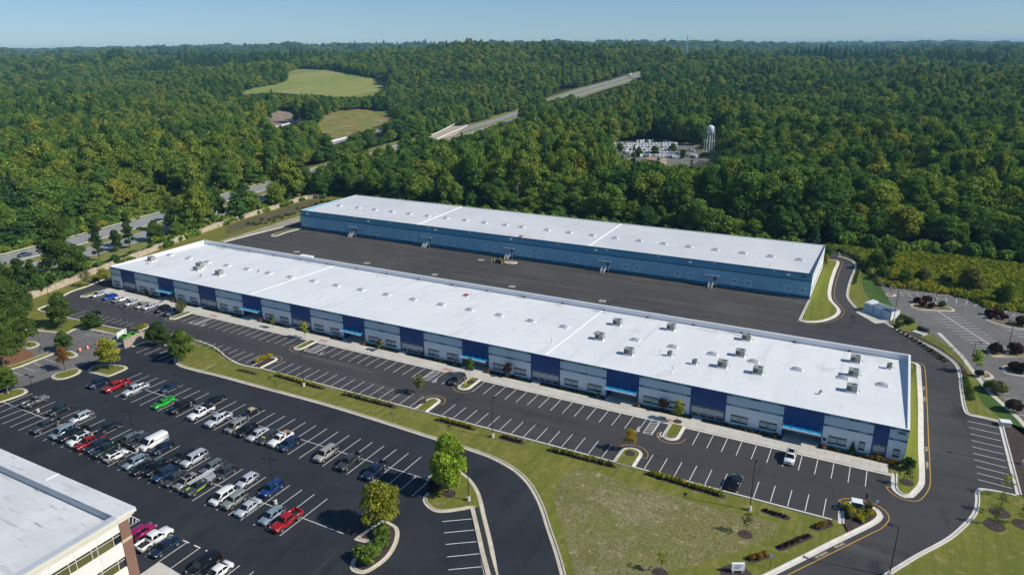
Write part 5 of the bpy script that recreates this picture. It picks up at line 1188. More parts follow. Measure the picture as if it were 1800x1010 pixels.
lamp(-122.4, 73.2, 'double-headed lamp post in front of the white panel van', (W_ + .3, E_ + .3), H=8.8)
lamp(-85.7, 73.2, 'double-headed lamp post beside the deep blue SUV', (W_ + .3, E_ + .3), H=8.9)
lamp(-56.5, 89.1, 'lamp post on the grass island beside the large bright green tree', (W_ + .3,), H=9.2, z=.2)
lamp(*G(1563, 1013), 'tall black lamp post at the bottom edge beside the entrance road', (W_ - .1,), H=8.6)
lamp(6.3, 215.8, 'lamp post in front of the white refuse enclosure', (N_,), H=8.6)
lamp(16.9, 237.2, 'lamp post on the shrub island of the grey car park', (E_,), H=9)
lamp(31.9, 203.3, 'tall lamp post between two dark red bushes in the grey car park', (W_,), H=9)
lamp(*G(1709, 631), 'short lamp post beside the pale green tree on the bank', (E_ + .3,), H=4.5, base=False)
lamp(29.2, 145.9, 'lamp post on the mulch bank right of the angled stalls', (W_,), H=9)
# signs
def post_sign(x, y, label, h=2.3, w=.45, hh=.6, m=None, z=.06, rz=0.0, name='road_sign', cat='sign'):
    t = empty(name, (x, y, z), rz, label, cat); b = MB(); b.box(-.03, .03, -.03, .03, 0, h); b.build('post', [m_bronze], t)
    b = MB(); b.box(-w / 2, w / 2, -.055, -.032, h - hh, h); b.build('sign_panel', [m or m_copw], t); return t
post_sign(*G(1353, 999), 'small white sign on a thin post near the mulch bed', h=2.6)
post_sign(*G(1521, 888), 'black-backed sign post at the tip of the entrance bed', m=m_bronze, w=.3, hh=.9)
post_sign(*G(1539, 899), 'small white sign post at the tip of the entrance bed')
post_sign(*G(485, 686), 'grey-backed sign post on the lawn left of the lamp post', m=m_galv)
post_sign(*G(690, 742), 'grey-backed sign post on the lawn near the middle shrub row', m=m_galv)
post_sign(*G(207, 643), 'thin marker post on the asphalt beside the big rounded island', m=m_galv, w=.15, hh=.2)
post_sign(*G(1565, 515), 'small white sign on the corner island of the grey car park')
t = empty('monument_sign', (*G(1296, 1006), .05), math.radians(28), 'white monument sign on a mulch bed at the bottom edge', 'sign')
b = MB(); b.box(-.95, .95, -.2, .2, .5, 1.7); b.build('sign_board', [m_copw], t); b = MB(); b.box(.6, .8, -.15, .15, 0, .5); b.box(-.8, -.6, -.15, .15, 0, .5); b.build('post', [m_base], t)
b = MB()
for k in range(3): b.box(-.6, .5 - .15 * k, -.215, -.202, 1.4 - .28 * k, 1.5 - .28 * k)
b.build('sign_bar', [mat('sign_grey', (.1, .12, .14), .5)], t)
sheet('mulch_bed', smooth_line([(G(1296, 1006)[0] + 2.4 * math.cos(a), G(1296, 1006)[1] - .5 + 2.4 * math.sin(a) * .9) for a in np.linspace(0, 6.0, 9)], True), .06, m_mulch)
# mailbox/utility unit at the entrance bed
t = empty('utility_cabinet', (*G(1504.5, 894), .2), math.radians(5), 'white and dark utility cabinet on the entrance bed', 'utility cabinet')
b = MB(); b.box(-1.3, 1.3, -1.0, 1.0, -.1, .12); b.build('pad', [m_base], t); b = MB(); b.box(-.75, .75, -.55, .7, .12, 1.35); b.build('cabinet', [mat('cabinet_teal', (.03, .07, .08), .5)], t); b = MB(); b.box(-.85, .85, -.65, .8, 1.35, 1.42); b.build('lid', [m_copw], t)
t = empty('storm_drain', (*G(1477, 894), .1), 0, 'dark steel drain inlet in the kerb of the entrance bed', 'drain inlet'); b = MB(); b.box(-1.1, 1.1, -.55, .55, 0, .17); b.build('grate_frame', [mat('inlet_steel', (.02, .06, .07), .5)], t); b = MB(); b.box(-1.1, .3, -.62, -.56, 0, .17); b.build('grate', [m_dark], t)
def hydrant(x, y, label, z=.2):
    t = empty('fire_hydrant', (x, y, z), 0, label, 'fire hydrant'); m = mat('hydrant_yellow', (.72, .52, .02), .5)
    b = MB(); b.lathe((0, 0, 0), [(.0, 0), (.2, 0), (.2, .08), (.14, .1), (.14, .62), (.18, .64), (.16, .78), (.06, .86), (0, .87)], 10); b.build('barrel', [m], t)
    b = MB(); b.cyl((-.28, 0, .5), (.28, 0, .5), .08, n=8); b.cyl((0, -.26, .42), (0, 0, .42), .1, n=8); b.build('nozzle', [m], t)
hydrant(*G(818, 676), 'yellow fire hydrant on the grass island by the dark minivan'); hydrant(*G(98, 526), 'yellow fire hydrant on the lawn at the far left kerb', z=.05); hydrant(*G(1451, 1003 - 10), 'yellow fire hydrant beside the entrance road') if False else None
# red-black things beside doors: planters with shrubs are in the planting section
# white refuse enclosure
t = empty('refuse_enclosure', (3, 220, .08), 0, 'white walled refuse enclosure with blue-grey gates beside the access road', 'refuse enclosure')
Pq = [np.array(G(*q, 0)) for q in [(1519.5, 546), (1564.5, 563.5), (1577, 564.5), (1533, 542)]]
def wallrun(mb, a, b_, h, th=.22, z0=0): mb.bar((a[0], a[1], (h + z0) / 2), (b_[0], b_[1], (h + z0) / 2), th, h - z0)
a, b2, c, d = Pq; org = np.array([3, 220])
a = np.array([-1.6, 221.9]) - org; b2 = np.array([5.4, 216.2]) - org; nrm = np.array([b2[1] - a[1], -(b2[0] - a[0])]); nrm = -nrm / np.linalg.norm(nrm) * 3.4
c = b2 + nrm; d = a + nrm
def wl(p, q, h, m, nm, th=.2):
    mb = MB(); mb.bar((p[0], p[1], h / 2), (q[0], q[1], h / 2), th, h); return mb.build(nm, [m], t)
wl(d, c, 2.5, m_white, 'rear_wall'); wl(b2, c, 2.5, m_white, 'side_wall'); wl(a, d, 2.5, m_white, 'side_wall')
mgate = mat('gate_blue', (.42, .55, .64), .6); ab = b2 - a
wl(a + ab * .02, a + ab * .33, 2.35, mgate, 'gate', .08); wl(a + ab * .35, a + ab * .66, 2.35, mgate, 'gate', .08); wl(a + ab * .68, a + ab * .98, 2.35, mgate, 'gate', .08)
mb = MB()
for u in (.34, .67, .99): p = a + ab * u; mb.cyl((p[0], p[1], 0), (p[0], p[1], 2.5), .09, n=8)
mb.build('gate_post', [m_bronze], t)
mb = MB(); mb.hexa([(*(a + nrm * .12), 2.42), (*(a + ab * .22 + nrm * .12), 2.42), (*(d + ab * .22 - nrm * .1), 2.42), (*(d - nrm * .1), 2.42)], [(*(a + nrm * .12), 2.5), (*(a + ab * .22 + nrm * .12), 2.5), (*(d + ab * .22 - nrm * .1), 3.0), (*(d - nrm * .1), 3.0)]); mb.build('roof', [m_copw], t)
t = empty('skip', (4.2, 220.1, .08), math.atan2(ab[1], ab[0]), 'dark blue skip inside the white refuse enclosure', 'skip')
mb = MB(); mb.hexa([(-1.1, -.8, .1), (1.1, -.8, .1), (1.1, .8, .1), (-1.1, .8, .1)], [(-1.3, -.95, 1.4), (1.3, -.95, 1.4), (1.3, .95, 1.4), (-1.3, .95, 1.4)]); mb.build('container', [mat('skip_blue', (.03, .09, .16), .5)], t); mb = MB(); mb.box(-1.3, 0, -.95, .95, 1.41, 1.47); mb.build('lid', [m_trim], t)
# brick refuse enclosure with the green containers
m_block = mat('enclosure_block', (.42, .35, .29), .9, col2=(.36, .29, .24), scale=1.5)
t = empty('refuse_enclosure', (*G(232, 600), .06), 0, 'tan masonry refuse enclosure around lime green containers', 'refuse enclosure')
o3 = np.array(G(232, 600))
f1, f2 = np.array(G(219.5, 612)) - o3, np.array(G(253.5, 596)) - o3; r1, r2 = np.array(G(207, 599)) - o3, np.array(G(224, 589.5)) - o3
wl(f1, f1 + (f2 - f1) * .36, 2.3, m_block, 'wall', .3); wl(f1 + (f2 - f1) * .40, f2, 2.3, m_block, 'wall', .3)
wl(r1, r2, 2.2, m_white, 'side_wall', .15); wl(r2, f2, 2.0, mat('gate_slat', (.05, .06, .07), .6), 'rear_fence', .1)
for u in (0.02, .18, .37): 
    p = f1 + (f2 - f1) * u; mb = MB(); mb.box(p[0] - .25, p[0] + .25, p[1] - .25, p[1] + .25, 0, 2.45); mb.build('pier', [m_block], t)
m_gb = mat('container_green', (.10, .42, .01), .5)
for q, s, l in (((222, 601), 1.0, 'lime green waste container with an open black lid inside the tan enclosure'), ((236, 597.5), 1.0, 'lime green waste container, right one inside the tan enclosure')):
    t = empty('waste_container', (*G(*q), .08), .2, l, 'waste container'); mb = MB(); mb.hexa([(-1.2, -.75, .1), (1.2, -.75, .1), (1.2, .75, .1), (-1.2, .75, .1)], [(-1.4, -.9, 1.6), (1.4, -.9, 1.6), (1.4, .9, 1.9), (-1.4, .9, 1.9)]); mb.build('container', [m_gb], t)
    mb = MB(); mb.hexa([(-.9, -.5, 1.68), (.5, -.5, 1.68), (.5, .5, 1.88), (-.9, .5, 1.88)], [(-.9, -.5, 1.72), (.5, -.5, 1.72), (.5, .5, 1.92), (-.9, .5, 1.92)]); mb.build('lid', [m_trim], t)
m_or = mat('barrel_orange', (.65, .12, .02), .5)
for q, l in (((141, 617), 'orange traffic barrel left of three on the old grey asphalt'), ((154.5, 613), 'orange traffic barrel in the middle of three on the old grey asphalt'), ((172, 606), 'orange traffic barrel closest to the tan refuse enclosure')):
    t = empty('traffic_barrel', (*G(*q), .06), 0, l, 'traffic barrel', 'orange traffic barrels'); mb = MB(); mb.lathe((0, 0, 0), [(.38, 0), (.38, .06), (.28, .08), (.24, .95), (0, 1.0)], 10); mb.build('barrel', [m_or], t)
    mb = MB(); mb.cyl((0, 0, .35), (0, 0, .5), .272, .265, n=10); mb.cyl((0, 0, .65), (0, 0, .8), .262, .255, n=10); mb.build('reflective_band', [m_copw], t)
# yellow bollards around the equipment in the court
t = empty('gas_meter_station', (-121.6, 217.2, .07), 0, 'dark equipment guarded by yellow bollards in the truck court', 'meter station')
mb = MB(); mb.box(-1.0, 1.4, -.6, .6, 0, .9); mb.bar((-1, 0, 1.2), (1.6, 0, 1.2), .12); mb.bar((1.2, 0, 1.2), (1.2, 0, 2.6), .1); mb.build('equipment', [m_dark], t)
for x, y in ((-2.4, -.7), (-2.0, .9), (1.9, -.8), (2.1, .8), (.2, 1.2)): mb = MB(); mb.cyl((x, y, 0), (x, y, 1.5), .12, n=8); mb.build('bollard', [mat('bollard_yellow', (.6, .45, .04), .6)], t)
pl = [(-117.6 + 2.6 * math.cos(a), 219.6 + 1.7 * math.sin(a)) for a in np.linspace(0, 2 * math.pi, 14)[:-1]]
island(pl, m_kerb2, m_gravel, 'gravel_island')
pts_ = GL([(477, 415), (480, 411.5), (500, 406), (527, 399.5), (530, 402), (505, 409), (484, 416)]); island(smooth_line(pts_, True, 4), m_kerb2, m_grass)
# stone wall on the left: each panel between piers
m_sw = mat('stone_wall_tan', (.52, .44, .33), .9, col2=(.38, .31, .23), scale=.8, bump=.4, bscale=3, contrast=(.4, .6))
t = empty('boundary_wall', (WALL[1][0], WALL[1][1], 0), 0, 'long tan stone boundary wall between the lawns and the highway trees', 'wall'); o4 = np.array(WALL[1])
wp = smooth_line(WALL[1:], False, 8, keep=400); step = []
acc = 0; last = np.array(wp[0]); step = [last]
for p in wp[1:]:
    p = np.array(p); d = p - last; L = np.linalg.norm(d)
    while L >= 3.2: last = last + d / L * 3.2; step.append(last); d = p - last; L = np.linalg.norm(d)
for k in range(len(step) - 1):
    p, q = step[k] - o4, step[k + 1] - o4; h = 1.85 + .15 * math.sin(k * 1.7) + (.12 if k % 2 else 0)
    mb = MB(); mb.bar((p[0], p[1], h / 2), (q[0], q[1], h / 2), .55, h); mb.bar((p[0], p[1], h + .05), (q[0], q[1], h + .05), .7, .12); mb.build('wall_block', [m_sw], t)
# railing and fence on the right bank
def rail(pts, label, h=1.15, name='metal_railing', m=None, sp=2.4, z=.05):
    P = smooth_line(pts, False, 6, keep=500); m = m or m_galv; o = np.array(P[0]); t = empty(name, (o[0], o[1], z), 0, label, 'railing' if 'rail' in name else 'fence')
    ps = [np.array(P[0])]; last = ps[0]
    for p in P[1:]:
        p = np.array(p); d = p - last; L = np.linalg.norm(d)
        while L >= sp: last = last + d / L * sp; ps.append(last); d = p - last; L = np.linalg.norm(d)
    for p in ps: mb = MB(); q = p - o; mb.cyl((q[0], q[1], -.05), (q[0], q[1], h), .05, n=6); mb.build('post', [m], t)
    for k, zz in enumerate((h, h * .55, .15)):
        mb = MB()
        for p, q in zip(ps, ps[1:]): p = p - o; q = q - o; mb.bar((*p, zz), (*q, zz), .05)
        mb.build('rail', [m], t)
rail(zc(1420, 560, 4.737, (940, 130), (1030, 170), (1180, 240), (1300, 350)) and GL(zc(1420, 560, 4.737, (945, 135), (1090, 190), (1200, 262), (1305, 365))), 'curved grey metal railing along the top of the bank', sp=2.2)
rail(GL([(1448, 439), (1475, 441), (1500, 452), (1522, 464), (1525, 475), (1540, 492), (1556, 515), (1566, 532)]), 'grey wire fence around the bank behind the rear warehouse', h=1.8, name='wire_fence', sp=3)
rail(GL([(340, 600), (372, 612), (395, 624), (407, 634)]), 'dark low fence in the shade along the lawn-side stalls', h=.9, name='low_fence', m=m_bronze, sp=2.2, z=.15)
rail(GL([(190, 572), (215, 577), (260, 585), (300, 590), (340, 599)]), 'dark low fence behind the round evergreen bushes', h=.9, name='low_fence', m=m_bronze, sp=2.2, z=.15)
# dark backed sign board + white slab near the railing
t = empty('concrete_headwall', (*G(1616, 586), .05), math.radians(-35), 'pale concrete slab and dark hood at the end of the curved railing', 'headwall')
mb = MB(); mb.box(-1.6, 1.6, -1.1, 1.1, 0, .35); mb.build('slab', [m_base], t); mb = MB(); mb.box(-1.7, 1.2, 1.3, 2.2, 0, 1.3); mb.build('hood', [m_dark], t)
t = empty('electrical_box', (*G(1766, 748), .05), .2, 'pale electrical box at the top corner of the angled stalls', 'electrical box'); mb = MB(); mb.box(-.9, .9, -.7, .7, 0, 1.0); mb.build('box', [m_base], t); mb = MB(); mb.box(-1, 1, -.8, .8, 1.0, 1.08); mb.build('lid', [m_copw], t)
t = empty('parked_trailer', (*G(12, 583), .06), .9, 'white vehicle glimpsed between the pines at the left edge', 'trailer'); mb = MB(); mb.box(-3, 3, -1.1, 1.1, .6, 2.6); mb.build('body', [m_copw], t); mb = MB(); mb.box(-2, -1, -1.15, 1.15, 0, .65); mb.build('wheel', [m_tyre], t)
# ---------------------------------------------------------------- plants
def quads(rng, C, Nrm, size, bias=.55, asp=1.0):
    """one leaf clump (a bent four-sided face) at each point"""
    n = len(C); R = rng.normal(size=(n, 3)); R /= np.linalg.norm(R, axis=1)[:, None]
    N = Nrm * bias + R * (1 - bias); N /= np.linalg.norm(N, axis=1)[:, None] + 1e-9
    T = np.cross(N, rng.normal(size=(n, 3))); T /= np.linalg.norm(T, axis=1)[:, None] + 1e-9; B = np.cross(N, T)
    s = size * rng.uniform(.6, 1.35, n)[:, None]
    k = rng.uniform(.55, 1.1, (n, 4, 1))
    V = np.stack([C - T * s * k[:, 0] - B * s * .3 * asp, C - B * s * k[:, 1] * asp + T * s * .3, C + T * s * k[:, 2] + B * s * .3 * asp, C + B * s * k[:, 3] * asp - T * s * .3], 1)
    return V.reshape(-1, 3)
ICO = None
def ico(sub=1):
    bm = bmesh.new(); bmesh.ops.create_icosphere(bm, subdivisions=sub, radius=1); v = np.array([x.co[:] for x in bm.verts]); f = [tuple(q.index for q in p.verts) for p in bm.faces]; bm.free(); return v, f
IV, IF = ico(1); IV2, IF2 = ico(2)
def crown_mesh(name, rng, lobes, nq, size, core=.78, bias=.55):
    """lobes: list of (centre, radii)"""
    Vs = []; F = []; sh = []; n0 = 0
    for c, r in lobes:
        c = np.array(c, float); r = np.array(r, float) * np.ones(3)
        jit = 1 + rng.uniform(-.18, .18, (len(IV), 1)); v = IV * r * core * jit + c; Vs.append(v); F += [tuple(n0 + i for i in f) for f in IF]; sh += list(rng.uniform(.75, 1.1, len(IF))); n0 += len(v)
    vol = np.array([np.prod(np.array(r, float) * np.ones(3)) ** (2 / 3) for c, r in lobes]); cnt = np.maximum(6, (nq * vol / vol.sum())).astype(int)
    for (c, r), k in zip(lobes, cnt):
        d = rng.normal(size=(k, 3)); d /= np.linalg.norm(d, axis=1)[:, None]; d[:, 2] = np.where(d[:, 2] < -.35, -d[:, 2] * .6, d[:, 2])
        r = np.array(r, float) * np.ones(3); C = np.array(c) + d * r * rng.uniform(.80, 1.13, (k, 1))
        V = quads(rng, C, d, size, bias); Vs.append(V); F += [tuple(n0 + 4 * i + j for j in range(4)) for i in range(k)]; lob = rng.uniform(.88, 1.14)
        sh += list(rng.uniform(.72, 1.32, k) * lob); n0 += 4 * k
    me = bpy.data.meshes.new(name); me.from_pydata(np.concatenate(Vs).tolist(), [], F)
    a = me.attributes.new('shade', 'FLOAT', 'FACE'); a.data.foreach_set('value', np.array(sh, np.float32)); me.update(); return me
def tree_lobes(rng, H, R, n, base=.28, flat=1.0, conical=0.0):
    L = []
    for i in range(n):
        u = (i + .5) / n; z = H * (base + (1 - base) * (.12 + .80 * u)); a = i * 2.4 + rng.uniform(-.5, .5)
        prof = math.sin(math.pi * min(.97, .22 + .72 * u)) ** .6 * (1 - conical * u)
        rad = R * prof * rng.uniform(.45, .78); rr = R * rng.uniform(.36, .56) * (1 - .45 * conical * u)
        if u > .85: rad *= .35
        L.append(((rad * math.cos(a), rad * math.sin(a), z), (rr, rr, rr * rng.uniform(.75, 1.0) * flat)))
    L.append(((0, 0, H * (base + (1 - base) * .45)), (R * .55, R * .55, H * (1 - base) * .38)))
    return L
def trunk_mesh(name, H, r, rng, base_top=.65, limbs=4):
    b = MB(); b.cyl((0, 0, -.5), (r * .3, 0, H * base_top * .5), r, r * .75, n=7); b.cyl((r * .3, 0, H * base_top * .5), (0, 0, H * base_top), r * .75, r * .4, n=7)
    for i in range(limbs):
        a = i * 2.3 + rng.uniform(-.4, .4); z0 = H * rng.uniform(.28, .5); L = H * rng.uniform(.16, .26)
        b.cyl((0, 0, z0), (L * math.cos(a), L * math.sin(a), z0 + L * 1.2), r * .4, r * .15, n=5)
    o = b.build(name, [m_bark]); me = o.data; bpy.data.objects.remove(o); return me
m_bark = mat('bark', (.10, .08, .06), .9, col2=(.16, .13, .10), scale=2)
m_barkp = mat('bark_pale', (.42, .38, .32), .9, col2=(.3, .27, .22), scale=1)
G1, G2, G3, G4, G5 = (.020, .040, .012), (.034, .058, .014), (.052, .078, .016), (.078, .098, .018), (.115, .115, .016)
m_lf = leaf('forest_leaves', [(0, (.060, .122, .034)), (.2, (.092, .170, .037)), (.45, (.132, .212, .040)), (.65, (.168, .236, .041)), (.84, (.205, .246, .042)), (.9, (.30, .28, .040)), (.94, (.195, .240, .042)), (1, (.175, .228, .040))], var=.45)
m_lfp = leaf('pine_needles', [(0, (.035, .095, .035)), (.5, (.05, .12, .038)), (1, (.08, .15, .038))], var=.35, trans=.15)
# forest tree templates (metres)
T = []; tr = np.random.default_rng(21)
HT = [16, 18, 15, 19, 16, 18, 20]; RT = [6.0, 6.8, 5.8, 5.6, 6.4, 5.2, 6.2]
for k in range(7):
    H, R = HT[k], RT[k]; me = crown_mesh('crown', tr, tree_lobes(tr, H, R, [12, 15, 11, 13, 14, 10, 16][k], base=[.12, .15, .1, .2, .15, .1, .25][k]), 2800, .44); me.materials.append(m_lf)
    T.append((me, trunk_mesh('trunk', H, .28, tr), H, R, 'broad'))
for k in range(2):      # pines: narrow, layered
    H, R = 20 + 3 * k, 3.4; lob = [((tr.uniform(-.4, .4), tr.uniform(-.4, .4), H * (.25 + .72 * i / 9)), (R * (1.05 - .85 * i / 9), R * (1.05 - .85 * i / 9), 1.25)) for i in range(10)]
    me = crown_mesh('crown', tr, lob, 900, .5, core=.6, bias=.35); me.materials.append(m_lfp); T.append((me, trunk_mesh('trunk', H, .22, tr, .95, 0), H, R, 'pine'))
H, R = 21, 3.2; lob = [((tr.uniform(-.7, .7), tr.uniform(-.7, .7), 2.2 + 17 * i / 10), (2.0 * (1.15 - .05 * i) * tr.uniform(.8, 1.1),) * 2 + (1.9,)) for i in range(11)]
me = crown_mesh('crown', tr, lob, 1700, .48); me.materials.append(m_lf); T.append((me, trunk_mesh('trunk', H, .25, tr, .9, 0), H, 3.2, 'column'))
me = crown_mesh('shrub', tr, [((0, 0, 1.2), (1.6, 1.6, 1.3)), ((1.2, .4, .9), 1.1), ((-1, .8, 1.0), 1.2), ((-.2, -1.2, .9), 1.1)], 420, .4); me.materials.append(m_lf); T.append((me, None, 2.6, 2.2, 'shrub'))

_b = MB(); _b.cyl((0, 0, -.3), (.4, 0, 15), .3, .1, n=6)
for _a, _z, _l in ((0, 8, 4), (2, 10, 3.4), (4, 11.5, 3), (1.1, 12.5, 2.2), (3.1, 6.5, 3)): _b.cyl((.2, 0, _z), (_l * math.cos(_a), _l * math.sin(_a), _z + _l), .11, .03, n=4)
_o = _b.build('dead_tree', [mat('bark_grey', (.33, .30, .26), .9)]); me = _o.data; bpy.data.objects.remove(_o); T.append((me, None, 14, 2, 'dead'))
# ---------------------------------------------------------------- where trees may stand
def in_poly(P, poly):
    x, y = P[:, 0], P[:, 1]; ins = np.zeros(len(P), bool); n = len(poly)
    for i in range(n):
        x1, y1 = poly[i]; x2, y2 = poly[(i + 1) % n]
        c = ((y1 > y) != (y2 > y)) & (x < (x2 - x1) * (y - y1) / ((y2 - y1) or 1e-9) + x1); ins ^= c
    return ins
MEADOW = [(368, 175), (385, 171), (440, 159), (500, 147), (504, 129), (530, 123), (580, 125), (620, 132), (660, 141), (684, 148), (674, 158), (655, 170), (600, 172), (540, 168), (470, 165), (420, 171)]
BANK = [(463, 206), (480, 201), (500, 196), (520, 200), (540, 205), (548, 212), (520, 218), (500, 224), (486, 223)]
HILL = [(560, 226), (556, 212), (575, 203), (600, 197), (660, 195), (698, 203), (690, 212), (665, 222), (640, 230), (605, 243), (578, 240)]
RD1 = [(566, 255), (614, 241), (613, 248), (580, 258)]; RD2 = [(652, 238), (678, 228), (678, 238), (655, 246)]
BRG = [(748, 246), (780, 230), (860, 212), (916, 197), (918, 210), (880, 220), (800, 244), (765, 249)]
HW2 = [(927, 176), (1000, 158), (1040, 149), (1080, 139), (1128, 130), (1124, 138), (1060, 152), (1112, 146), (1062, 164), (1022, 173), (1000, 166), (960, 170), (930, 180)]
YARD = [(1076, 262), (1080, 252), (1140, 247), (1262, 262), (1272, 270), (1265, 286), (1225, 292), (1130, 289), (1100, 284), (1078, 276)]
TOWER = [(1237, 220), (1257, 220), (1259, 268), (1235, 268)]
HWL = [(-10, 452), (84, 431), (146, 413), (210, 395), (274, 378), (305, 368), (318, 372), (296, 386), (262, 400), (262, 420), (235, 436), (150, 455), (90, 474), (18, 500), (-10, 505)]
MAST = [(1203, 74), (1210, 74), (1212, 104), (1201, 104)]
FIELD2 = [(740, 232), (760, 215), (800, 200), (850, 196), (880, 200), (800, 222), (770, 236)]
CLEAR = [MEADOW, BANK, HILL, RD1, RD2, BRG, HW2, YARD, TOWER, HWL, MAST]
HILLSIDE = [(-255, 60)] 
SCRUB = [(200, 400), (225, 372), (250, 345), (300, 335), (335, 342), (330, 352), (290, 372), (240, 392)]
HWYC = [(-330, -60), (-300, 60), (-281, 130), (-281, 160), (-287, 200), (-300, 280), (-322, 400), (-345, 490)] + [GT(*q)[:2] for q in [(800, 240), (860, 221), (918, 202), (975, 180), (1020, 165), (1075, 149), (1122, 135), (1150, 127)]]
def near_line(P, line, w):
    ok = np.zeros(len(P), bool)
    for a, b in zip(line, line[1:]):
        a = np.array(a); b = np.array(b); d = b - a; t = np.clip(((P - a) @ d) / (d @ d), 0, 1); ok |= np.linalg.norm(P - (a + t[:, None] * d), axis=1) < w
    return ok
SITE = [(-60, -200), (-215, -100), (-240, 40)] + [(x + .5, y) for x, y in WALL] + [(-262, 289), (-224, 283), (-120, 282), (-20, 286), G(1480, 427), G(1560, 425), G(1700, 440), G(1800, 451), G(2100, 480), (420, 420), (420, -200)]
LOTTREES = [(-262, 60), (-262, 118), (-236, 118), (-222, 100), (-205, 92), (-205, 60)]
def gen_forest():
    P = []; fwd = math.atan2(CF[1], CF[0]); rng = np.random.default_rng(5)
    d = 100.0
    while d < 13500:
        s = max(7.3, .0068 * d); n = int(2 * math.radians(60) * d / s)
        a = fwd + math.radians(60) * (2 * (np.arange(n) + rng.uniform(-.42, .42, n)) / n - 1); dd = d + rng.uniform(-.42, .42, n) * s
        P.append(np.stack([dd * np.cos(a), dd * np.sin(a), np.full(n, s)], 1)); d += s * (1.0 if d < 1500 else 1.25)
    P = np.concatenate(P); XY = P[:, :2]; Z = hgt(P[:, 0], P[:, 1]); D = np.hypot(P[:, 0], P[:, 1])
    # small gaps and stands of different height
    f = np.sin(P[:, 0] / 41 + 1.7 * np.sin(P[:, 1] / 63)) + np.sin(P[:, 1] / 37 + 1.3 * np.sin(P[:, 0] / 71))
    zs = rng.uniform(.62, 1.22, len(P)) * (1 + .16 * f) * np.clip(P[:, 2] / 9.5, 1, 1.55); xs = rng.choice([.62, .8, .95, 1.05, 1.2, 1.4], len(P)) * rng.uniform(.92, 1.1, len(P)) * P[:, 2] / 7.9 * 1.02
    V = rng.integers(0, 7, len(P)); pineish = ((np.sin(P[:, 0] / 210 + 2) + np.sin(P[:, 1] / 260 + P[:, 0] / 400)) > 1.35) & (D > 800)
    V = np.where(pineish & (rng.random(len(P)) < .75) | (rng.random(len(P)) < .04), rng.integers(7, 9, len(P)), V)
    keep = ~in_poly(XY, SITE) & (D > 120)
    keep &= ~near_line(XY, HWYC, 24) | (D > 2300)
    keep &= rng.random(len(P)) > .035
    V = np.where(rng.random(len(P)) < .012, 11, V)
    low = near_line(XY, [(-313, 60), (-300, 118), (-300, 150), (-306, 200), (-312, 240)], 20)
    sm = 1.0 * np.ones(len(P))
    px0, w0 = PX(np.stack([P[:, 0], P[:, 1], Z], 1))
    insc = in_poly(px0, SCRUB); 
    H = 17.5 * zs
    for poly in CLEAR:
        poly = np.array(poly, float); depth = GT(*poly.mean(0)); dp = np.hypot(depth[0], depth[1])
        hit0 = in_poly(px0, poly.tolist()); keep &= ~hit0
        cand = (w0 > 0) & (px0[:, 0] > poly[:, 0].min() - 14) & (px0[:, 0] < poly[:, 0].max() + 14) & (px0[:, 1] > poly[:, 1].min() - 2) & (D < dp * 1.15)
        for fr in (1.0, .85, .7, .55, .42, .3):
            bad = np.zeros(len(P), bool)
            hh = H * sm
            for u in (.5, .75, .9, 1.02):
                for sx in (-1, 0, 1):
                    Q = np.stack([P[:, 0] + sx * 4.2 * CR[0] * (u < 1) * sm, P[:, 1] + sx * 4.2 * CR[1] * (u < 1) * sm, Z + hh * u], 1)[cand]
                    if len(Q): q, _ = PX(Q); b = np.zeros(len(P), bool); b[np.where(cand)[0]] = in_poly(q, poly.tolist()); bad |= b
            sm = np.where(bad, np.minimum(sm, fr * .8), sm)
            if not bad.any(): break
        keep &= ~(bad)
    keep &= ~(insc & (rng.random(len(P)) < .55)); sm = np.where(insc, np.minimum(sm, .3), sm); sm = np.where(low, np.minimum(sm, rng.uniform(.2, .5, len(P))), sm)
    # young edge trees along the right meadow and behind the rear warehouse
    edge = ((P[:, 1] < 300) & (P[:, 0] > -230)) | ((P[:, 1] < 345) & (P[:, 0] > 0)); sm = np.where(edge, sm * rng.uniform(.35, .85, len(P)), sm)
    zs = zs * sm; xs = xs * np.sqrt(sm) * np.where(sm < .5, .85, 1)
    V = np.where((sm < .32) & (V < 7), 10, V); big = V == 10; zs = np.where(big, zs * 20 / 3.0, zs); xs = np.where(big, xs * 2.1, xs)
    return P[keep], Z[keep], xs[keep], zs[keep], V[keep], rng.uniform(0, 6.28, keep.sum())
FP, FZ, FXS, FZS, FV, FR = gen_forest()
print('forest trees', len(FP))
# the 300 that show largest are things of their own
px0, w0 = PX(np.stack([FP[:, 0], FP[:, 1], FZ + 10], 1))
Dn = np.hypot(FP[:, 0], FP[:, 1]); hgt_px = FZS * np.array([t[2] for t in T])[FV] * FXS / Dn ** 1.6
vis = (w0 > 0) & (px0[:, 0] > -20) & (px0[:, 0] < 1820) & (px0[:, 1] > 0) & (px0[:, 1] < 1010) & (FV < 10)
hidden_A = (FP[:, 1] > 262) & (px0[:, 1] > 1e9)
idx = np.argsort(-np.where(vis, hgt_px, -1)); first = idx[:296]; rest = np.setdiff1d(np.arange(len(FP)), first)
def zone(x, y, p):
    if p[0] < 640 and y < 300 and x < -270: return 'on the wooded hillside beyond the highway at left'
    if x < -230: return 'in the wood strip between the boundary wall and the highway'
    if p[0] < 1180: return 'at the edge of the wood right behind the rear warehouse'
    return 'in the wood beyond the weedy meadow at right'
KN = {'broad': ('broadleaf_tree', 'leafy broad-crowned tree '), 'pine': ('pine_tree', 'dark narrow pine tree '), 'column': ('slender_tree', 'slender ivy-clad tree ')}
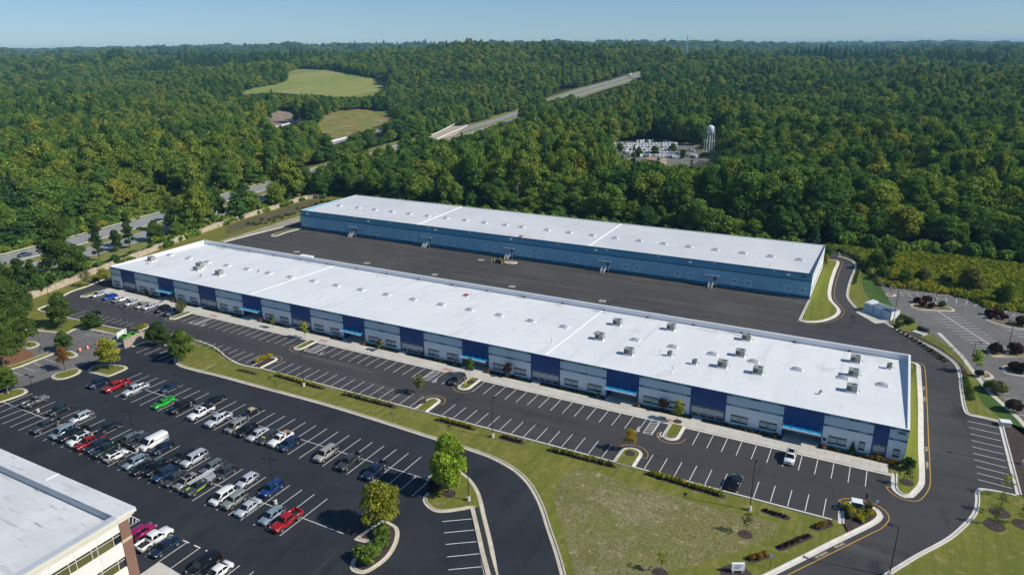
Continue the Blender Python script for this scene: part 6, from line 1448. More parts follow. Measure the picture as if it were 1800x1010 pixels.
for i in first:
    me, tk, H, R, kind = T[FV[i]]; nm, lab = KN[kind]; z_ = zone(FP[i, 0], FP[i, 1], px0[i])
    t = empty(nm, (FP[i, 0], FP[i, 1], FZ[i]), FR[i], lab + z_, 'tree', 'forest trees ' + z_); t.scale = (FXS[i], FXS[i], FZS[i])
    add('trunk', tk, t); add('crown', me, t)
# the rest: one mass, grown by geometry nodes from the same tree meshes
def instancer(name, pts, rot, sc, var, meshes, props):
    src = bpy.data.collections.new(name + '_source')
    for k, me in enumerate(meshes):
        o = bpy.data.objects.new('%s_kind_%02d' % (name, k), me); src.objects.link(o)
    me = bpy.data.meshes.new(name); me.from_pydata(pts.tolist(), [], [])
    a = me.attributes.new('rotv', 'FLOAT_VECTOR', 'POINT'); a.data.foreach_set('vector', np.stack([np.zeros(len(rot)), np.zeros(len(rot)), rot], 1).astype(np.float32).ravel())
    a = me.attributes.new('sc', 'FLOAT_VECTOR', 'POINT'); a.data.foreach_set('vector', sc.astype(np.float32).ravel())
    a = me.attributes.new('kind', 'INT', 'POINT'); a.data.foreach_set('value', var.astype(np.int32))
    o = link(name, me, [], None, **props)
    ng = bpy.data.node_groups.new(name, 'GeometryNodeTree'); ng.interface.new_socket('Geometry', in_out='INPUT', socket_type='NodeSocketGeometry'); ng.interface.new_socket('Geometry', in_out='OUTPUT', socket_type='NodeSocketGeometry')
    N = ng.nodes; Lk = ng.links; gi = N.new('NodeGroupInput'); go = N.new('NodeGroupOutput'); ip = N.new('GeometryNodeInstanceOnPoints'); ci = N.new('GeometryNodeCollectionInfo')
    ci.inputs['Collection'].default_value = src; ci.inputs['Separate Children'].default_value = True; ci.inputs['Reset Children'].default_value = True
    ip.inputs['Pick Instance'].default_value = True
    def na(nm, ty): n = N.new('GeometryNodeInputNamedAttribute'); n.data_type = ty; n.inputs['Name'].default_value = nm; return n.outputs['Attribute']
    Lk.new(gi.outputs[0], ip.inputs['Points']); Lk.new(ci.outputs[0], ip.inputs['Instance'])
    Lk.new(na('kind', 'INT'), ip.inputs['Instance Index']); Lk.new(na('rotv', 'FLOAT_VECTOR'), ip.inputs['Rotation']); Lk.new(na('sc', 'FLOAT_VECTOR'), ip.inputs['Scale'])
    Lk.new(ip.outputs[0], go.inputs[0]); md = o.modifiers.new('grow', 'NODES'); md.node_group = ng; return o
r = rest
instancer('forest', np.stack([FP[r, 0], FP[r, 1], FZ[r]], 1), FR[r], np.stack([FXS[r], FXS[r], FZS[r]], 1), FV[r], [t[0] for t in T], dict(kind='stuff'))

# ---------------------------------------------------------------- garden trees and shrubs, each its own thing
def lm(name, c, var=.35, trans=.3):
    return leaf('leaves_' + name, [(0, c), (1, tuple(v * 1.12 for v in c))], var=var, trans=trans)
L_GREEN = lm('mid_green', (.11, .17, .03)); L_DARK = lm('dark_green', (.055, .095, .028)); L_OAK = lm('oak_green', (.078, .125, .028)); L_YEL = lm('yellow_green', (.28, .285, .038), trans=.4); L_BRT = lm('bright_green', (.24, .33, .035), trans=.4); L_BRN = lm('russet', (.22, .12, .035)); L_ORG = lm('orange_yellow', (.32, .22, .02)); L_LIME = lm('lime_shrub', (.20, .22, .03)); L_RED = lm('dark_red', (.075, .022, .022)); L_PLUM = lm('plum', (.05, .032, .026)); L_GOLD = lm('golden_shrub', (.35, .27, .02)); L_RGD = lm('rust_shrub', (.20, .095, .02)); L_PINE = lm('garden_pine', (.09, .14, .03)); L_OLV = lm('olive', (.14, .15, .05))
gr_ = np.random.default_rng(99)
GCACHE = {}
def garden_tree(x, y, H, R, m, label, name='garden_tree', cat='tree', n=11, base=.22, nq=1700, size=None, z=.05, conical=0.0, trunk=.16, core=.72, group=None, pale=False):
    R = R * .80; size = size or R * .04 + .09; t = empty(name, (x, y, z), gr_.uniform(0, 6), label, cat, group)
    me = crown_mesh('crown', gr_, tree_lobes(gr_, H, R, n, base=base, conical=conical), int(nq * 2.2), size, core=core); me.materials.append(m)
    b = trunk_mesh('trunk', H, trunk, gr_, .7, 4)
    if pale: b.materials.clear(); b.materials.append(m_barkp)
    add('trunk', b, t); add('crown', me, t); return t
def shrub(x, y, R, h, m, label, name='shrub', cat='shrub', nq=260, z=.1, group=None, key=None):
    t = None; key = (m.name, round(R, 1), round(h, 1), int(gr_.integers(0, 2)))
    if key not in GCACHE:
        lob = [((0, 0, h * .5), (R * .8, R * .8, h * .5))] + [((R * .5 * math.cos(a), R * .5 * math.sin(a), h * gr_.uniform(.35, .6)), (R * .5, R * .5, h * .42)) for a in (0.3, 2.4, 4.3)]
        me = crown_mesh('foliage', gr_, lob, nq, max(.09, R * .16), core=.85); me.materials.append(m); GCACHE[key] = me
    t = bpy.data.objects.new(name, GCACHE[key]); COL.objects.link(t); t.location = (x, y, z); t.rotation_euler = (0, 0, gr_.uniform(0, 6)); s = gr_.uniform(.88, 1.12); t.scale = (s, s, s); tag(t, label, cat, group); return t
def at(px, py): return G(px, py, .1)
garden_tree(*at(110, 574), 9.6, 4.3, L_OAK, 'broad dark green tree on the lawn at the left end of the front car park', nq=2600, base=.08)
garden_tree(*at(163.8, 575), 4.2, 3.0, L_DARK, 'low round evergreen on the verge right of the broad dark tree', n=9, base=.0, nq=1500, core=.85)
garden_tree(*at(281, 606), 5.8, 3.6, L_DARK, 'dense dark round evergreen right of the green containers', n=10, base=.0, nq=2200, core=.85)
garden_tree(*at(323.8, 633), 8.2, 3.5, L_GREEN, 'green oval tree at the corner of the lawn strip casting shade on empty stalls', nq=2600, base=.12)
garden_tree(*at(193, 649), 8.0, 3.4, L_YEL, 'yellow-green tree on the larger rounded island', nq=1800, base=.2, core=.6)
garden_tree(*at(115.5, 651), 5.9, 2.1, L_BRN, 'thin russet tree on the narrow oval island', nq=700, base=.4, core=.45)
garden_tree(*at(113.8, 617), 5.2, 2.5, L_OAK, 'small green tree on the island of the old grey car park', nq=1300, base=.15)
garden_tree(*at(15, 692), 6.4, 2.9, L_GREEN, 'light green tree on the island at the left edge', nq=1500, base=.22, pale=True)
garden_tree(*at(789.6, 866), 10.8, 4.0, L_BRT, 'large bright green tree on the island beside the curving drive', nq=4200, base=.1, n=17, core=.45)
garden_tree(*at(671, 931), 8.6, 3.7, L_YEL, 'sparse yellow-green tree on the hook-shaped planting island', nq=1700, base=.16, core=.25, n=15)
sheet('mulch_ring', [(at(790, 868)[0] + 1.2 * math.cos(a), at(790, 868)[1] + 1.2 * math.sin(a)) for a in np.linspace(0, 6.28, 13)[:-1]], .23, m_mulch)
garden_tree(*at(762, 862), 2.4, 1.5, L_PLUM, 'dark reddish bush at the foot of the large bright green tree', 'shrub', 'shrub', n=6, base=0, nq=500)
for k, (px_, py_, R) in enumerate([(672, 941, 1.5), (672, 953, 1.1), (668, 963, 1.5), (655, 974, 1.4), (646, 985, 1.9)]): shrub(*at(px_, py_), R, R * 1.1, L_GREEN, ['round green shrub directly under the sparse yellow-green tree', 'smallest of the five green shrubs on the hook-shaped island', 'middle one of the five green shrubs on the hook-shaped island', 'second largest green shrub on the hook-shaped island, next to the tip', 'largest green shrub at the tip of the hook-shaped island'][k], z=.22, nq=420)
# saplings by the facade and in the front islands
for q, H, R, m, l in [((480, 577), 3.6, 1.1, L_OLV, 'small olive sapling at the facade near the third entrance'), ((536.5, 595), 4.8, 1.4, L_YEL, 'yellow-green sapling on the island left of the hatched stalls'), ((669, 617), 3.4, 1.2, L_OLV, 'olive sapling in front of facade windows right of the centre-left canopy'), ((825, 661), 4.6, 1.4, L_GREEN, 'green sapling on the island beside the dark minivan'), ((892, 663), 3.6, 1.3, L_PLUM, 'dark reddish sapling against the facade right of the minivan'), ((738, 693), 4.5, 1.8, L_OLV, 'olive tree on the lawn-side island opposite the dark minivan'), ((1190.5, 741), 5.0, 1.5, L_YEL, 'yellow sapling on the island right of the right hatched stalls'), ((1165, 722), 2.6, 1.4, L_PLUM, 'round dark plum tree against the facade near the right hatched stalls'), ((1106, 793), 5.0, 1.7, L_ORG, 'orange-yellow sapling on the lawn-side island ringed by a yellow line'), ((318.5, 551), 3.6, 2.2, L_OLV, 'yellowish tree beside the dark blue pickup at the facade'), ((183, 497), 5.0, 2.6, L_YEL, 'yellow-green tree at the left end of the front warehouse'), ((155, 503), 5.5, 2.8, L_OLV, 'pale olive tree on the lawn left of the front warehouse'), ((1593, 853), 3.8, .9, L_DARK, 'thin dark sapling on the lawn at the right corner of the front warehouse'), ((1765, 871), 4.5, 1.5, L_YEL, 'thin yellow sapling on the lawn below the angled stalls'), ((1757, 901), 4.5, 1.3, L_OLV, 'sparse sapling in a mulch ring below the angled stalls'), ((1748, 923), 4.2, 1.2, L_OLV, 'nearly bare sapling in the dark mulch ring on the right lawn'), ((1797, 921), 4.0, 1.2, L_OLV, 'sapling at the right edge in a dark mulch ring'), ((1311, 938), 4.2, 1.1, L_OLV, 'nearly bare sapling in a mulch ring on the big dry lawn'), ((1161, 1006), 4.0, 1.2, L_YEL, 'yellowish sapling in a mulch ring at the bottom of the big dry lawn'), ((1713, 656), 6.0, 2.0, L_BRT, 'pale green conical tree beside the railing on the bank')]:
    garden_tree(*at(*q), H, R, m, l, 'sapling' if H < 5.5 else 'garden_tree', n=8, base=.3, nq=(60 if 'bare' in l or 'sparse' in l or 'thin' in l or 'mulch ring' in l else 350), trunk=.05, core=.25 if 'bare' in l or 'sparse' in l or 'thin' in l or 'mulch ring' in l else .42, z=.12, size=.15)
for q, r, z in [((1593, 848), 1.2, .22), ((1757, 900), 1.6, .06), ((1748, 922.5), 1.6, .06), ((1797, 920.5), 1.5, .06), ((1310, 938), 1.15, .06), ((1160, 1006), 1.2, .06), ((1191, 741), .9, .23), ((742, 706), 1.0, .23), ((828, 672), .9, .23), ((1107, 797), 1.0, .23), ((281, 612), 3, .05)]:
    c = at(*q); sheet('mulch_ring', [(c[0] + r * math.cos(a), c[1] + r * math.sin(a)) for a in np.linspace(0, 6.28, 13)[:-1]], z, m_mulch)
# pines and big trees at the left edge
for q, H, R, m, l in [((45, 613), 12, 4.2, L_PINE, 'pine tree nearest the old grey car park, over rusty pine straw'), ((30, 622), 10, 3.4, L_PINE, 'shorter pine tree over rusty pine straw at the left edge'), ((8, 645), 12, 4.2, L_PINE, 'pine tree at the left edge, lowest in the picture'), ((14, 603), 10, 4.2, L_PINE, 'pine tree half hiding the white vehicle at the left edge'), ((-14, 612), 13, 5.0, L_PINE, 'large pine tree cut by the left edge'), ((24, 590), 7.5, 2.8, L_OAK, 'small pointed tree behind the pines at the left edge')]:
    garden_tree(*at(*q), H, R, m, l, 'pine_tree' if 'pine' in l else 'garden_tree', nq=2200, base=.15, n=12, core=.6)
for q, H, R, l in [((18, 560), 12, 6.5, 'wide dark green tree at the left edge behind the lawn'), ((-20, 545), 14, 7, 'tall green tree cut by the left edge above the pines'), ((40, 556), 8, 4, 'dark green tree where the boundary wall meets the left edge')]:
    garden_tree(*at(*q), H, R, L_OAK, l, nq=3000, base=.05, n=14)
# highway-side trees in front of the wall strip
for q, H, R, m, l, n_ in [((109, 487), 22, 7.2, L_OAK, 'large broad tree standing between the highway and the wall at left', 16), ((176, 458), 17.5, 2.9, L_DARK, 'slender ivy-covered tree left one of a pair against the highway', 14), ((229, 436), 15.5, 2.8, L_DARK, 'slender ivy-covered tree right one of a pair against the highway', 14), ((208, 442), 9, 3, L_OAK, 'shorter tree between the two slender ivy-covered trees', 9), ((38, 508), 11, 3.4, L_DARK, 'dark tree with ivy left of the large broad tree', 12), ((60, 500), 9, 3, L_OAK, 'shorter tree between the dark ivy tree and the large broad tree', 9), ((302, 408), 17, 3.6, L_OAK, 'tall leaning tree at the right end of the visible highway', 13), ((345, 392), 20, 4.6, L_DARK, 'tall dark tree with two stems above the wall', 14), ((275, 424), 9, 4.2, L_OAK, 'bushy tree right of the slender pair above the wall', 9), ((140, 478), 10, 4.6, L_OAK, 'bushy tree right beneath the large broad tree', 9), ((14, 524), 12, 4, L_OAK, 'green tree at the left edge above the wall', 10), ((385, 383), 15, 5, L_OAK, 'round tree above the wall right of the tall dark one', 12), ((430, 370), 14, 5, L_DARK, 'dark round tree above the wall behind the small car park island', 12), ((318, 402), 10, 4, L_OAK, 'bushy tree above the wall left of the tall dark one', 9)]:
    garden_tree(*at(*q), H, R, m, l, 'highway_tree', n=n_, base=.04, nq=int(1500 + 260 * R), core=.68, z=0, trunk=.25)
def snag(q, H, label):
    t = empty('dead_tree', (*G(*q), 0), 0, label, 'dead tree'); b = MB(); b.cyl((0, 0, -.3), (.5, 0, H), .42, .16, n=8); b.build('trunk', [m_barkp], t); b = MB(); b.cyl((.3, 0, H * .6), (2.2, .6, H * .95), .12, .05, n=5); b.cyl((.35, 0, H * .75), (-1.6, 0, H * 1.05), .1, .04, n=5); b.build('branch', [m_barkp], t)
snag((8, 516), 18, 'tall pale dead trunk at the left edge beside the highway'); snag((63, 372), 10, 'pale dead tree on the hillside beyond the highway'); snag((327, 390), 9, 'short orange-brown dead trunk behind the wall near the highway end'); snag((384, 305), 9, 'pale dead trunk in the middle of the left wood')
# shrubs in rows
def row(p, q, n, R, h, m, label, group, z=.1, mulch=True, jit=.15):
    a, b_ = np.array(G(*p)), np.array(G(*q)); d = b_ - a; L = np.linalg.norm(d); d /= L; nn = np.array([-d[1], d[0]])
    if mulch:
        R *= .88; w = R + (.3 if m[0] == L_PLUM else .12); e = .4; sheet('mulch_bed', smooth_line([tuple(a - d * e - nn * w * .6), tuple(a - nn * w), tuple(b_ - nn * w), tuple(b_ + d * e - nn * w * .6), tuple(b_ + d * e + nn * w * .6), tuple(b_ + nn * w), tuple(a + nn * w), tuple(a - d * e + nn * w * .6)], True, 3), .062, m_mulch)
    for k in range(n):
        c = a + d * L * (k + .5) / n + nn * gr_.uniform(-jit, jit); shrub(*c, R, h, m[k % len(m)], label, 'hedge_shrub', 'shrub', 180, z, group)
row((486, 660), (568, 683), 13, .62, 1.0, [L_LIME, L_GOLD], 'yellow-green shrub in the left row of the lawn-side hedge', 'left lawn-side shrub row')
row((606, 693), (694, 716), 13, .6, .95, [L_LIME, L_OLV], 'yellow-green shrub in the second row of the lawn-side hedge', 'second lawn-side shrub row')
row((770, 737.5), (833, 754), 10, .6, .95, [L_LIME, L_GOLD], 'yellow-green shrub in the third row of the lawn-side hedge', 'third lawn-side shrub row')
row((881, 768), (918, 778), 5, .5, .6, [L_PLUM], 'dark low shrub in the short row below the lawn-side kerb', 'short dark shrub row')
row((967, 791), (1080, 820), 17, .58, .9, [L_LIME, L_OLV], 'yellow-green shrub in the row left of the orange sapling island', 'fourth lawn-side shrub row')
row((1141, 833), (1270, 872), 17, .65, 1.0, [L_LIME, L_LIME, L_GOLD], 'golden shrub in the row right of the orange sapling island', 'right lawn-side shrub row')
row((1342, 897), (1384, 910), 5, .42, .45, [L_PLUM], 'small dark shrub in the mulch bed near the white-based lamp post', 'shrubs of the small mulch bed')
row((1369, 964), (1422, 941), 8, .42, .45, [L_PLUM], 'small dark shrub in the long mulch bed beside the entrance road', 'shrubs of the long mulch bed')
row((1318, 985), (1350, 975), 6, .6, .8, [L_RGD, L_ORG], 'rust-coloured shrub in the bed beside the small white sign', 'rust-coloured shrubs')
row((1435, 929), (1459, 920), 5, .6, .8, [L_RGD, L_OLV], 'red and green shrub in the bed left of the entrance bed', 'red and green shrubs')
row((418, 650), (449, 657), 6, .42, .5, [L_OLV], 'low dull shrub in the bed at the left end of the lawn strip', 'low shrubs of the lawn strip')
for k, q in enumerate([(1493, 899), (1495, 904), (1496, 910), (1509, 905), (1511, 912), (1517, 902), (1513, 917), (1528, 905), (1527, 892), (1519, 910), (1486, 893)]):
    shrub(*at(*q), .75, 1.0, [L_LIME, L_GOLD, L_OLV][k % 3], 'yellow-green shrub on the mulched entrance bed', 'bed_shrub', 'shrub', 200, .22, 'entrance bed shrubs')
for k, q in enumerate([(453, 637.5), (458, 635), (464, 633), (470, 630.5), (474, 629), (248, 579), (254, 576), (240, 581)]):
    shrub(*at(*q), .85, 1.2, [L_GOLD, L_LIME][k % 2], 'golden shrub on the lawn-side mulch island left of the hatched stalls' if q[0] > 400 else 'golden-green shrub on the leftmost lawn-side island', 'bed_shrub', 'shrub', 200, .22, 'golden island shrubs' if q[0] > 400 else 'left island shrubs')
# foundation planting: small mixed shrubs at the facade foot
k = 0
for a, b_, kk in zip([e[1] for e in NAVY[:-1]], [e[0] for e in NAVY[1:]], range(20)):
    for x in np.arange(a + .6, b_ - .3, 1.25):
        m = [L_DARK, L_PLUM, L_RGD, L_DARK, L_OLV, L_PLUM][int(gr_.integers(0, 6))]
        if gr_.random() < .86: shrub(x, 135.3 + gr_.uniform(-.25, .2), .42, .55, m, 'low dark shrub in the bed along the foot of the front facade', 'bed_shrub', 'shrub', 110, .1, 'foundation shrubs along the front facade'); k += 1
for x in np.arange(4.0, 8.6, .55): shrub(x * .99 + .3, 135.0 + gr_.uniform(-.3, .3), .45, .9, [L_GOLD, L_RGD, L_OLV][int(gr_.integers(0, 3))], 'ornamental grass clump at the right corner of the front warehouse', 'grass_clump', 'ornamental grass', 160, .1, 'ornamental grasses at the facade corner')
garden_tree(10.2, 134.2, 2.4, 1.5, L_DARK, 'dark spreading tree at the right front corner of the front warehouse', n=8, base=.15, nq=700, core=.5)
for q, l in [((1497, 797), 'conical evergreen against the facade near its right end'), ((258, 519), 'conical evergreen against the facade left of the first canopy')]:
    c = G(*q); t = empty('conical_evergreen', (*c, .1), 0, l, 'evergreen'); lob = [((0, 0, .3 + 2.0 * i / 6), (.62 * (1.05 - i / 7.2),) * 2 + (.35,)) for i in range(7)]; me = crown_mesh('foliage', gr_, lob, 500, .1, core=.9); me.materials.append(L_DARK); add('foliage', me, t)
for x in (-204.5 + 3.8, -191.4, -163.9, -154.0, -126.0, -116.5, -88.2, -78.9, -50.6, -41.4, -13.0, -4.1):
    t = empty('planter', (x, 134.9, .2), 0, 'small planter with reddish plants at the corner of an entrance apron', 'planter', 'planters beside the entrances'); b = MB(); b.lathe((0, 0, 0), [(0, 0), (.3, 0), (.38, .5), (.32, .5), (.3, .42), (0, .42)], 10); b.build('pot', [mat('terracotta', (.25, .13, .09), .8)], t)
    me = GCACHE.get('pl') or crown_mesh('plant', gr_, [((0, 0, .7), (.42, .42, .38))], 120, .1, core=.8); GCACHE['pl'] = me
    if not me.materials: me.materials.append(L_RGD)
    add('plant', me, t)
# right grey lot: red and dark bushes
for q, R, m, l in [((1612, 531.5), 1.7, L_RED, 'dark red bush, left-most of the left island of the grey car park'), ((1621.5, 539), 1.8, L_RED, 'dark red bush in front on the left island of the grey car park'), ((1628, 532), 2.1, L_PLUM, 'dull dark bush behind the red ones on the left island of the grey car park'), ((1637, 541), 1.7, L_RED, 'dark red bush right of the middle of the left island of the grey car park'), ((1655.5, 538.5), 1.9, L_OAK, 'round green bush at the right end of the left island of the grey car park'), ((1737, 553), 1.9, L_RED, 'dark red bush at the left end of the upper right island'), ((1743, 560), 1.8, L_RED, 'dark red bush in front on the upper right island'), ((1753, 556), 2.3, L_PLUM, 'dull dark bush behind the red ones on the upper right island'), ((1764, 561.5), 1.8, L_RED, 'dark red bush at the right end of the upper right island'), ((1796, 572), 2.8, L_PLUM, 'large dark bush at the right edge by the upper right island'), ((1749, 620), 3.0, L_PLUM, 'large dark red bush left of the tall lamp post'), ((1784, 621), 3.0, L_PLUM, 'large dark red bush right of the tall lamp post'), ((1783, 650), 2.4, L_RED, 'dark red bush on the lower island of the grey car park'), ((1796, 655), 2.4, L_PLUM, 'dull plum bush at the right edge on the lower island'), ((1721, 661), 1.9, L_PLUM, 'dark plum bush beside the pale conical tree'), ((1753, 690), 2.8, L_OLV, 'olive bush on the green bank above the angled stalls'), ((1780, 722), 3.0, L_PLUM, 'dark bush on the green bank near the right edge'), ((1737, 683), 2.2, L_OAK, 'small green bush on the green bank below the railing end')]:
    shrub(*at(*q), R * .64, R * .9, m, l, 'bush', 'bush', 700, .15)
for k in range(8): shrub(*at(1697 + 1.6 * k, 667 + 5 * k), .8, 1.0, L_OAK, 'green shrub in the row beside the access road kerb', 'bank_shrub', 'shrub', 180, .1, 'shrub row beside the access road')
for k in range(14): shrub(*at(1574 + 7.2 * k + (k > 7) * -3 * (k - 7) * .3, 578 + 4.4 * k), .6, .7, [L_PLUM, L_DARK, L_OLV][k % 3], 'low shrub on the mulch bank along the curved kerb', 'bank_shrub', 'shrub', 150, .1, 'shrubs on the mulch bank')
for k in range(8): shrub(*at(1511 - 1.3 * k, 467 + 4.5 * k), .8, .9, L_DARK, 'dark shrub in the column beside the back road', 'bank_shrub', 'shrub', 160, .1, 'shrub column beside the back road')
for q, R in [((1585, 561), 1.3), ((1597, 568), 1.4), ((1578, 571), .9), ((1582, 574), .9)]: shrub(*at(*q), R, R * 1.2, L_DARK, 'dark green shrub right of the white refuse enclosure', 'bank_shrub', 'shrub', 260, .1, 'shrubs beside the white enclosure')
for k in range(6): shrub(*at(1500 + 18 * (k % 3), 0), .1, .1, L_DARK, '', nq=20) if False else None
for q, H, R, m, l in [((1538, 474), 6.0, 3.8, L_OAK, 'dark bushy tree at the corner of the weedy meadow'), ((1557, 471), 8, 3.6, L_DARK, 'darker pointed tree next to the bushy one in the meadow corner'), ((1551, 491), 4, 3.0, L_OAK, 'pale bush behind the wire fence corner'), ((1589, 499), 5, 2.8, L_GREEN, 'light green tree at the edge of the weedy meadow'), ((1622, 493), 3.6, 3.4, L_OLV, 'wide grey-green bush in the middle of the meadow edge'), ((1660, 499), 3.4, 2.8, L_OLV, 'smaller grey-green bush left of the widest one'), ((1705, 510), 6.5, 4.8, L_OLV, 'widest grey-green tree on the meadow edge'), ((1763, 535), 5.4, 3.6, L_OAK, 'dark green bush at the meadow edge right of the widest tree')]:
    garden_tree(*at(*q), H, R, m, l, 'meadow_tree', n=9, base=0, nq=1500, core=.75, trunk=.15)
garden_tree(*at(1450, 462), 3.4, 2.0, L_YEL, 'yellowish bush at the back right corner of the rear warehouse', 'bush', 'bush', n=6, base=0, nq=500)
# mulched slope plants between wall and court
for k in range(26): q = (440 + 5.6 * k + gr_.uniform(-3, 3), 399 - 1.85 * k + gr_.uniform(-5, 4)); shrub(*at(*q), .9, 1.2, [L_OAK, L_DARK, L_OLV][k % 3], 'small shrub on the slope between the wall and the truck court', 'slope_shrub', 'shrub', 150, .1, 'shrubs on the slope below the wall')
for k in range(9): q = (168 + 17 * k + gr_.uniform(-5, 5), 497 - 6.4 * k + gr_.uniform(-3, 5)); shrub(*at(*q), 1.2, 1.7, [L_OAK, L_YEL, L_DARK][k % 3], 'young bush on the lawn between the wall and the front warehouse', 'lawn_bush', 'shrub', 220, .1, 'young bushes on the left lawn')

# ---------------------------------------------------------------- meadow at right: weeds
MP = [G(1449, 432), G(1480, 427), G(1560, 437), G(1700, 455), G(1900, 482), G(2100, 520), G(2100, 600), G(1950, 570), G(1800, 549), G(1736.7, 540), G(1705, 526), G(1652, 515), G(1600, 508), G(1549, 502), G(1530, 480), G(1510, 455), G(1475, 440), G(1452, 440)]
sheet('meadow', MP, .05, m_field)
wd = []
mpn = np.array(MP); N0 = 9000; rg = np.random.default_rng(12)
C_ = np.stack([rg.uniform(mpn[:, 0].min(), mpn[:, 0].max(), N0 * 3), rg.uniform(mpn[:, 1].min(), mpn[:, 1].max(), N0 * 3)], 1); C_ = C_[in_poly(C_, MP)][:N0]
m_weed = leaf('weeds', [(0, (.17, .23, .035)), (.45, (.25, .285, .04)), (.7, (.33, .31, .04)), (.88, (.42, .36, .04)), (1, (.28, .18, .045))], var=.4)
me = crown_mesh('weed', rg, [((0, 0, .4), (.8, .8, .5)), ((.6, .3, .3), .5)], 90, .22, core=.7); me.materials.append(m_weed)
instancer('weeds', np.concatenate([C_, np.full((len(C_), 1), .05)], 1), rg.uniform(0, 6, len(C_)), np.stack([rg.uniform(.7, 1.6, len(C_))] * 2 + [rg.uniform(.5, 1.7, len(C_))], 1), np.zeros(len(C_), int), [me], dict(kind='stuff'))
# young growth at the forest edge
EB = []
for a, b_ in [((-225, 279), (-20, 280)), (G(1470, 428), G(1800, 458)), (G(1800, 458), G(2000, 480))]:
    a = np.array(a); b_ = np.array(b_); L = np.linalg.norm(b_ - a)
    for k in range(int(L / 1.6)): EB.append((*(a + (b_ - a) * rg.random() + rg.normal(0, 2.0, 2)), 0))
EB = np.array(EB); s_ = rg.uniform(.6, 1.7, len(EB)); instancer('undergrowth', EB, rg.uniform(0, 6, len(EB)), np.stack([s_, s_, s_ * rg.uniform(.8, 1.6, len(EB))], 1), np.zeros(len(EB), int), [T[10][0]], dict(kind='stuff'))
# scrub on the left hillside and along the highway
SB = []
for k in range(1500):
    x, y = rg.uniform(-345, -240), rg.uniform(60, 330)
    SB.append((x, y, 0))
SB = np.array(SB); ok = ~near_line(SB[:, :2], HWYC, 18.5) & ~in_poly(SB[:, :2], SITE); q, _ = PX(SB + np.array([0, 0, 2.0])); ok &= ~in_poly(q, HWL)
SB = SB[ok]; s_ = rg.uniform(.5, 1.3, len(SB)); instancer('scrub', SB, rg.uniform(0, 6, len(SB)), np.stack([s_ * 1.2, s_ * 1.2, s_], 1), np.zeros(len(SB), int), [T[10][0]], dict(kind='stuff'))
# ---------------------------------------------------------------- highway and far things
def drape(name, line, w0, w1, m, lift=.35, fine=8, parent=None, **p):
    P = smooth_line(line, False, 40, keep=1e9); 
    Q = [np.array(P[0])]
    for a in P[1:]:
        a = np.array(a)
        while np.linalg.norm(a - Q[-1]) > fine: Q.append(Q[-1] + (a - Q[-1]) / np.linalg.norm(a - Q[-1]) * fine)
    A = offset(Q, w0); B = offset(Q, w1); n = len(Q); V = []
    for (x, y), c in list(zip(A, Q)) + list(zip(B, Q)): dc = np.hypot(c[0], c[1]); V.append((x, y, float(hgt(c[0], c[1])) + lift + .0003 * dc + .0016 * max(0, dc - 550)))
    me = bpy.data.meshes.new(name); me.from_pydata(V, [], [(i, n + i, n + i + 1, i + 1) if w1 > w0 else (i, i + 1, n + i + 1, n + i) for i in range(n - 1)]); me.update(); o = link(name, me, [m], parent, **p)
    return o
CL = [(-330, -60), (-305, 40), (-284, 105), (-279.5, 140), (-281.5, 165), (-287, 200), (-300, 270), (-322, 390), (-345, 490)] + HWYC[-8:]
m_verge = layered('highway_verge', [(.18, .20, .045), ((.24, .21, .08), .1, .45, .65), ((.12, .15, .03), .5, .5, .7)], bump=0)
drape('verge', CL, -26, 26, m_verge, .12, kind='structure')
sheet('hillside_grass', GL([(150, 412), (200, 372), (245, 342), (300, 330), (345, 340), (335, 356), (300, 368), (262, 381), (200, 396)]), .14, m_field)
drape('highway', CL, 3.2, 16.2, m_hwy, .2, kind='structure'); drape('highway', CL, -16.2, -3.6, m_hwy, .2, kind='structure')
hw = bpy.data.objects['highway']
for o_ in (3.9, 15.6, -4.2, -15.6): drape('edge_line', CL, o_ - .12, o_ + .12, m_paint, .23, parent=hw)
_cl = [np.array(p) for p in smooth_line(CL[:9], False, 40, keep=1e9)]; _q = [_cl[0]]
for _p in _cl[1:]:
    while np.linalg.norm(_p - _q[-1]) > 12: _q.append(_q[-1] + (_p - _q[-1]) / np.linalg.norm(_p - _q[-1]) * 12)
for _p, _p2 in zip(_q, _q[1:]):
    _d = (_p2 - _p) / 12; _n = np.array([-_d[1], _d[0]])
    if _p[1] > 40:
        for o_ in (9.7, -9.9): pline(_p + _n * o_, _p + _n * o_ + _d * 4, z=.26, w=.3, name='lane_dash', parent=hw)
m_gr = mat('guard_rail_steel', (.55, .56, .56), .5)
def guard(line, off, label):
    P = [np.array(p) for p in offset(smooth_line(line, False, 40, keep=1e9), off)]; Q = [P[0]]
    for a in P[1:]:
        while np.linalg.norm(a - Q[-1]) > 4: Q.append(Q[-1] + (a - Q[-1]) / np.linalg.norm(a - Q[-1]) * 4)
    o = Q[0]; t = empty('guard_rail', (o[0], o[1], 0), 0, label, 'guard rail'); mb = MB(); mp = MB()
    for p, q in zip(Q, Q[1:]): p = p - o; q = q - o; mb.bar((*p, .75), (*q, .75), .08, .32); mp.box(p[0] - .08, p[0] + .08, p[1] - .08, p[1] + .08, 0, .9)
    mb.build('rail', [m_gr], t); mp.build('post', [m_gr], t, kind='stuff')
guard(CL[3:8], 2.2, 'galvanised guard rail along the highway median'); guard(CL[2:8], 17.2, 'galvanised guard rail along the far side of the highway')
car('sedan', 'dkblue', *G(45, 451), 1.45, 'dark blue car driving on the highway behind the trees at left', 'car', 'car', 'highway traffic', z=.3)
def on_road(px, py): x, y, z = GT(px, py); dc = math.hypot(x, y); return x, y, z + .35 + .0003 * dc + .0016 * max(0, dc - 550)
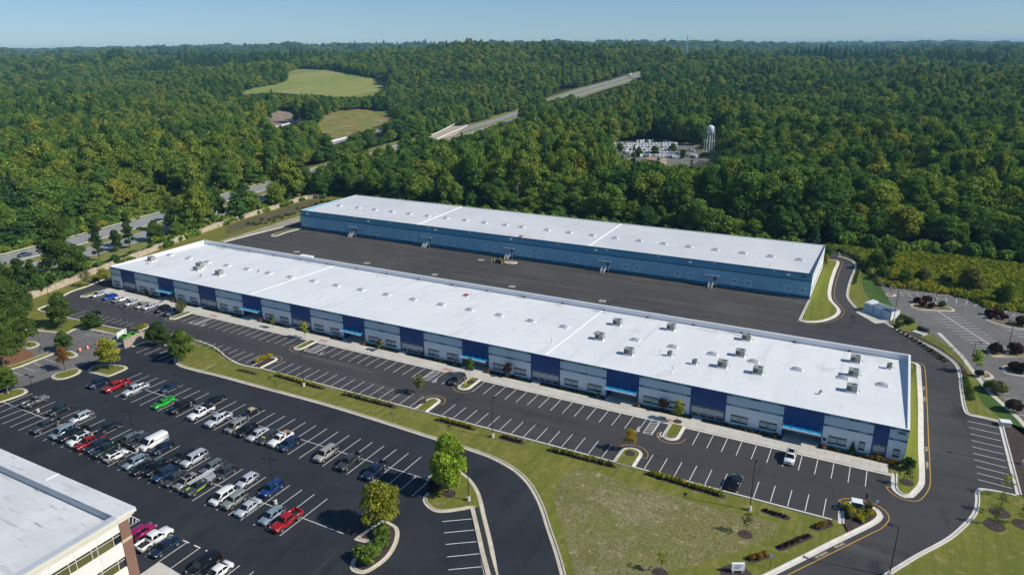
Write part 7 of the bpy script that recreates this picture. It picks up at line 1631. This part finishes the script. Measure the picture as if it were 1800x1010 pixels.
x, y, z = on_road(1108, 136); t = empty('lorry', (x, y, z), math.radians(105), 'white lorry on the far stretch of highway', 'lorry', 'highway traffic'); b = MB(); b.box(-8, 5, -1.4, 1.4, 1.1, 4.2); b.build('trailer', [m_copw], t); b = MB(); b.box(5.3, 7.6, -1.3, 1.3, .6, 3.4); b.build('cab', [m_copw], t)
b = MB(); [b.cyl((wx, -1.3, .5), (wx, 1.3, .5), .5, n=10) for wx in (-7, -5.8, 3.6, 6.8)]; b.build('wheel', [m_tyre], t)
for q, kk, c, l in [((1073, 144), 'suv', 'black', 'dark car on the far stretch of highway'), ((1063, 146.5), 'sedan', 'silver', 'pale car ahead of the dark one on the far highway')]:
    x, y, z = on_road(*q); car(kk, c, x, y, 1.8, l, 'car', 'car', 'highway traffic', z=z)
# tan bridge deck carrying the carriageway
def quadbox(name, pxs, m, top=.9, th=1.2, label=None, cat=None, parent=None):
    P = [GT(*q) for q in pxs]; zc_ = max(p[2] for p in P) + top; P = [(p[0], p[1]) for p in P]; P = ccw(P); mb = MB(); mb.prism(P, zc_ - th, zc_); return mb, zc_
m_deck = mat('bridge_deck', (.46, .38, .29), .8, col2=(.40, .34, .27), scale=.1)
bx, by, bz = GT(800, 236); t = empty('bridge', (bx, by, 0), 0, 'tan concrete highway bridge between the treetops', 'bridge')
mb, zt_ = quadbox('deck', [(768, 247), (752, 245), (792, 230), (808, 230), (822, 229), (800, 240)], m_deck); o = mb.build('deck', [m_deck], t); o.location = -t.location
mb = MB(); P0, P1 = np.array(GT(768, 247)[:2]), np.array(GT(822, 230)[:2]); P2, P3 = np.array(GT(750, 245)[:2]), np.array(GT(800, 228)[:2])
mb.bar((*P0, zt_ + .3), (*P1, zt_ + .3), .3, .6); mb.bar((*P2, zt_ + .3), (*P3, zt_ + .3), .3, .6); o = mb.build('parapet', [m_copw], t); o.location = -t.location
# far clearings, draped on the land
def patch(name, poly, m, lift=.5, kind='structure'):
    poly = [(x, y) for x, y in poly]; W = [GT(*p)[:2] for p in poly]; W = ccw(W); Wn = np.array(W); cell = max(12, (Wn.max(0) - Wn.min(0)).max() / 60)
    xs_ = np.arange(Wn[:, 0].min(), Wn[:, 0].max() + cell, cell); ys_ = np.arange(Wn[:, 1].min(), Wn[:, 1].max() + cell, cell); F = []; X, Y = np.meshgrid(xs_, ys_, indexing='ij'); Z = hgt(X, Y) + lift + .0004 * np.hypot(X, Y) + .0012 * np.maximum(0, np.hypot(X, Y) - 560)
    ins = in_poly(np.stack([(X[:-1, :-1] + cell / 2).ravel(), (Y[:-1, :-1] + cell / 2).ravel()], 1), W).reshape(X.shape[0] - 1, X.shape[1] - 1); ny = X.shape[1]
    for i in range(X.shape[0] - 1):
        for j in range(ny - 1):
            if ins[i, j]: F.append((i * ny + j, (i + 1) * ny + j, (i + 1) * ny + j + 1, i * ny + j + 1))
    me = bpy.data.meshes.new(name); me.from_pydata(np.stack([X, Y, Z], -1).reshape(-1, 3).tolist(), [], F); me.update(); o = link(name, me, [m], kind=kind); return o
def grow(poly, k=1.12):
    c = np.mean(poly, 0); return [tuple(c + (np.array(p) - c) * k) for p in poly]
patch('hay_meadow', grow(MEADOW, 1.06), m_hay); patch('bare_bank', grow(BANK, 1.15), m_bank); patch('grassy_hill', grow(HILL, 1.15), layered('hill_grass', [(.20, .21, .04), ((.25, .17, .06), .03, .45, .6), ((.11, .14, .03), .06, .5, .62), ((.42, .31, .2), .02, .58, .64)], bump=0)); patch('grassy_hill', grow(FIELD2, 1.1), MATS['hill_grass'])
patch('storage_yard', [(1062, 268), (1076, 250), (1140, 245), (1215, 255), (1236, 268), (1236, 300), (1130, 300), (1066, 285)], m_yard, .1); patch('yard_grass', [(1236, 262), (1290, 266), (1290, 283), (1236, 283)], m_verge, .12); patch('service_road', [(1232, 283), (1290, 283), (1290, 300), (1232, 300)], m_asph, .14)
def pxroad(name, pts, w, m, **p): L = [GT(*q)[:2] for q in pts]; drape(name, L, -w / 2, w / 2, m, .5, fine=10, **p)
pxroad('side_road', [(480, 226), (500, 221.5), (548, 211), (560, 208)], 12, m_hwy, kind='structure'); pxroad('side_road', [(560, 260), (585, 252), (614, 244), (650, 235), (685, 225)], 16, m_hwy, kind='structure')
m_barr = mat('barrier_white', (.75, .76, .77), .6)
for pts, l in (([(484, 227), (505, 220.5), (550, 210)], 'white barrier along the far side road below the bare bank'), ([(566, 257), (614, 244)], 'white barrier on the side road between the treetops')):
    L = [np.array(GT(*q)[:2]) for q in pts]; z = float(hgt(*L[0])) + .6; t = empty('road_barrier', (*L[0], z), 0, l, 'barrier'); mb = MB()
    for p, q in zip(L, L[1:]): mb.bar((*(p - L[0]), .8), (*(q - L[0]), float(hgt(*q)) + .6 - z + .8), .5, 1.4)
    mb.build('barrier_wall', [m_barr], t)
# camper vans and trailers in the yard
m_cam = mat('camper_white', (.72, .73, .74), .45); m_camb = mat('camper_grey', (.36, .38, .40), .5); m_stripe = mat('camper_stripe', (.08, .12, .3), .5)
def camper(kind):
    t = empty('camper', (0, 0, 0)); L = [7.2, 6.0, 9.5][kind]; b = MB()
    b.hexa([(-L / 2, -1.2, .7), (L / 2 - .2, -1.2, .7), (L / 2 - .2, 1.2, .7), (-L / 2, 1.2, .7)], [(-L / 2 + .2, -1.15, 3.1), (L / 2 - .9, -1.15, 3.1), (L / 2 - .9, 1.15, 3.1), (-L / 2 + .2, 1.15, 3.1)]); b.box(-L / 2 + 1, L / 2 - 2, -.5, .5, 3.1, 3.3)
    b.build('body', [m_cam if kind != 1 else m_camb], t); b = MB(); b.box(-L / 2 + .8, -.2, -1.24, 1.24, 1.7, 2.4); b.box(L / 2 - 2.6, L / 2 - 1.6, -1.24, 1.24, 1.7, 2.4); b.build('window', [m_glass], t)
    b = MB(); b.box(-L / 2 + .3, L / 2 - .8, -1.225, 1.225, 1.1, 1.3); b.build('stripe', [m_stripe], t); b = MB(); b.cyl((-.6, -1.15, .35), (-.6, 1.15, .35), .38, n=8); b.cyl((.5, -1.15, .35), (.5, 1.15, .35), .38, n=8); b.build('wheel', [m_tyre], t); return t
cs = [camper(k) for k in range(3)]
rows = [((1078, 256), (1096, 254), 3), ((1118, 252.5), (1134, 250.5), 3), ((1137, 251), (1150, 250), 2), ((1166, 251.5), (1182, 253), 2), ((1100, 257.5), (1190, 255.5), 16), ((1084, 261.5), (1192, 261), 19), ((1086, 266), (1190, 266.5), 18), ((1096, 270.5), (1192, 272.5), 17), ((1122, 276), (1196, 279), 13), ((1074, 275), (1086, 269), 2), ((1212, 264), (1222, 270), 2), ((1214, 276), (1226, 279), 3), ((1101, 271), (1114, 272), 3)]
kk = 0; ry = random.Random(4)
for (p, q, n) in rows:
    for i in range(n):
        u = (i + .5) / n; x, y = G(p[0] + (q[0] - p[0]) * u, p[1] + (q[1] - p[1]) * u); src = cs[ry.choice([0, 0, 0, 1, 2, 2])]
        o = clone(src, (x, y, .15), math.radians(118) + ry.uniform(-.25, .25) + (math.pi / 2 if ry.random() < .15 else 0)); o.scale = (.62, .75, .72); tag(o, 'white camper or trailer in the packed storage yard in the wood', 'camper', 'campers in the storage yard'); kk += 1
for c in cs:
    for ch in list(c.children): bpy.data.objects.remove(ch)
    bpy.data.objects.remove(c)
for q_, l_ in (((1090, 268), 'small tree at the left side of the storage yard'), ((1183, 268), 'small tree between the campers and the right part of the yard'), ((1122, 276), 'small tree in front of the campers'), ((1200, 279), 'small tree beside the yard lamp post'), ((1150, 273), 'small tree amid the packed campers')): garden_tree(*G(*q_), 6, 3.6, L_OAK, l_, 'yard_tree', n=8, base=.05, nq=500, size=.4)
# low brown shed roof in front of the yard
x, y = G(1153, 288); t = empty('shed', (x, y, 0), math.radians(-20), 'low building with a pinkish tan roof in front of the storage yard', 'shed'); b = MB(); b.box(-6, 6, -3.5, 3.5, 0, 2.8); b.build('wall', [m_block], t); b = MB(); b.hexa([(-6.4, -4, 2.8), (6.4, -4, 2.8), (6.4, 4, 2.8), (-6.4, 4, 2.8)], [(-6.4, -.1, 4.4), (6.4, -.1, 4.4), (6.4, .1, 4.4), (-6.4, .1, 4.4)]); b.build('roof', [mat('roof_tan', (.45, .30, .22), .8)], t)
# water tower
wx, wy = G(1246, 267); t = empty('water_tower', (wx, wy, 0), .3, 'white water tower on legs beside the storage yard', 'water tower'); m_wt = mat('tower_white', (.62, .66, .70), .5, col2=(.5, .54, .58), scale=.5)
b = MB(); b.lathe((0, 0, 0), [(.3, 13.4), (1.9, 13.7), (2.6, 14.4), (2.65, 17.6), (2.6, 17.8), (1.9, 18.7), (.8, 19.2), (0, 19.3)], 20); b.build('tank', [m_wt], t)
for k in range(6):
    a = k * math.pi / 3; b = MB(); b.cyl((3.9 * math.cos(a), 3.9 * math.sin(a), 0), (2.9 * math.cos(a), 2.9 * math.sin(a), 14.8), .2, .17, n=6); b.build('leg', [m_wt], t)
b = MB(); b.cyl((0, 0, 0), (0, 0, 13.4), .5, .45, n=8); b.build('riser', [m_wt], t)
b = MB()
for zz, rr2 in ((8.0, 3.36), (13.9, 2.95)):
    for k in range(6): a = k * math.pi / 3; c = a + math.pi / 3; b.bar((rr2 * math.cos(a), rr2 * math.sin(a), zz), (rr2 * math.cos(c), rr2 * math.sin(c), zz), .2)
b.build('brace_ring', [m_wt], t); b = MB(); b.bar((3.4, .3, 0), (3.2, .3, 18), .12); b.bar((3.4, -.3, 0), (3.2, -.3, 18), .12); b.build('ladder', [m_wt], t)
b = MB(); b.bar((0, 0, 19.2), (0, 0, 20.2), .12); b.build('vent', [m_wt], t)
# yard lamp and radio mast
t = empty('lamp_post', (*G(1204, 289), 0), 0, 'tall lamp post at the edge of the storage yard', 'lamp post'); b = MB(); b.cyl((0, 0, 0), (0, 0, 9), .12, n=6); b.build('pole', [m_galv], t); b = MB(); b.bar((0, 0, 9), (1.5, 0, 9.2), .15); b.build('lamp_head', [m_galv], t)
dm = 2900.; r_ = ray(1206.5, 104); mx_, my_ = r_[0] * dm, r_[1] * dm; mz = float(hgt(mx_, my_)); t = empty('radio_mast', (mx_, my_, mz), 0, 'thin pale radio mast on the horizon right of the highway', 'mast')
b = MB(); Hm = 98 - mz + 16
for s1, s2 in ((1, 1), (1, -1), (-1, 1), (-1, -1)): b.bar((s1 * 2.2, s2 * 2.2, 0), (s1 * .8, s2 * .8, Hm), .8)
b.build('mast_leg', [m_galv], t); b = MB(); n = 12
for k in range(n): w = 2.2 - 1.4 * k / n; w2 = 2.2 - 1.4 * (k + 1) / n; b.bar((-w, -w, Hm * k / n), (w2, -w2, Hm * (k + 1) / n), .4); b.bar((w, w, Hm * k / n), (-w2, w2, Hm * (k + 1) / n), .4)
b.build('lattice', [m_galv], t); b = MB(); b.bar((0, 0, Hm), (0, 0, Hm + 4), .6); b.build('antenna', [m_galv], t)
dm = 4300.; r_ = ray(1403, 84); cx_, cy_ = r_[0] * dm, r_[1] * dm; cz_ = float(hgt(cx_, cy_)); t = empty('crane', (cx_, cy_, cz_), 0, 'tiny dark crane on the horizon right of centre', 'crane'); b = MB(); Hc = 96 - cz_; b.bar((0, 0, 0), (-CR[0] * 10, -CR[1] * 10, Hc), 2.2); b.build('boom', [m_dark], t); b = MB(); b.box(-4, 4, -4, 4, 0, Hc - 22); b.build('cab', [m_dark], t)

# ---------------------------------------------------------------- air
HZ = MB(); HZ.box(-15500, 15500, -3000, 15500, -9, 112)
hz = HZ.build('haze', [], None, kind='stuff')
m = bpy.data.materials.new('haze_air'); m.use_nodes = True; nt = m.node_tree; nt.nodes.clear(); out = nt.nodes.new('ShaderNodeOutputMaterial'); pv_ = nt.nodes.new('ShaderNodeVolumePrincipled')
pv_.inputs['Color'].default_value = (.36, .72, 1, 1); pv_.inputs['Density'].default_value = 0.00008; pv_.inputs['Anisotropy'].default_value = 0.0
nt.links.new(pv_.outputs[0], out.inputs['Volume']); hz.data.materials.append(m)
print('objects', len(bpy.data.objects))
